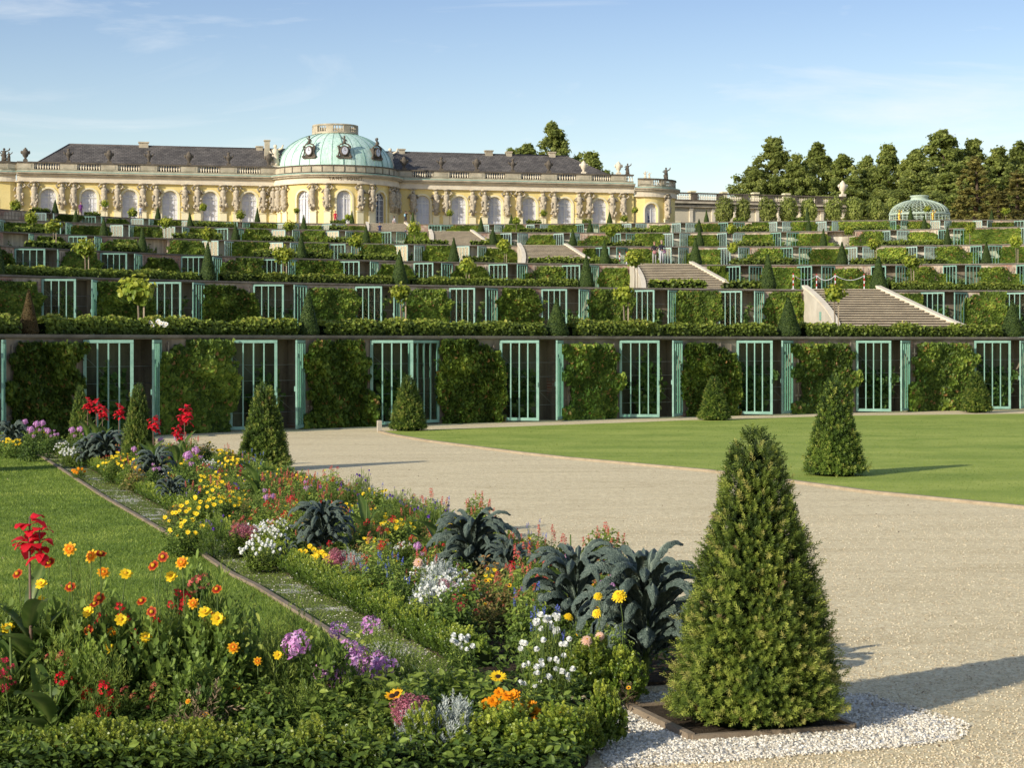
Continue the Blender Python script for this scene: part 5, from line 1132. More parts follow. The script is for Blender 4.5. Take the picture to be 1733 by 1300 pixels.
def canna_bloom(seed):
    rr = random.Random(seed); m = MB()
    m.tube([(0, 0, -.05), (0, 0, .16)], [.007, .004], 5, mi=1)
    for i in range(18):
        a = i * 2.4; z = rr.uniform(-.02, .15); el = rr.uniform(.0, 1.1); L = rr.uniform(.06, .085); w = rr.uniform(.055, .08); ca, sa = math.cos(a), math.sin(a)
        pts = []
        for j in range(5):
            t = j / 4; x = .01 + L * t * math.cos(el * (1 - t * 1.1)); zz = z + L * t * math.sin(el) - .05 * t * t * t; ww = w * math.sin(math.pi * (.12 + .8 * t)) * .5; wv = rr.uniform(-.008, .008)
            for sg in (-1, 1): pts.append((x * ca - sg * ww * sa, x * sa + sg * ww * ca, zz + wv * sg))
        m.add(pts, [[2 * j, 2 * j + 2, 2 * j + 3, 2 * j + 1] for j in range(4)], 0, rr.uniform(.35, .95), True)
    return m.mesh('flower_head', [RED, STEMR])
HM = {k: head(k) for k in ('coreopsis', 'tagetes_dark', 'tagetes_stripe', 'tagetes_orange', 'tagetes_yellow', 'zinnia', 'zinnia_peach', 'pompon', 'daisy', 'sunflower', 'button_crimson', 'button_purple', 'gaillardia')}
HM['cleome'] = star_cluster(1, 70, .10, .075, .038, PNK); HM['salvia_red'] = star_cluster(2, 44, .032, .20, .021, CORAL, 'flower_spike', 'spike'); HM['salvia_blue'] = star_cluster(3, 22, .03, .13, .02, BLU, 'flower_spike', 'spike')
HM['star_red'] = star_cluster(4, 26, .055, .06, .026, RED); HM['sedum'] = star_cluster(5, 240, .075, .05, .014, SED); HM['verbena'] = star_cluster(6, 22, .026, .018, .014, PUR); HM['star_coral'] = star_cluster(7, 26, .06, .05, .022, CORAL); HM['star_crimson'] = star_cluster(8, 40, .06, .05, .02, CRIM)
HM['canna'] = canna_bloom(1); HM['canna2'] = canna_bloom(2); HM['cleome2'] = star_cluster(9, 40, .075, .06, .034, PNK)
def mound(seed, n, r, h, leaf, mat, tmpl=LEAF, hollow=.3, up=.5, z0=.03, aspect=1.0):
    rg = np.random.default_rng(seed); v = rg.normal(size=(n, 3)); v /= np.linalg.norm(v, axis=1, keepdims=True); v[:, 2] = np.abs(v[:, 2])
    rad = rg.uniform(hollow, 1, n) ** .7 * (.7 + .55 * vnoise(v * 1.3 + seed, 1.8, seed)); p = v * rad[:, None] * np.array([r, r, h]); p[:, 2] += z0
    nr = v * .7 + rg.normal(0, .6, (n, 3)) + np.array([0, 0, up]); m = MB()
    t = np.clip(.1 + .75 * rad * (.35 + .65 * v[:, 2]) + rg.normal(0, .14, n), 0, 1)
    sc = leaf * rg.uniform(.6, 1.3, n); m.scatter(tmpl[0], tmpl[1], p, frames(nr, rg), np.stack([sc * aspect, sc, sc], 1), t); return m.mesh('foliage', mat)
SPF = sprig(.9, 12, .34, .035, .6); SPB = sprig(.8, 9, .42, .14, .8); SPM = sprig(.8, 8, .5, .10, .5)
FOL = {'fine': [mound(s, 420, .26, .5, .11, LFG, SPF, up=1) for s in (1, 2)], 'leafy': [mound(s, 900, .27, .47, .045, LFG) for s in (3, 4)], 'leafyY': [mound(s, 820, .27, .44, .043, LFY) for s in (5, 6)],
       'deep': [mound(s, 950, .28, .5, .052, LFD) for s in (7, 8)], 'red': [mound(s, 650, .25, .42, .042, LFR) for s in (9, 10)], 'silver': [mound(s, 420, .2, .3, .085, LFS, SPF, up=.8) for s in (11, 12)],
       'box': [mound(s, 620, .22, .32, .07, BOX_M, SPB, up=.9) for s in (13, 14)], 'bigleaf': [mound(s, 260, .3, .5, .085, LFG, LEAF) for s in (15, 16)], 'sedum': [mound(s, 220, .2, .26, .05, LFY, LEAF) for s in (17,)], 'deepfine': [mound(s, 300, .28, .5, .13, LFD, SPM, up=1) for s in (18, 19)], 'dry': [mound(s, 90, .16, .34, .12, DRY, SPF, up=.2) for s in (20,)]}
PLANTS = []      # (object, description, position, group)
def rotm(n, spin=0):
    q = Vector(n).normalized().to_track_quat('Z', 'Y'); return (q @ Vector((0, 0, 0)).__class__ and q).to_euler()
def kit(heads, n, r, h, hv, foli, fs, stem=STEMM, seed=0, tall=.15, sc=(1, 1), face=.5):
    """a plant prototype: foliage, one mesh of stems, flower heads"""
    rr = random.Random(seed); st = MB(); hs = []
    for i in range(n):
        a = rr.uniform(0, 6.28); q = r * math.sqrt(rr.random()); x, y = q * math.cos(a), q * math.sin(a); z = h * (1 - .35 * (q / r) ** 2) + rr.uniform(-hv, hv)
        st.tube([(x * .25, y * .25, 0), (x * .7, y * .7, z * .55), (x, y, z)], [.006, .005, .003], 4)
        hd = rr.choice(heads); spike = hd.startswith('salvia')
        rot = Vector((x * .8, y * .8 - face * (0 if spike else 1), .35 if not spike else .8)).normalized().to_track_quat('Z', 'Y').to_euler()
        hs.append((HM[hd], (x, y, z), rot, rr.uniform(*sc)))
    return dict(fol=foli, fs=fs, stem=st.mesh('stem', stem), heads=hs)
def spawn(kt, pos, label, cat, group, s=1.0, rz=None, name=None):
    rz = 0 if rz is None else rz
    r = thing(name or cat.replace(' ', '_'), label, cat, (pos[0], pos[1], .03), rz, group, s)
    f = random.choice(FOL[kt['fol']]); link('foliage', f, r, (0, 0, 0), U(0, 6), (kt['fs'][0] * U(.85, 1.15), kt['fs'][0] * U(.85, 1.15), kt['fs'][1] * U(.85, 1.15)))
    link('stem', kt['stem'], r)
    for me, l, ro, sc in kt['heads']:
        o = link(me.name.split('.')[0], me, r, l, 0, sc, ro)
    PLANTS.append((r, label, Vector((pos[0], pos[1], 0)), group)); return r
KIT = {
 'salvia': ([kit(['salvia_red'], 7, .2, .46, .10, 'leafy', (.95, .95), seed=s, sc=(.45, .85)) for s in (1, 2, 3)], 'salvia with coral red flower spikes', 'red salvias of the flower beds'),
 'pentas': ([kit(['star_coral', 'star_red'], 11, .24, .46, .08, 'leafyY', (1, .95), seed=s, sc=(.4, .75)) for s in (4, 5)], 'leafy plant with coral red flower clusters', 'coral flower clumps'),
 'coreopsis': ([kit(['coreopsis'], 11, .26, .44, .06, 'leafy', (1, .9), seed=s, sc=(.8, 1.1)) for s in (6, 7, 8)], 'bushy plant covered in yellow daisies', 'yellow daisy clumps'),
 'blue': ([kit(['salvia_blue'], 7, .2, .46, .10, 'leafy', (.95, .95), seed=s, sc=(.35, .7)) for s in (9, 10)], 'salvia with small blue flower spikes', 'blue salvias of the flower beds'),
 'daisy': ([kit(['pompon'], 34, .24, .34, .04, 'leafyY', (.95, .68), seed=s, sc=(1., 1.3)) for s in (11, 12, 13)], 'low clump of white button flowers', 'white button flower clumps'),
 'cleome': ([kit(['cleome', 'cleome2'], 4, .2, .62, .10, 'deep', (.9, 1.1), seed=s, sc=(.5, .8)) for s in (14, 15)], 'tall plant with pink spider flower heads', 'pink spider flowers'),
 'marigold': ([kit(['tagetes_orange'], 12, .17, .26, .03, 'fine', (.75, .45), seed=s, sc=(.9, 1.2)) for s in (16, 17)], 'low marigold with dense orange blooms', 'orange marigolds'),
 'ymarigold': ([kit(['tagetes_yellow'], 14, .17, .26, .03, 'fine', (.75, .45), seed=s, sc=(.9, 1.1)) for s in (18,)], 'low marigold with golden yellow blooms', 'golden marigolds'),
 'purple': ([kit(['verbena', 'button_purple'], 9, .2, .56, .12, 'fine', (.8, 1), seed=s, sc=(.45, .8)) for s in (19, 20)], 'wiry plant with small purple flower tufts', 'purple tufted flowers'),
 'sedum': ([kit(['sedum'], 7, .13, .32, .03, 'sedum', (.8, 1.0), seed=s, stem=STEMR, sc=(.8, 1.1)) for s in (21, 22)], 'stonecrop with dusky pink flat heads', 'pink stonecrops'),
 'rust': ([kit(['star_coral', 'gaillardia'], 4, .2, .4, .06, 'red', (.95, .9), seed=s, sc=(.3, .6)) for s in (23, 24)], 'reddish leafy plant with few rusty blooms', 'reddish leafy plants'),
 'green': ([kit(['coreopsis', 'star_coral'], 2, .2, .42, .06, f, (1, .9), seed=25 + i, sc=(.6, .9)) for i, f in enumerate(('leafy', 'leafyY', 'deep', 'fine'))], 'green leafy clump with hardly any bloom', 'green leafy clumps'),
 'silver': ([kit(['star_coral'], 1, .05, .2, .02, 'silver', (1, 1), seed=30, sc=(.2, .3))], 'silvery grey ragwort cushion', 'silver ragwort cushions'),
 'magenta': ([kit(['star_crimson', 'button_crimson'], 5, .2, .42, .06, 'deep', (.95, .9), seed=s, sc=(.4, .7)) for s in (31, 32)], 'leafy plant with magenta flower clusters', 'magenta flower clumps')}
def put(kind, pos, s=1.0):
    ks, lb, gp = KIT[kind]; cat = {'silver': 'ragwort', 'sedum': 'stonecrop', 'salvia': 'salvia', 'blue': 'salvia', 'marigold': 'marigold', 'ymarigold': 'marigold', 'cleome': 'spider flower', 'coreopsis': 'yellow daisy plant', 'daisy': 'white flower plant'}.get(kind, 'flower plant')
    return spawn(random.choice(ks), pos, lb, cat, gp, s, U(-.5, .5))
def HDR(x, y, z):
    d = F * (H - z) / (y - YH); return ((x - CX) / F * d, d)
LAND = []        # landmarks: (position, words)
# kale ------------------------------------------------------------
def kale_leaf(seed, arch, L=.66, W=.088):
    rr = random.Random(seed); n, m = 22, 9; V = []; T = []; y = z = 0; ang = R_(78); ds = L / n; tw = rr.uniform(-.3, .3)
    for i in range(n + 1):
        t = i / n; w = W * (.16 + .84 * min(1, max(0, (t - .16) / .16))) * (1 if t < .7 else math.sqrt(max(.02, 1 - ((t - .7) / .31) ** 2))) * .5
        nx, nz = -math.sin(ang), math.cos(ang)
        for j in range(m):
            s = (j / (m - 1)) * 2 - 1; drop = -abs(s) ** 1.6 * w * .8 + (.006 if abs(s) < .2 else 0) + rr.uniform(-.010, .010) * (1 if t > .2 else 0); x = s * w * (.92 if abs(s) == 1 else 1) * (1 + rr.uniform(-.12, .06))
            V.append((x + tw * t * t * .1, y + nx * drop, z + nz * drop)); T.append(1.0 if abs(s) < .15 and t < .8 else .5 + rr.uniform(-.16, .16) - .2 * abs(s))
        y += math.cos(ang) * ds; z += math.sin(ang) * ds; ang -= arch / n * (.1 + 1.9 * t * t + .5 * t)
    Fc = [[i * m + j, i * m + j + 1, (i + 1) * m + j + 1, (i + 1) * m + j] for i in range(n) for j in range(m - 1)]
    mb = MB(); mb.add(V, Fc, 0, T, True); return mb.mesh('leaf', KALEM)
KL = [kale_leaf(1, 2.5), kale_leaf(2, 3.1), kale_leaf(3, 3.5), kale_leaf(4, 3.9), kale_leaf(5, 2.9, .52, .11), kale_leaf(6, 3.4, .74, .085)]
def kale(pos, h, label, n=26, rr=1.0):
    n = int(n * 1.9)
    r = thing('kale', label, 'kale', (pos[0], pos[1], .03), U(0, 6), 'dark crinkled kales in the flower beds')
    st = MB(); st.tube([(0, 0, 0), (.02, 0, h * .25), (0, .01, h * .48)], [.03, .028, .02], 8); st.build('stem', STEMM, r)
    for i in range(n):
        u = i / (n - 1); a = i * 2.4; me = KL[0 if u > .85 else 1 if u > .65 else random.choice((2, 5, 1)) if u > .35 else random.choice((3, 4, 2))]
        s = h / 1.02 * (1.0 - .25 * max(0, u - .7) / .3) * U(.88, 1.1); z = h * (.10 + .40 * u); tilt = -R_(24 * (1 - u) + U(-8, 8))
        e = (Matrix.Rotation(a + U(-.2, .2), 4, 'Z') @ Matrix.Rotation(tilt, 4, 'X')).to_euler(); link('leaf', me, r, (0, 0, z), 0, (s * rr * U(.9, 1.15), s * rr, s), e)
    LAND.append((Vector((pos[0], pos[1], 0)), 'the ' + label.split(',')[0].replace('large ', 'large ')))
    return r
kale(HDR(1092, 1150, .05), 1.28, 'front kale, largest dark crinkled one beside the big yew', 30, 1.05); kale(HDR(975, 1085, .05), 1.12, 'left front kale, sprawling dark leaves left of the front kale', 24)
kale(HDR(800, 985, .05), 1.02, 'middle kale, dark crinkled rosette before the sandy path', 30, 1.1); kale(HDR(862, 1000, .05), .72, 'small side kale, dark leaves touching the middle kale', 16)
kale(HDR(546, 945, .05), .90, 'fountain-shaped kale, dark rosette in mid-bed above golden marigolds', 30, 1.0); kale(HDR(262, 822, .05), .88, 'far kale, dark upright rosette under the red cannas', 24)
kale(HDR(290, 855, .05), .62, 'low far kale, dark drooping leaves near the strip', 18); kale(HDR(178, 790, .05), 1.0, 'farthest kale, broad dark rosette at the bed end', 26, 1.2); kale(HDR(20, 765, .05), .95, 'left edge kale, dark rosette behind the low hedge', 24)
kale(HDR(150, 790, .05), .8, 'companion kale, dark rosette beside the farthest kale', 20); kale(HDR(488, 965, .02), .40, 'tiny kale, single drooping rosette at the bed border', 8)
# canna -----------------------------------------------------------
def canna_leaf(seed, L=.52, W=.15, bend=.6):
    rr = random.Random(seed); n, m = 12, 5; V = []; T = []; y = z = 0; ang = R_(80)
    for i in range(n + 1):
        t = i / n; w = W * .5 * math.sin(math.pi * min(1, .08 + .92 * t) ** .9) ** .7 if i < n else .002; nx, nz = -math.sin(ang), math.cos(ang)
        for j in range(m):
            s = (j / (m - 1)) * 2 - 1; dr = abs(s) * w * .35 + rr.uniform(-.004, .004); V.append((s * w, y + nx * dr, z + nz * dr)); T.append(.8 if s == 0 else .45 + rr.uniform(-.15, .15))
        y += math.cos(ang) * L / n; z += math.sin(ang) * L / n; ang -= bend / n
    mb = MB(); mb.add(V, [[i * m + j, i * m + j + 1, (i + 1) * m + j + 1, (i + 1) * m + j] for i in range(n) for j in range(m - 1)], 0, T, True); return mb.mesh('leaf', CANL)
CANL = foliage('canna_leaf', [(0, (.03, .06, .012)), (.5, (.085, .145, .025)), (1, (.24, .30, .07))], .4, .35, .4)
CL = [canna_leaf(1), canna_leaf(2, .6, .17, 1.0), canna_leaf(3, .45, .12, .4)]
def canna(pos, h, label, nl=7, bloom=True, bs=1.0, ls=1.0):
    r = thing('canna', label, 'canna', (pos[0], pos[1], .03), U(-.4, .4), 'cannas of the flower beds'); st = MB(); st.tube([(0, 0, 0), (.01, 0, h * .5), (0, -.01, h)], [.016, .013, .007], 6); st.build('stem', STEMR if bloom else STEMM, r)
    for i in range(nl):
        e = (Matrix.Rotation(i * 2.3 + U(-.3, .3), 4, 'Z') @ Matrix.Rotation(-U(.1, .5), 4, 'X')).to_euler(); link('leaf', CL[i % 3], r, (0, 0, h * (.08 + (.62 if nl > 6 else .5) * i / nl)), 0, ls * U(.8, 1.1), e)
    if bloom:
        link('flower_head', HM['canna'], r, (0, 0, h - .04), U(0, 6), bs); link('flower_head', HM['canna2'], r, (.07, -.02, h - .08), U(0, 6), bs * .85)
    LAND.append((Vector((pos[0], pos[1], 0)), 'the ' + label.split(',')[0])); return r
def bloomed(x, y, h): d = F * (H - h) / (y - YH); return ((x - CX) / F * d, d)
for x, y, h, s, lb in ((148, 690, 1.22, 1.5, 'farthest left canna, red bloom before the far yew'), (163, 692, 1.2, 1.5, 'second far canna, red bloom close right of the farthest one'), (173, 703, 1.12, 1.3, 'lower far canna, red bloom under the farthest pair'), (201, 701, 1.15, 1.5, 'yew-side canna, red bloom just left of the leafy yew'),
                       (259, 724, 1.05, 1.5, 'mid-left canna, red bloom right of the leafy yew'), (312, 710, 1.15, 1.9, 'big-bloomed canna, largest red bloom of the far bed'), (299, 736, .95, 1.2, 'short canna, small red bloom below the biggest one')):
    canna(bloomed(x, y, h), h, lb, 6, True, s)
canna(HDR(745, 960, .1), .85, 'flowerless canna, green paddle leaves beside the middle kale', 6, False); canna(HDR(620, 925, .1), .7, 'narrow flowerless canna, pale leaves between two kales', 4, False, ls=.9); canna(HDR(965, 1040, .1), .85, 'light canna, two pale green paddles behind the left front kale', 4, False)
canna(HDR(435, 850, .1), .75, 'small flowerless canna, green leaves in front of the tall yew', 5, False)
def zat(x, y, d): return ((x - CX) / F * d, d, H - (y - YH) * d / F)
p = zat(50, 940, 12.9); canna((p[0], p[1]), p[2] + .06, 'foreground red canna, big scarlet bloom at the lower left', 9, True, 1.35, 1.0)
p = zat(18, 1000, 12.6); canna((p[0], p[1]), .8, 'foreground leafy canna, broad green leaves at the left edge', 7, False); p = zat(95, 1000, 13.1); canna((p[0], p[1]), .85, 'second foreground leafy canna, tall leaf right of the scarlet bloom', 5, False)
p = zat(85, 1100, 12.4); canna((p[0], p[1]), .5, 'low foreground canna, wide leaves above the box hedge', 6, False)
LAND += [(G(1285, 1235), 'the big front yew'), (G(445, 800), 'the tall mid-bed yew'), (G(231, 800), 'the leafy far yew')]
# explicit plants of the front bed: flower heads at their seen places --------------------------------
def placed(label, cat, group, heads, d, fol, fs, name=None, stem=STEMM, roots=None, hs=1.0):
    pts = [zat(x, y, d + U(-.2, .1)) for _, x, y in heads]; bx = sum(p[0] for p in pts) / len(pts); by = d
    r = thing(name or cat.replace(' ', '_'), label, cat, (bx, by, .03), 0, group); st = MB()
    for (k, _, _), p in zip(heads, pts):
        q = (p[0] - bx, p[1] - by, p[2] - .03); st.tube([(q[0] * .4, q[1] * .4, 0), (q[0] * .7 + U(-.05, .05), q[1] * .9, q[2] * .45), (q[0] * .95 + U(-.035, .035), q[1], q[2] * .8), q], [.005, .0045, .0035, .003], 4)
        nrm = Vector((U(-.5, .3), -.75 + U(-.3, .3), .65 + U(-.3, .3)))
        if k.startswith('salvia'): nrm = Vector((U(-.2, .2), U(-.2, .2), 1))
        o = link(HM[k].name.split('.')[0], HM[k], r, q, 0, hs * U(.9, 1.15), nrm.normalized().to_track_quat('Z', 'Y').to_euler())
    st.build('stem', stem, r)
    for i in range(max(1, fs[3] if len(fs) > 3 else 1)): link('foliage', random.choice(FOL[fol]), r, ((i - (max(1, fs[3] if len(fs) > 3 else 1) - 1) / 2) * .22, U(-.05, .05), 0), U(0, 6), (fs[0], fs[1], fs[2]))
    PLANTS.append((r, label, Vector((bx, by, 0)), group)); return r
MG = [(70, 990, 'y'), (68, 1020, 'y'), (155, 942, 's'), (170, 938, 'd'), (84, 953, 'd'), (260, 958, 'd'), (308, 953, 's'), (276, 943, 'd'), (290, 977, 'y'), (213, 973, 'y'), (175, 970, 's'), (119, 994, 'd'), (367, 998, 'd'), (240, 1018, 'd'), (168, 1013, 'd'), (160, 1023, 'd'), (150, 1037, 'y'), (205, 1050, 'y'), (190, 1070, 's'), (257, 1036, 'd'), (327, 1022, 's'), (247, 1080, 'y'), (347, 1038, 'y'), (368, 1048, 'y'), (387, 1065, 'y'), (150, 1067, 'd'), (122, 1105, 's'), (12, 1063, 'y'), (15, 1076, 's'), (184, 1099, 'y'), (319, 1190, 's'), (395, 1097, 's'), (404, 1108, 'y'), (118, 930, 's'), (30, 972, 'd')]
MK = {'y': 'tagetes_yellow', 's': 'tagetes_stripe', 'd': 'tagetes_dark'}
bins = [(0, 45, 'leftmost tall marigold, yellow blooms at the picture edge'), (45, 110, 'tall marigold with yellow and maroon blooms beside the scarlet canna'), (110, 165, 'tall marigold with maroon blooms right of the scarlet canna'), (165, 225, 'tall marigold with striped and yellow blooms before the left lawn'), (225, 300, 'tall marigold with dark maroon blooms before the lawn'), (300, 350, 'tall marigold with striped blooms against the lawn'), (350, 420, 'rightmost tall marigold with yellow blooms against the lawn')]
for a, b, lb in bins:
    hh = [(MK[c], x, y) for x, y, c in MG if a <= x < b]
    placed(lb, 'marigold', 'tall marigolds in the front bed', hh, 13.0, 'deepfine', (1.05, 1.05, 1.55, 1), hs=1.4)
placed('spider flower with four pink heads at the lawn board end', 'spider flower', 'pink spider flowers', [('cleome', 500, 1092), ('cleome', 560, 1146), ('cleome2', 548, 1140), ('cleome2', 575, 1150)], 13.1, 'deep', (1.0, 1.0, .95))
placed('spider flower with pink heads leaning over the gravel strip', 'spider flower', 'pink spider flowers', [('cleome', 610, 1115), ('cleome', 635, 1130), ('cleome2', 590, 1098), ('cleome', 600, 1128), ('cleome2', 655, 1128)], 13.6, 'deep', (.9, .9, .9)); placed('slender spider flower with small pale heads by the board', 'spider flower', 'pink spider flowers', [('cleome2', 572, 1068), ('cleome2', 627, 1060)], 14.1, 'leafy', (.7, .7, .8))
placed('scarlet salvia low in the front bed above the box hedge', 'salvia', 'red salvias of the flower beds', [('star_red', 160, 1180), ('star_red', 178, 1165), ('star_red', 190, 1190), ('star_red', 150, 1175), ('star_red', 172, 1205), ('star_red', 185, 1235), ('star_red', 172, 1150), ('star_red', 140, 1180), ('star_red', 165, 1215)], 12.5, 'deep', (.9, .9, .7))
placed('small scarlet flower clusters left in the front bed', 'salvia', 'red salvias of the flower beds', [('star_red', 112, 1160), ('star_red', 105, 1150), ('star_red', 65, 1172), ('star_red', 122, 1150)], 12.6, 'deep', (.8, .8, .9)); placed('pink phlox at the lower left picture edge', 'phlox', 'pink phlox', [('star_crimson', 6, 1130), ('star_crimson', 12, 1158)], 12.6, 'deep', (.7, .7, .9))
placed('magenta stonecrop head poking through the box hedge', 'stonecrop', 'magenta heads at the hedge', [('star_crimson', 105, 1256), ('star_crimson', 118, 1262)], 12.1, 'deep', (.5, .5, .5)); placed('magenta flower head at the bottom edge of the picture', 'stonecrop', 'magenta heads at the hedge', [('star_crimson', 138, 1288), ('star_crimson', 150, 1295), ('star_crimson', 130, 1296)], 11.95, 'deep', (.5, .5, .4))
placed('single crimson button flower in the middle of the front bed', 'zinnia', None, [('button_crimson', 455, 1184)], 12.7, 'deep', (.8, .8, .8)); placed('red flecked plant behind the marigolds near the lawn', 'salvia', 'red salvias of the flower beds', [('star_red', 318, 1012), ('star_red', 175, 1050), ('star_red', 262, 1075), ('star_coral', 345, 985), ('star_coral', 332, 990)], 13.4, 'deep', (1.0, 1.0, 1.3))
placed('dusky pink stonecrop left of the silver ragwort', 'stonecrop', 'pink stonecrops', [('sedum', 690, 1203), ('sedum', 676, 1197), ('sedum', 705, 1208), ('sedum', 712, 1195), ('sedum', 692, 1190), ('sedum', 680, 1213)], 12.5, 'sedum', (.8, .8, .8), stem=STEMR)
placed('sunflower with one small yellow head facing left', 'sunflower', None, [('sunflower', 843, 1147)], 13.1, 'bigleaf', (1.0, 1.0, .8), hs=.62); placed('drooping sunflower with dark orange head behind the stonecrop', 'sunflower', None, [('gaillardia', 664, 1180), ('gaillardia', 672, 1176)], 12.8, 'bigleaf', (1.1, 1.1, .85), hs=1.2)
placed('dense orange marigold below the sunflower', 'marigold', 'orange marigolds', [('tagetes_orange', x, y) for x, y in ((845, 1175), (858, 1180), (870, 1178), (822, 1192), (834, 1188), (865, 1196), (880, 1200), (900, 1195), (852, 1196), (906, 1207))], 12.7, 'box', (1.0, 1.0, .9), hs=1.15); placed('orange marigold spilling over the right end of the front bed', 'marigold', 'orange marigolds', [('tagetes_orange', x, y) for x, y in ((943, 1203), (952, 1210), (960, 1216), (978, 1226), (968, 1222), (985, 1232), (905, 1222), (915, 1228))], 12.6, 'box', (.9, .9, .7), hs=1.1)
wp = [(U(880, 970), U(1078, 1165)) for _ in range(34)] + [(U(905, 945), U(1040, 1075)) for _ in range(22)]
placed('white button flowers in a loose drift right of the sunflower', 'white flower plant', 'white button flower clumps', [('pompon', x, y) for x, y in wp[:34]], 13.7, 'leafyY', (.95, .95, .8), hs=1.15); placed('white button flowers clustered tightly below the left front kale', 'white flower plant', 'white button flower clumps', [('pompon', x, y) for x, y in wp[34:]], 14.6, 'leafyY', (.8, .8, .9), hs=1.2)
placed('white button flowers at the gravel strip corner', 'white flower plant', 'white button flower clumps', [('pompon', U(765, 800), U(1072, 1100)) for _ in range(14)], 14.8, 'leafy', (.7, .7, .7), hs=1.1)
placed('yellow zinnia with one large round head before the front kale', 'zinnia', 'yellow zinnias', [('zinnia', 1048, 1010)], 14.5, 'leafy', (.7, .7, 1.1), hs=1.12); placed('yellow zinnia with three small heads left of the large one', 'zinnia', 'yellow zinnias', [('zinnia', 1012, 1010), ('zinnia', 1010, 1039), ('zinnia', 962, 1045)], 14.7, 'leafy', (.95, .95, .95), hs=.75)
placed('peach zinnia in the middle of the bed', 'zinnia', None, [('zinnia_peach', 708, 953)], 19.5, 'leafy', (.8, .8, .8)); placed('pale pink spidery flower under the zinnias', 'zinnia', None, [('zinnia_peach', 993, 1085), ('zinnia_peach', 1015, 1078)], 14.3, 'leafy', (.7, .7, .7), hs=.7)
placed('tiny withered tuft right of the zinnias', 'dry plant', None, [('gaillardia', 1064, 1165)], 14.0, 'dry', (.5, .5, .5), hs=.5); placed('brown withered plant in the middle of the front bed', 'dry plant', None, [('gaillardia', 348, 1210), ('tagetes_stripe', 318, 1188)], 12.4, 'dry', (1.3, 1.3, 1.2), hs=.6)
for x, y, s, lb in ((765, 1225, 1.0, 'silver ragwort right of the pink stonecrop'), (742, 1010, 1.1, 'silver ragwort cushion in mid-bed below the white flowers'), (700, 1245, .8, 'small silver ragwort at the hedge below the stonecrop')):
    pz = (G(x, y + 85) if y > 1100 else G(x, y + 20)); r = thing('ragwort', lb, 'ragwort', (pz.x, max(pz.y, 12.2), .03), 0, 'silver ragwort cushions', s); link('foliage', FOL['silver'][0], r, (0, 0, 0), U(0, 6), (1, 1, 1.3))
def shrub(x, y, d, w, h, fol, lb, cat='box bush', grp='small box bushes'):
    p = (x - CX) / F * d; r = thing('box_bush' if cat == 'box bush' else 'leafy_plant', lb, cat, (p, d, .03), U(0, 6), grp); link('foliage', random.choice(FOL[fol]), r, scale=(w / .45, w / .45, h / .33))
    return r
shrub(1020, 0, 12.75, .32, .36, 'box', 'round box bush at the right end of the front bed'); shrub(1010, 0, 14.35, .55, .42, 'box', 'dark box bush at the foot of the left front kale'); shrub(1050, 0, 14.2, .4, .36, 'box', 'box bush between the front kale and the big yew')
shrub(950, 0, 12.25, .42, .32, 'box', 'box bush below the spilling orange marigolds'); shrub(860, 0, 12.2, .45, .34, 'box', 'box bush below the dense orange marigold'); shrub(720, 0, 12.15, .3, .36, 'box', 'small box bush under the pink stonecrop'); shrub(790, 0, 12.1, .4, .28, 'box', 'box bush under the silver ragwort'); shrub(900, 0, 12.0, .45, .26, 'box', 'low box bush at the bottom edge of the front bed'); shrub(985, 0, 12.45, .3, .26, 'box', 'small box bush left of the round end one')
placed('thin stems with small red stars behind the maroon marigolds', 'salvia', 'red salvias of the flower beds', [('star_red', U(190, 300), U(1015, 1110)) for _ in range(8)], 13.1, 'leafy', (.8, .8, 1.3), hs=.6)
placed('thin stems with small red stars near the rightmost marigold', 'salvia', 'red salvias of the flower beds', [('star_red', U(300, 372), U(1000, 1060)) for _ in range(7)], 13.3, 'leafy', (.8, .8, 1.3), hs=.6)
placed('coral stars scattered under the scarlet canna leaves', 'salvia', 'red salvias of the flower beds', [('star_coral', U(50, 150), U(1110, 1215)) for _ in range(7)], 12.7, 'leafyY', (.9, .9, .9), hs=.7)
placed('low coral flower plant between withered tuft and box hedge', 'flower plant', None, [('star_coral', U(210, 300), U(1130, 1200)) for _ in range(5)], 12.6, 'leafy', (.9, .9, .9), hs=.55)
placed('yellow and orange marigold low in front of the spider flowers', 'marigold', 'tall marigolds in the front bed', [('tagetes_yellow', 415, 1140), ('tagetes_stripe', 436, 1120), ('tagetes_yellow', 470, 1110), ('tagetes_stripe', 402, 1165)], 12.9, 'leafy', (1, 1, 1.0), hs=1.0)
# filler foliage of the front bed
nm = 0
for x in range(-40, 700, 46):
    for d in (12.55, 13.1, 13.7):
        nm += 1; h = (.98 if x < 230 else .86 if x < 420 else .86 - (x - 420) / 280 * .42) * {12.55: .62, 13.1: .9, 13.7: 1.05}[d] * U(.8, 1.1)
        px = (x + U(-15, 15) - CX) / F * d; f = random.choice(['deep', 'fine', 'deepfine', 'leafy', 'leafyY']); r = thing('leafy_plant', 'dark leafy filler plant', 'leafy plant', (px, d + U(-.1, .1), .03), U(0, 6), 'leafy filler plants of the front bed')
        link('foliage', random.choice(FOL[f]), r, scale=(.8, .8, h / .5)); PLANTS.append((r, 'dark green leafy filler plant', Vector((px, d, 0)), 'x'))
for x, y, d in ((610, 0, 13.0), (650, 0, 13.2), (700, 0, 13.3), (745, 0, 13.4), (690, 0, 12.9), (790, 0, 13.5), (560, 0, 12.6)):
    px = (x - CX) / F * d; r = thing('leafy_plant', '', 'leafy plant', (px, d, .03), U(0, 6), 'broad-leaved plants of the front bed'); link('foliage', random.choice(FOL['bigleaf']), r, scale=(.8, .8, .8)); PLANTS.append((r, 'broad-leaved dull green plant', Vector((px, d, 0)), 'x'))
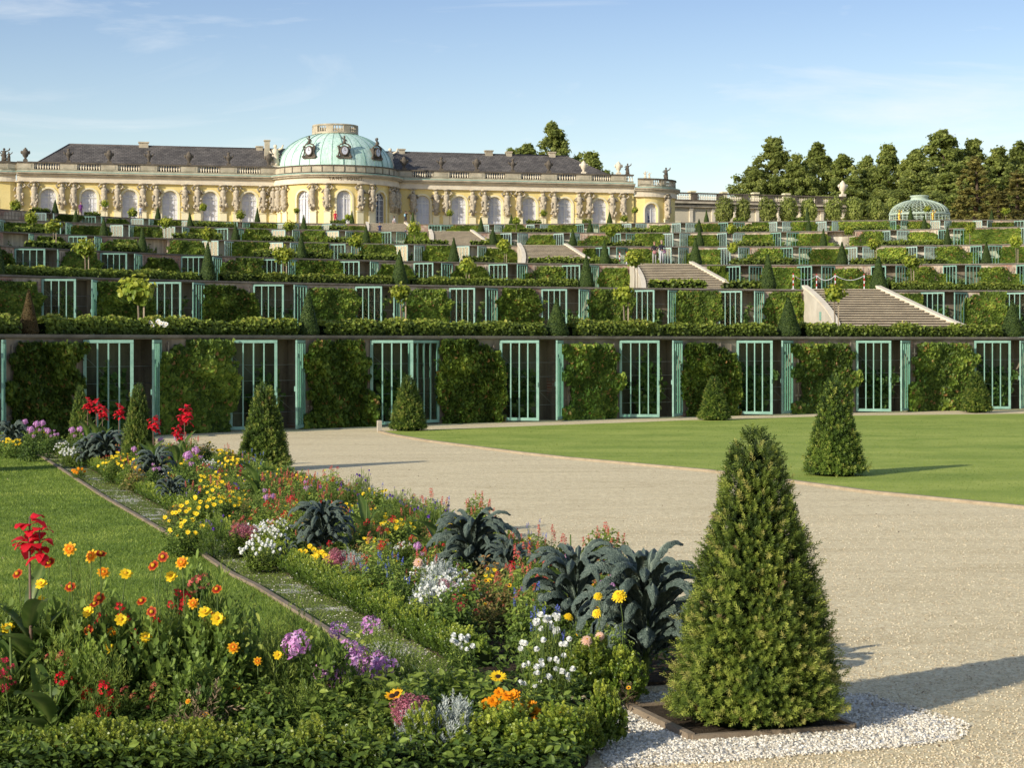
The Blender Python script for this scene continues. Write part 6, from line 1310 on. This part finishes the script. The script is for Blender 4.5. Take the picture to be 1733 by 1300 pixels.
# box hedge at the front, low edging hedges
def boxhedge(line, w, h, dens, sp, lb, s=.05, top=None, grp='clipped box edging'):
    P2 = [Vector((p[0], p[1])) for p in line]; seg = [(P2[i + 1] - P2[i]).length for i in range(len(P2) - 1)]; L = sum(seg); cum = np.concatenate([[0], np.cumsum(seg)])
    N = int(dens * L); rg = RNG; ss = rg.random(N) * L; x = np.interp(ss, cum, [p.x for p in P2]); y = np.interp(ss, cum, [p.y for p in P2]); a = rg.uniform(-.1, math.pi + .1, N)
    t0 = (P2[-1] - P2[0]).normalized(); q = Vector((-t0.y, t0.x)); pr = np.stack([x, y, np.zeros(N)], 1); bump = .7 + .55 * vnoise(pr, 5.5, 2)
    rad = rg.uniform(.6, 1.05, N); o = np.cos(a) * w / 2 * rad; z = np.abs(np.sin(a)) ** .5 * h * rad * bump; lo = rg.random(N) < .3; z[lo] *= rg.random(lo.sum())
    nr = np.stack([q.x * np.cos(a) * .6, q.y * np.cos(a) * .6, np.full(N, .9)], 1) + rg.normal(0, .35, (N, 3)); o0 = np.array([P2[0].x, P2[0].y, .03])
    m = MB(); m.scatter(sp[0], sp[1], np.stack([x + q.x * o, y + q.y * o, z + .03], 1) - o0, frames(nr, rg), s * rg.uniform(.7, 1.2, N), np.clip(.1 + .7 * z / h * rg.uniform(.6, 1.2, N) + rg.normal(0, .1, N), 0, 1))
    r = thing('box_hedge', lb, 'hedge', o0, 0, grp); m.build('foliage', BOX_M, r); c = MB(); polystrip(c, [(p.x - o0[0], p.y - o0[1]) for p in P2], -w * .28, w * .28, 0, h * .5); c.build('light_block_core', CORE_M, r)
SPN = sprig(1.0, 12, .34, .115, .7)
boxhedge([(-4.2, 12.05), (-2.5, 12.0), (-.78, 11.98)], .5, .22, 2400, SPN, 'bright shaggy box hedge along the bottom edge of the picture', .08)
boxhedge([BED(-1.2, .22), BED(3, .2), BED(8.2, .2)], .32, .21, 620, SPN, 'low box edging between the bed and the gravel strip, nearer stretch', .07); boxhedge([BED(8.6, .2), BED(16, .2), BED(25, .2)], .3, .18, 300, SPN, 'low box edging between the bed and the gravel strip, farther stretch', .08)
boxhedge([(-30, 46.75), (-20, 46.75), (-11.5, 46.75)], .4, .30, 420, SPN, 'straight low box hedge at the far end of the left lawn', .09); boxhedge([BED(2, 3.05), BED(8, 3.1), BED(26, 3.1)], .3, .24, 260, SPN, 'low box edging along the path side of the long bed', .085)
# the long bed: named drifts, then random filler --------------------------------------------------
occ = []
def drift(kind, pts, z, s=1.0):
    for x, y in pts: pos = HDR(x, y, z); occ.append(pos); put(kind, pos, s * U(.9, 1.1))
drift('coreopsis', [(312, 868), (325, 885), (305, 890), (352, 812), (370, 830), (385, 845), (362, 818), (350, 760), (380, 765), (395, 775), (340, 850)], .42)
drift('daisy', [(432, 895), (455, 905), (470, 890), (440, 925)], .32); drift('daisy', [(725, 965), (745, 985), (770, 975), (740, 1005)], .33); drift('ymarigold', [(525, 932), (545, 942)], .27); drift('sedum', [(566, 948), (400, 900), (415, 905), (750, 1000)], .3)
drift('salvia', [(455, 800), (480, 795), (500, 805), (520, 800), (540, 820), (470, 830), (730, 830), (805, 830), (815, 840), (930, 890), (1010, 890), (1025, 885), (870, 900), (890, 930), (880, 950), (905, 915), (915, 960)], .6)
drift('pentas', [(450, 850), (490, 850), (560, 800), (590, 830), (640, 900), (660, 880), (620, 880), (860, 960), (700, 850), (900, 990), (640, 930), (410, 880), (480, 870)], .48)
drift('blue', [(660, 935), (640, 950), (670, 960), (440, 775), (420, 770), (610, 850), (905, 850 + 40), (750, 860), (640, 830), (895, 1020), (930, 1050), (925, 1060)], .5); drift('purple', [(595, 815), (613, 792), (670, 822), (690, 835), (360, 905 - 40), (720, 850), (560, 812), (740, 845)], .62)
drift('rust', [(810, 990), (820, 1010), (800, 1000), (850, 1000), (830, 960), (300, 850), (230, 800), (240, 790)], .4); drift('silver', [(590, 960), (600, 965), (735, 1018)], .2); drift('magenta', [(770, 1030), (790, 1010), (410, 890)], .35)
drift('cleome', [(315, 785), (330, 770), (135, 730), (150, 745), (190, 740), (120, 735)], .62); drift('coreopsis', [(195, 775), (205, 770), (220, 790), (190, 785), (660, 885), (680, 890), (240, 775)], .4); drift('daisy', [(108, 755), (118, 762), (125, 770)], .3)
drift('cleome', [(40, 722), (60, 728), (80, 732), (70, 725), (50, 738)], .62); drift('coreopsis', [(12, 752), (20, 755)], .32); drift('marigold', [(133, 805)], .1, .8)
for i in range(1500):
    s, t = U(-1.9, 29), U(.35, 3.0); pos = BED(s, t); md = .30 + .006 * s
    if any((pos[0] - q[0]) ** 2 + (pos[1] - q[1]) ** 2 < md * md for q in occ): continue
    if s < 1.2 and t < 1.0: continue
    if s < 1.5 and t > 2.1 + .3 * s: continue
    if any((Vector(pos) - l[0].to_2d()).length < .42 for l in LAND[:11]): continue
    occ.append(pos); near = s < 9
    k = random.choices(['green', 'salvia', 'pentas', 'coreopsis', 'blue', 'purple', 'rust', 'magenta', 'daisy', 'cleome'], [34, 14, 17, 7, 6, 7, 13, 5, 3, 4])[0]
    put(k, pos, (.72 if t < .8 else .9) * U(.8, 1.12) * (.85 if near else 1))
for i in range(60):
    x, d = U(-24, -11.6), U(47.2, 50); k = random.choice(['green', 'cleome', 'rust', 'green', 'coreopsis']); put(k, (x, d), U(.7, 1))
def cover(name, poly, N, d0, d1, zm, leaf, mat, lb):
    d = d0 + (d1 - d0) * RNG.random(N) ** 1.3; xs = [p[0] for p in poly]; x = (RNG.random(N) * 1.1 * 1733 - 90 - CX) / F * d; m = inpoly(x, d, poly); x, d = x[m], d[m]; n = len(x)
    z = .03 + RNG.random(n) ** 1.5 * zm; nr = RNG.normal(0, .5, (n, 3)) + np.array([0, 0, 1]); mb = MB()
    mb.scatter(LEAF[0], LEAF[1], np.stack([x, d, z], 1), frames(nr), leaf * RNG.uniform(.6, 1.3, n), np.clip(z / zm * .7 + RNG.normal(0, .15, n), 0, 1)); tag(mb.build(name, mat), lb, 'ground cover', kind='stuff')
bedpoly = [BED(-2.2, .15), BED(-2.2, 1.9), BED(-1.2, 2.5), BED(1.5, 3.0), BED(30, 3.15), BED(30, .2)]
cover('bed_ground_cover', bedpoly, 60000, 14.5, 46, .26, .06, LFG, 'low leafy ground cover filling the long flower bed'); cover('front_ground_cover', [(-6, 11.4), (.4, 11.4), (.6, 14.2), (-6, 14.4)], 26000, 11.5, 14.4, .25, .06, LFD, 'low leafy ground cover filling the front flower bed'); cover('far_ground_cover', [(-30, 46.8), (-11.4, 46.8), (-11.6, 50.3), (-30, 50.3)], 9000, 46.8, 50.3, .3, .09, LFG, 'low leafy ground cover filling the far flower bed')
# ---------------------------------------------------------------- small things
b = MB(); b.box((0, 0, .17), (.13, .13, .34)); b.box((0, 0, .345), (.10, .10, .012)); p = G(642, 731); o = b.build('marker_post', simple('pale_marker_stone', (.62, .55, .44), (.45, .4, .32), 6, .9), None, (p.x, p.y, 0), .3); tag(o, 'short square pale marker post at the left tip of the right lawn', 'post')
p = WPT(1, 281, .3, 3); r = thing('white_flower_plant', 'white flower clump on the lowest terrace edge under the leftmost ball tree', 'flower plant', p); link('foliage', FOL['leafyY'][0], r, scale=(.8, .8, .6))
for i in range(12): link('flower', HM['daisy'], r, (U(-.25, .25), -.15 + U(-.1, .1), U(.15, .45)), U(0, 6), 2.6, (R_(60), 0, 0))
POSTS = []
def cordon(k, xs, lb0):
    prev = None
    for i, (x, off) in enumerate(xs):
        p = WPT(k, x, off, 3 * k - .03); m = MB(); m.lathe([(.0, 0), (.19, 0), (.19, .03), (.05, .06)], 14, mi=0)
        for j in range(5): m.lathe([(.036, .06 + j * .17), (.036, .23 + j * .17)], 10, mi=(j % 2))
        m.blob((0, 0, .95), (.05, .05, .05), 8, 6, mi=1); o = m.build('barrier_post', [WHITE, REDP], None, p); tag(o, 'red and white barrier post, %s from the left %s' % (ordn(i + 1), lb0), 'barrier post', 'red and white barrier posts')
        if prev is not None:
            c = MB(); n = 8; pts = []
            for j in range(n + 1): t = j / n; q = prev.lerp(p, t); pts.append((q.x - prev.x, q.y - prev.y, .9 - .5 * 4 * t * (1 - t) * .6))
            c.tube(pts, .02, 5); tag(c.build('chain', WHITE, None, prev), 'white chain hanging between barrier posts, %s span from the left %s' % (ordn(i), lb0), 'chain', 'white barrier chains')
        prev = p
cordon(2, [(1348, .5), (1395, 1.2), (1419, .5), (1468, .5)], 'above the widest stairs'); cordon(3, [(1052, .6), (1063, .5)], 'by the third terrace')
# ---------------------------------------------------------------- people
SKIN = simple('skin', (.55, .33, .24), (.48, .28, .2), 5, .6)
def person(pos, label, pose, top, legs, hair, rz=0, s=1.0, group='visitors on the terraces', extra=None):
    J = {'hip': (0, 0, .95), 'chest': (0, 0, 1.28), 'neck': (0, 0, 1.47), 'head': (0, -.01, 1.66), 'headtop': (0, 0, 1.74), 'sL': (-.17, 0, 1.41), 'sR': (.17, 0, 1.41), 'eL': (-.24, .02, 1.14), 'eR': (.24, .02, 1.14), 'hL': (-.25, -.08, .9), 'hR': (.25, -.08, .9), 'fL': (-.25, -.1, .8), 'fR': (.25, -.1, .8),
         'pL': (-.09, 0, .9), 'pR': (.09, 0, .9), 'kL': (-.1, -.03, .5), 'kR': (.1, .04, .5), 'aL': (-.1, .02, .09), 'aR': (.1, .12, .09), 'tL': (-.1, -.14, .04), 'tR': (.1, -.03, .05)}
    if pose == 'arms': J.update(eL=(-.24, -.08, 1.15), eR=(.24, -.08, 1.15), hL=(-.06, -.26, 1.05), hR=(.06, -.26, 1.05), fL=(0, -.3, 1.04), fR=(.02, -.3, 1.04))
    if pose == 'photo': J.update(eL=(-.24, -.18, 1.4), eR=(.24, -.18, 1.4), hL=(-.07, -.3, 1.6), hR=(.07, -.3, 1.6), fL=(-.03, -.32, 1.66), fR=(.03, -.32, 1.66))
    if pose == 'sit':
        dz = -.5; J = {k: (v[0], v[1], v[2] + dz if k not in ('kL', 'kR', 'aL', 'aR', 'tL', 'tR') else v[2]) for k, v in J.items()}
        J.update(kL=(-.12, -.42, .52), kR=(.12, -.42, .52), aL=(-.12, -.38, .09), aR=(.12, -.38, .09), tL=(-.12, -.54, .04), tR=(.12, -.54, .04), chest=(0, -.1, .76), neck=(0, -.16, .94), head=(0, -.22, 1.1), headtop=(0, -.24, 1.18), sL=(-.17, -.14, .88), sR=(.17, -.14, .88), eL=(-.22, -.25, .66), eR=(.22, -.25, .66), hL=(-.1, -.42, .6), hR=(.1, -.42, .6), fL=(-.06, -.48, .58), fR=(.06, -.48, .58), hip=(0, .02, .44), pL=(-.09, -.04, .42), pR=(.09, -.04, .42))
    if pose == 'sit': J = {k: (v if k in ('kL', 'kR', 'aL', 'aR', 'tL', 'tR') else (v[0], v[1] - .06, v[2] - .20)) for k, v in J.items()}
    rad = {'hip': .145, 'chest': .15, 'neck': .055, 'head': .095, 'headtop': .07, 'sL': .065, 'sR': .065, 'eL': .042, 'eR': .042, 'hL': .032, 'hR': .032, 'fL': .022, 'fR': .022, 'pL': .095, 'pR': .095, 'kL': .062, 'kR': .062, 'aL': .042, 'aR': .042, 'tL': .035, 'tR': .035}
    E = [('hip', 'chest'), ('chest', 'neck'), ('neck', 'head'), ('head', 'headtop'), ('chest', 'sL'), ('chest', 'sR'), ('sL', 'eL'), ('eL', 'hL'), ('hL', 'fL'), ('sR', 'eR'), ('eR', 'hR'), ('hR', 'fR'), ('hip', 'pL'), ('hip', 'pR'), ('pL', 'kL'), ('kL', 'aL'), ('aL', 'tL'), ('pR', 'kR'), ('kR', 'aR'), ('aR', 'tR')]
    ks = list(J); me = bpy.data.meshes.new('skel'); me.from_pydata([J[k] for k in ks], [(ks.index(a), ks.index(b)) for a, b in E], [])
    o = bpy.data.objects.new('skel', me); COL.objects.link(o); md = o.modifiers.new('s', 'SKIN'); sv = me.skin_vertices[0].data
    for i, k in enumerate(ks): sv[i].radius = (rad[k], rad[k] * (.72 if k in ('hip', 'chest') else 1)); sv[i].use_root = (k == 'hip')
    o.modifiers.new('u', 'SUBSURF').levels = 1; dg = bpy.context.evaluated_depsgraph_get(); bm_ = bpy.data.meshes.new_from_object(o.evaluated_get(dg)); bpy.data.objects.remove(o)
    bm_.name = 'body'; bm_.materials.clear()
    for m_ in (SKIN, simple('clothing_top', top, tuple(c * .8 for c in top), 8, .9), simple('clothing_legs', legs[0], tuple(c * .8 for c in legs[0]), 8, .9), simple('shoe', (.05, .04, .04), None, 8, .6)): bm_.materials.append(m_)
    nk = J['neck'][2]; hp = J['hip'][2]
    for f in bm_.polygons:
        c = f.center; f.use_smooth = True; hand = min((c - Vector(J[h])).length for h in ('hL', 'hR', 'fL', 'fR')) < .075
        sleeve = min((c - Vector(J[h])).length for h in ('eL', 'eR')) < .12 and legs[1]
        if c.z > nk + .02 or hand or (sleeve and c.z < nk - .25): f.material_index = 0
        elif c.z < .12: f.material_index = 3
        elif c.z < hp + .04 and not (abs(c.x) > .17 and pose != 'sit'): f.material_index = 2 if (not legs[1] or c.z > .48) else 0
        else: f.material_index = 1
    r = thing('person', label, 'person', pos, rz, group, s); link('body', bm_, r)
    hm = MB(); hx = J['head']; hm.blob((hx[0], hx[1] + .025, hx[2] + .045), (.108, .115, .105), 10, 8, .06); hm.build('hair', simple('hair', hair, None, 10, .8), r)
    fm = MB(); fm.blob((hx[0], hx[1] - .10, hx[2]), (.014, .018, .02), 6, 4)
    fm.build('nose', SKIN, r)
    if extra:
        bmh = MB(); c, sz, col = extra; bmh.blob(c, sz, 10, 8, .05); ob = bmh.build('backpack' if c[1] > 0 else 'bag', simple('bag_fabric', col, None, 8, .8), r)
    return r
def stairpos(k, px, s):
    xl, xr = FLT[k]; A = WPT(k, xl); B = WPT(k, xr); mid = (A + B) / 2; ax = Vector((.17, -.985, 0)); sd = Vector((.985, .17, 0)); i = max(0, int(s / .58)) if s > 0 else -1; z = 3 * k - .15 * (i + 1) - (.03 if s < 0 else 0)
    for w in np.linspace(-4, 4, 161):
        q = mid + ax * s + sd * w
        if abs(CX + q.x / q.y * F - px) < 1: break
    return (q.x, q.y, z)
p = WPT(3, 1109.7, .45, 8.985); person(p, 'person in dark top and grey trousers walking left of the pair on the third terrace', 'arms', (.03, .03, .035), ((.42, .42, .4), False), (.35, .22, .1), 0, 1.02, extra=((0, -.2, .95), (.16, .08, .14), (.55, .25, .25)))
p = WPT(3, 1121.5, .35, 8.985); person(p, 'person in dark waistcoat and pale trousers walking right of the pair on the third terrace', 'arms', (.035, .035, .05), ((.6, .6, .62), False), (.4, .3, .2), .2, 1.08, extra=((.2, -.1, .95), (.12, .09, .14), (.40, .22, .35)))
person(stairpos(6, 643.5, 8.2), 'person seen from behind in navy shirt and shorts on the upper stairs', 'stand', (.03, .04, .11), ((.03, .035, .08), True), (.3, .2, .12), math.pi, 1.05)
person(stairpos(6, 671, -.4), 'person in white shirt crouching at the top of the upper stairs', 'sit', (.7, .7, .74), ((.45, .45, .5), True), (.06, .04, .03), -1.2, 1.0)
person(stairpos(6, 687, -1.2), 'person with a pale blue backpack taking a photo above the upper stairs', 'photo', (.02, .02, .025), ((.05, .05, .07), True), (.12, .07, .04), math.pi * .8, 1.0, extra=((0, .17, 1.22), (.13, .09, .2), (.35, .6, .72)))
person(stairpos(6, 685, 7.0), 'person in blue crouching on the upper stairs beside the handrail', 'sit', (.06, .09, .28), ((.06, .08, .2), False), (.25, .16, .1), 1.0, .95)
p = WPT(6, 570, 2.2, 17.97); person(p, 'person in bright red clothes standing before the left rotunda window', 'stand', (.65, .02, .06), ((.6, .03, .08), False), (.6, .1, .12), 0, 1.0)
p = WPT(6, 157, 2.5, 17.97); person(p, 'person in purple standing before the second palace window', 'stand', (.22, .05, .25), ((.18, .05, .2), False), (.2, .08, .15), .4, 1.0)
p = WPT(6, 253, 2.5, 17.97); person(p, 'person in pale blue standing before the fourth palace window', 'stand', (.55, .6, .75), ((.2, .22, .3), True), (.45, .35, .25), 0, 1.0)
# ---------------------------------------------------------------- labels that single each bed plant out
from collections import defaultdict
grp = defaultdict(list)
for o, lb, p, g in PLANTS:
    if not (lb.startswith('dark green leafy filler') or lb.startswith('broad-leaved') or lb in [v[1] for v in KIT.values()]): continue
    best = min(LAND, key=lambda l: (l[0] - p).length); a = PX(best[0]); b_ = PX(Vector((p.x, p.y, 0))); dx = (b_[0] - a[0]) / F * p.y; dy = p.y - best[0].y
    rel = ('right of' if dx > 0 else 'left of') if abs(dx) > abs(dy) * .5 else ('behind' if dy > 0 else 'in front of')
    grp[(lb, rel, best[1])].append(((best[0] - p).length, o))
for (lb, rel, ld_), L in grp.items():
    L.sort(key=lambda q: q[0])
    for i, (dist, o) in enumerate(L): o['label'] = '%s, %s%s %s' % (lb, '' if len(L) == 1 else ('nearest ' if i == 0 else ordn(i + 1) + ' nearest '), rel, ld_)
# fallen leaves and bits blown over path and lawn (nobody could count them)
def litter(name, poly, N, d0, d1, z, lb):
    d = d0 + (d1 - d0) * RNG.random(N) ** 1.4; x = (RNG.random(N) * 1.1 * 1733 - 90 - CX) / F * d; m = inpoly(x, d, poly); x, d = x[m], d[m]; n = len(x); mb = MB()
    mb.scatter(LEAF[0], LEAF[1], np.stack([x, d, np.full(n, z)], 1), frames(RNG.normal(0, .35, (n, 3)) + np.array([0, 0, 1])), RNG.uniform(.015, .045, n), RNG.random(n)); tag(mb.build(name, DRY), lb, 'fallen leaves', kind='stuff')
litter('fallen_leaves', [(-12, 12), (30, 12), (30, 70), (-12, 70)], 900, 12.2, 66, .012, 'dry fallen leaves strewn thinly over the sandy path'); litter('fallen_leaves', [(-14, 14), (-1.5, 14), (-4, 24), (-12, 46)], 260, 14.5, 45, .05, 'few dry leaves lying on the left lawn')
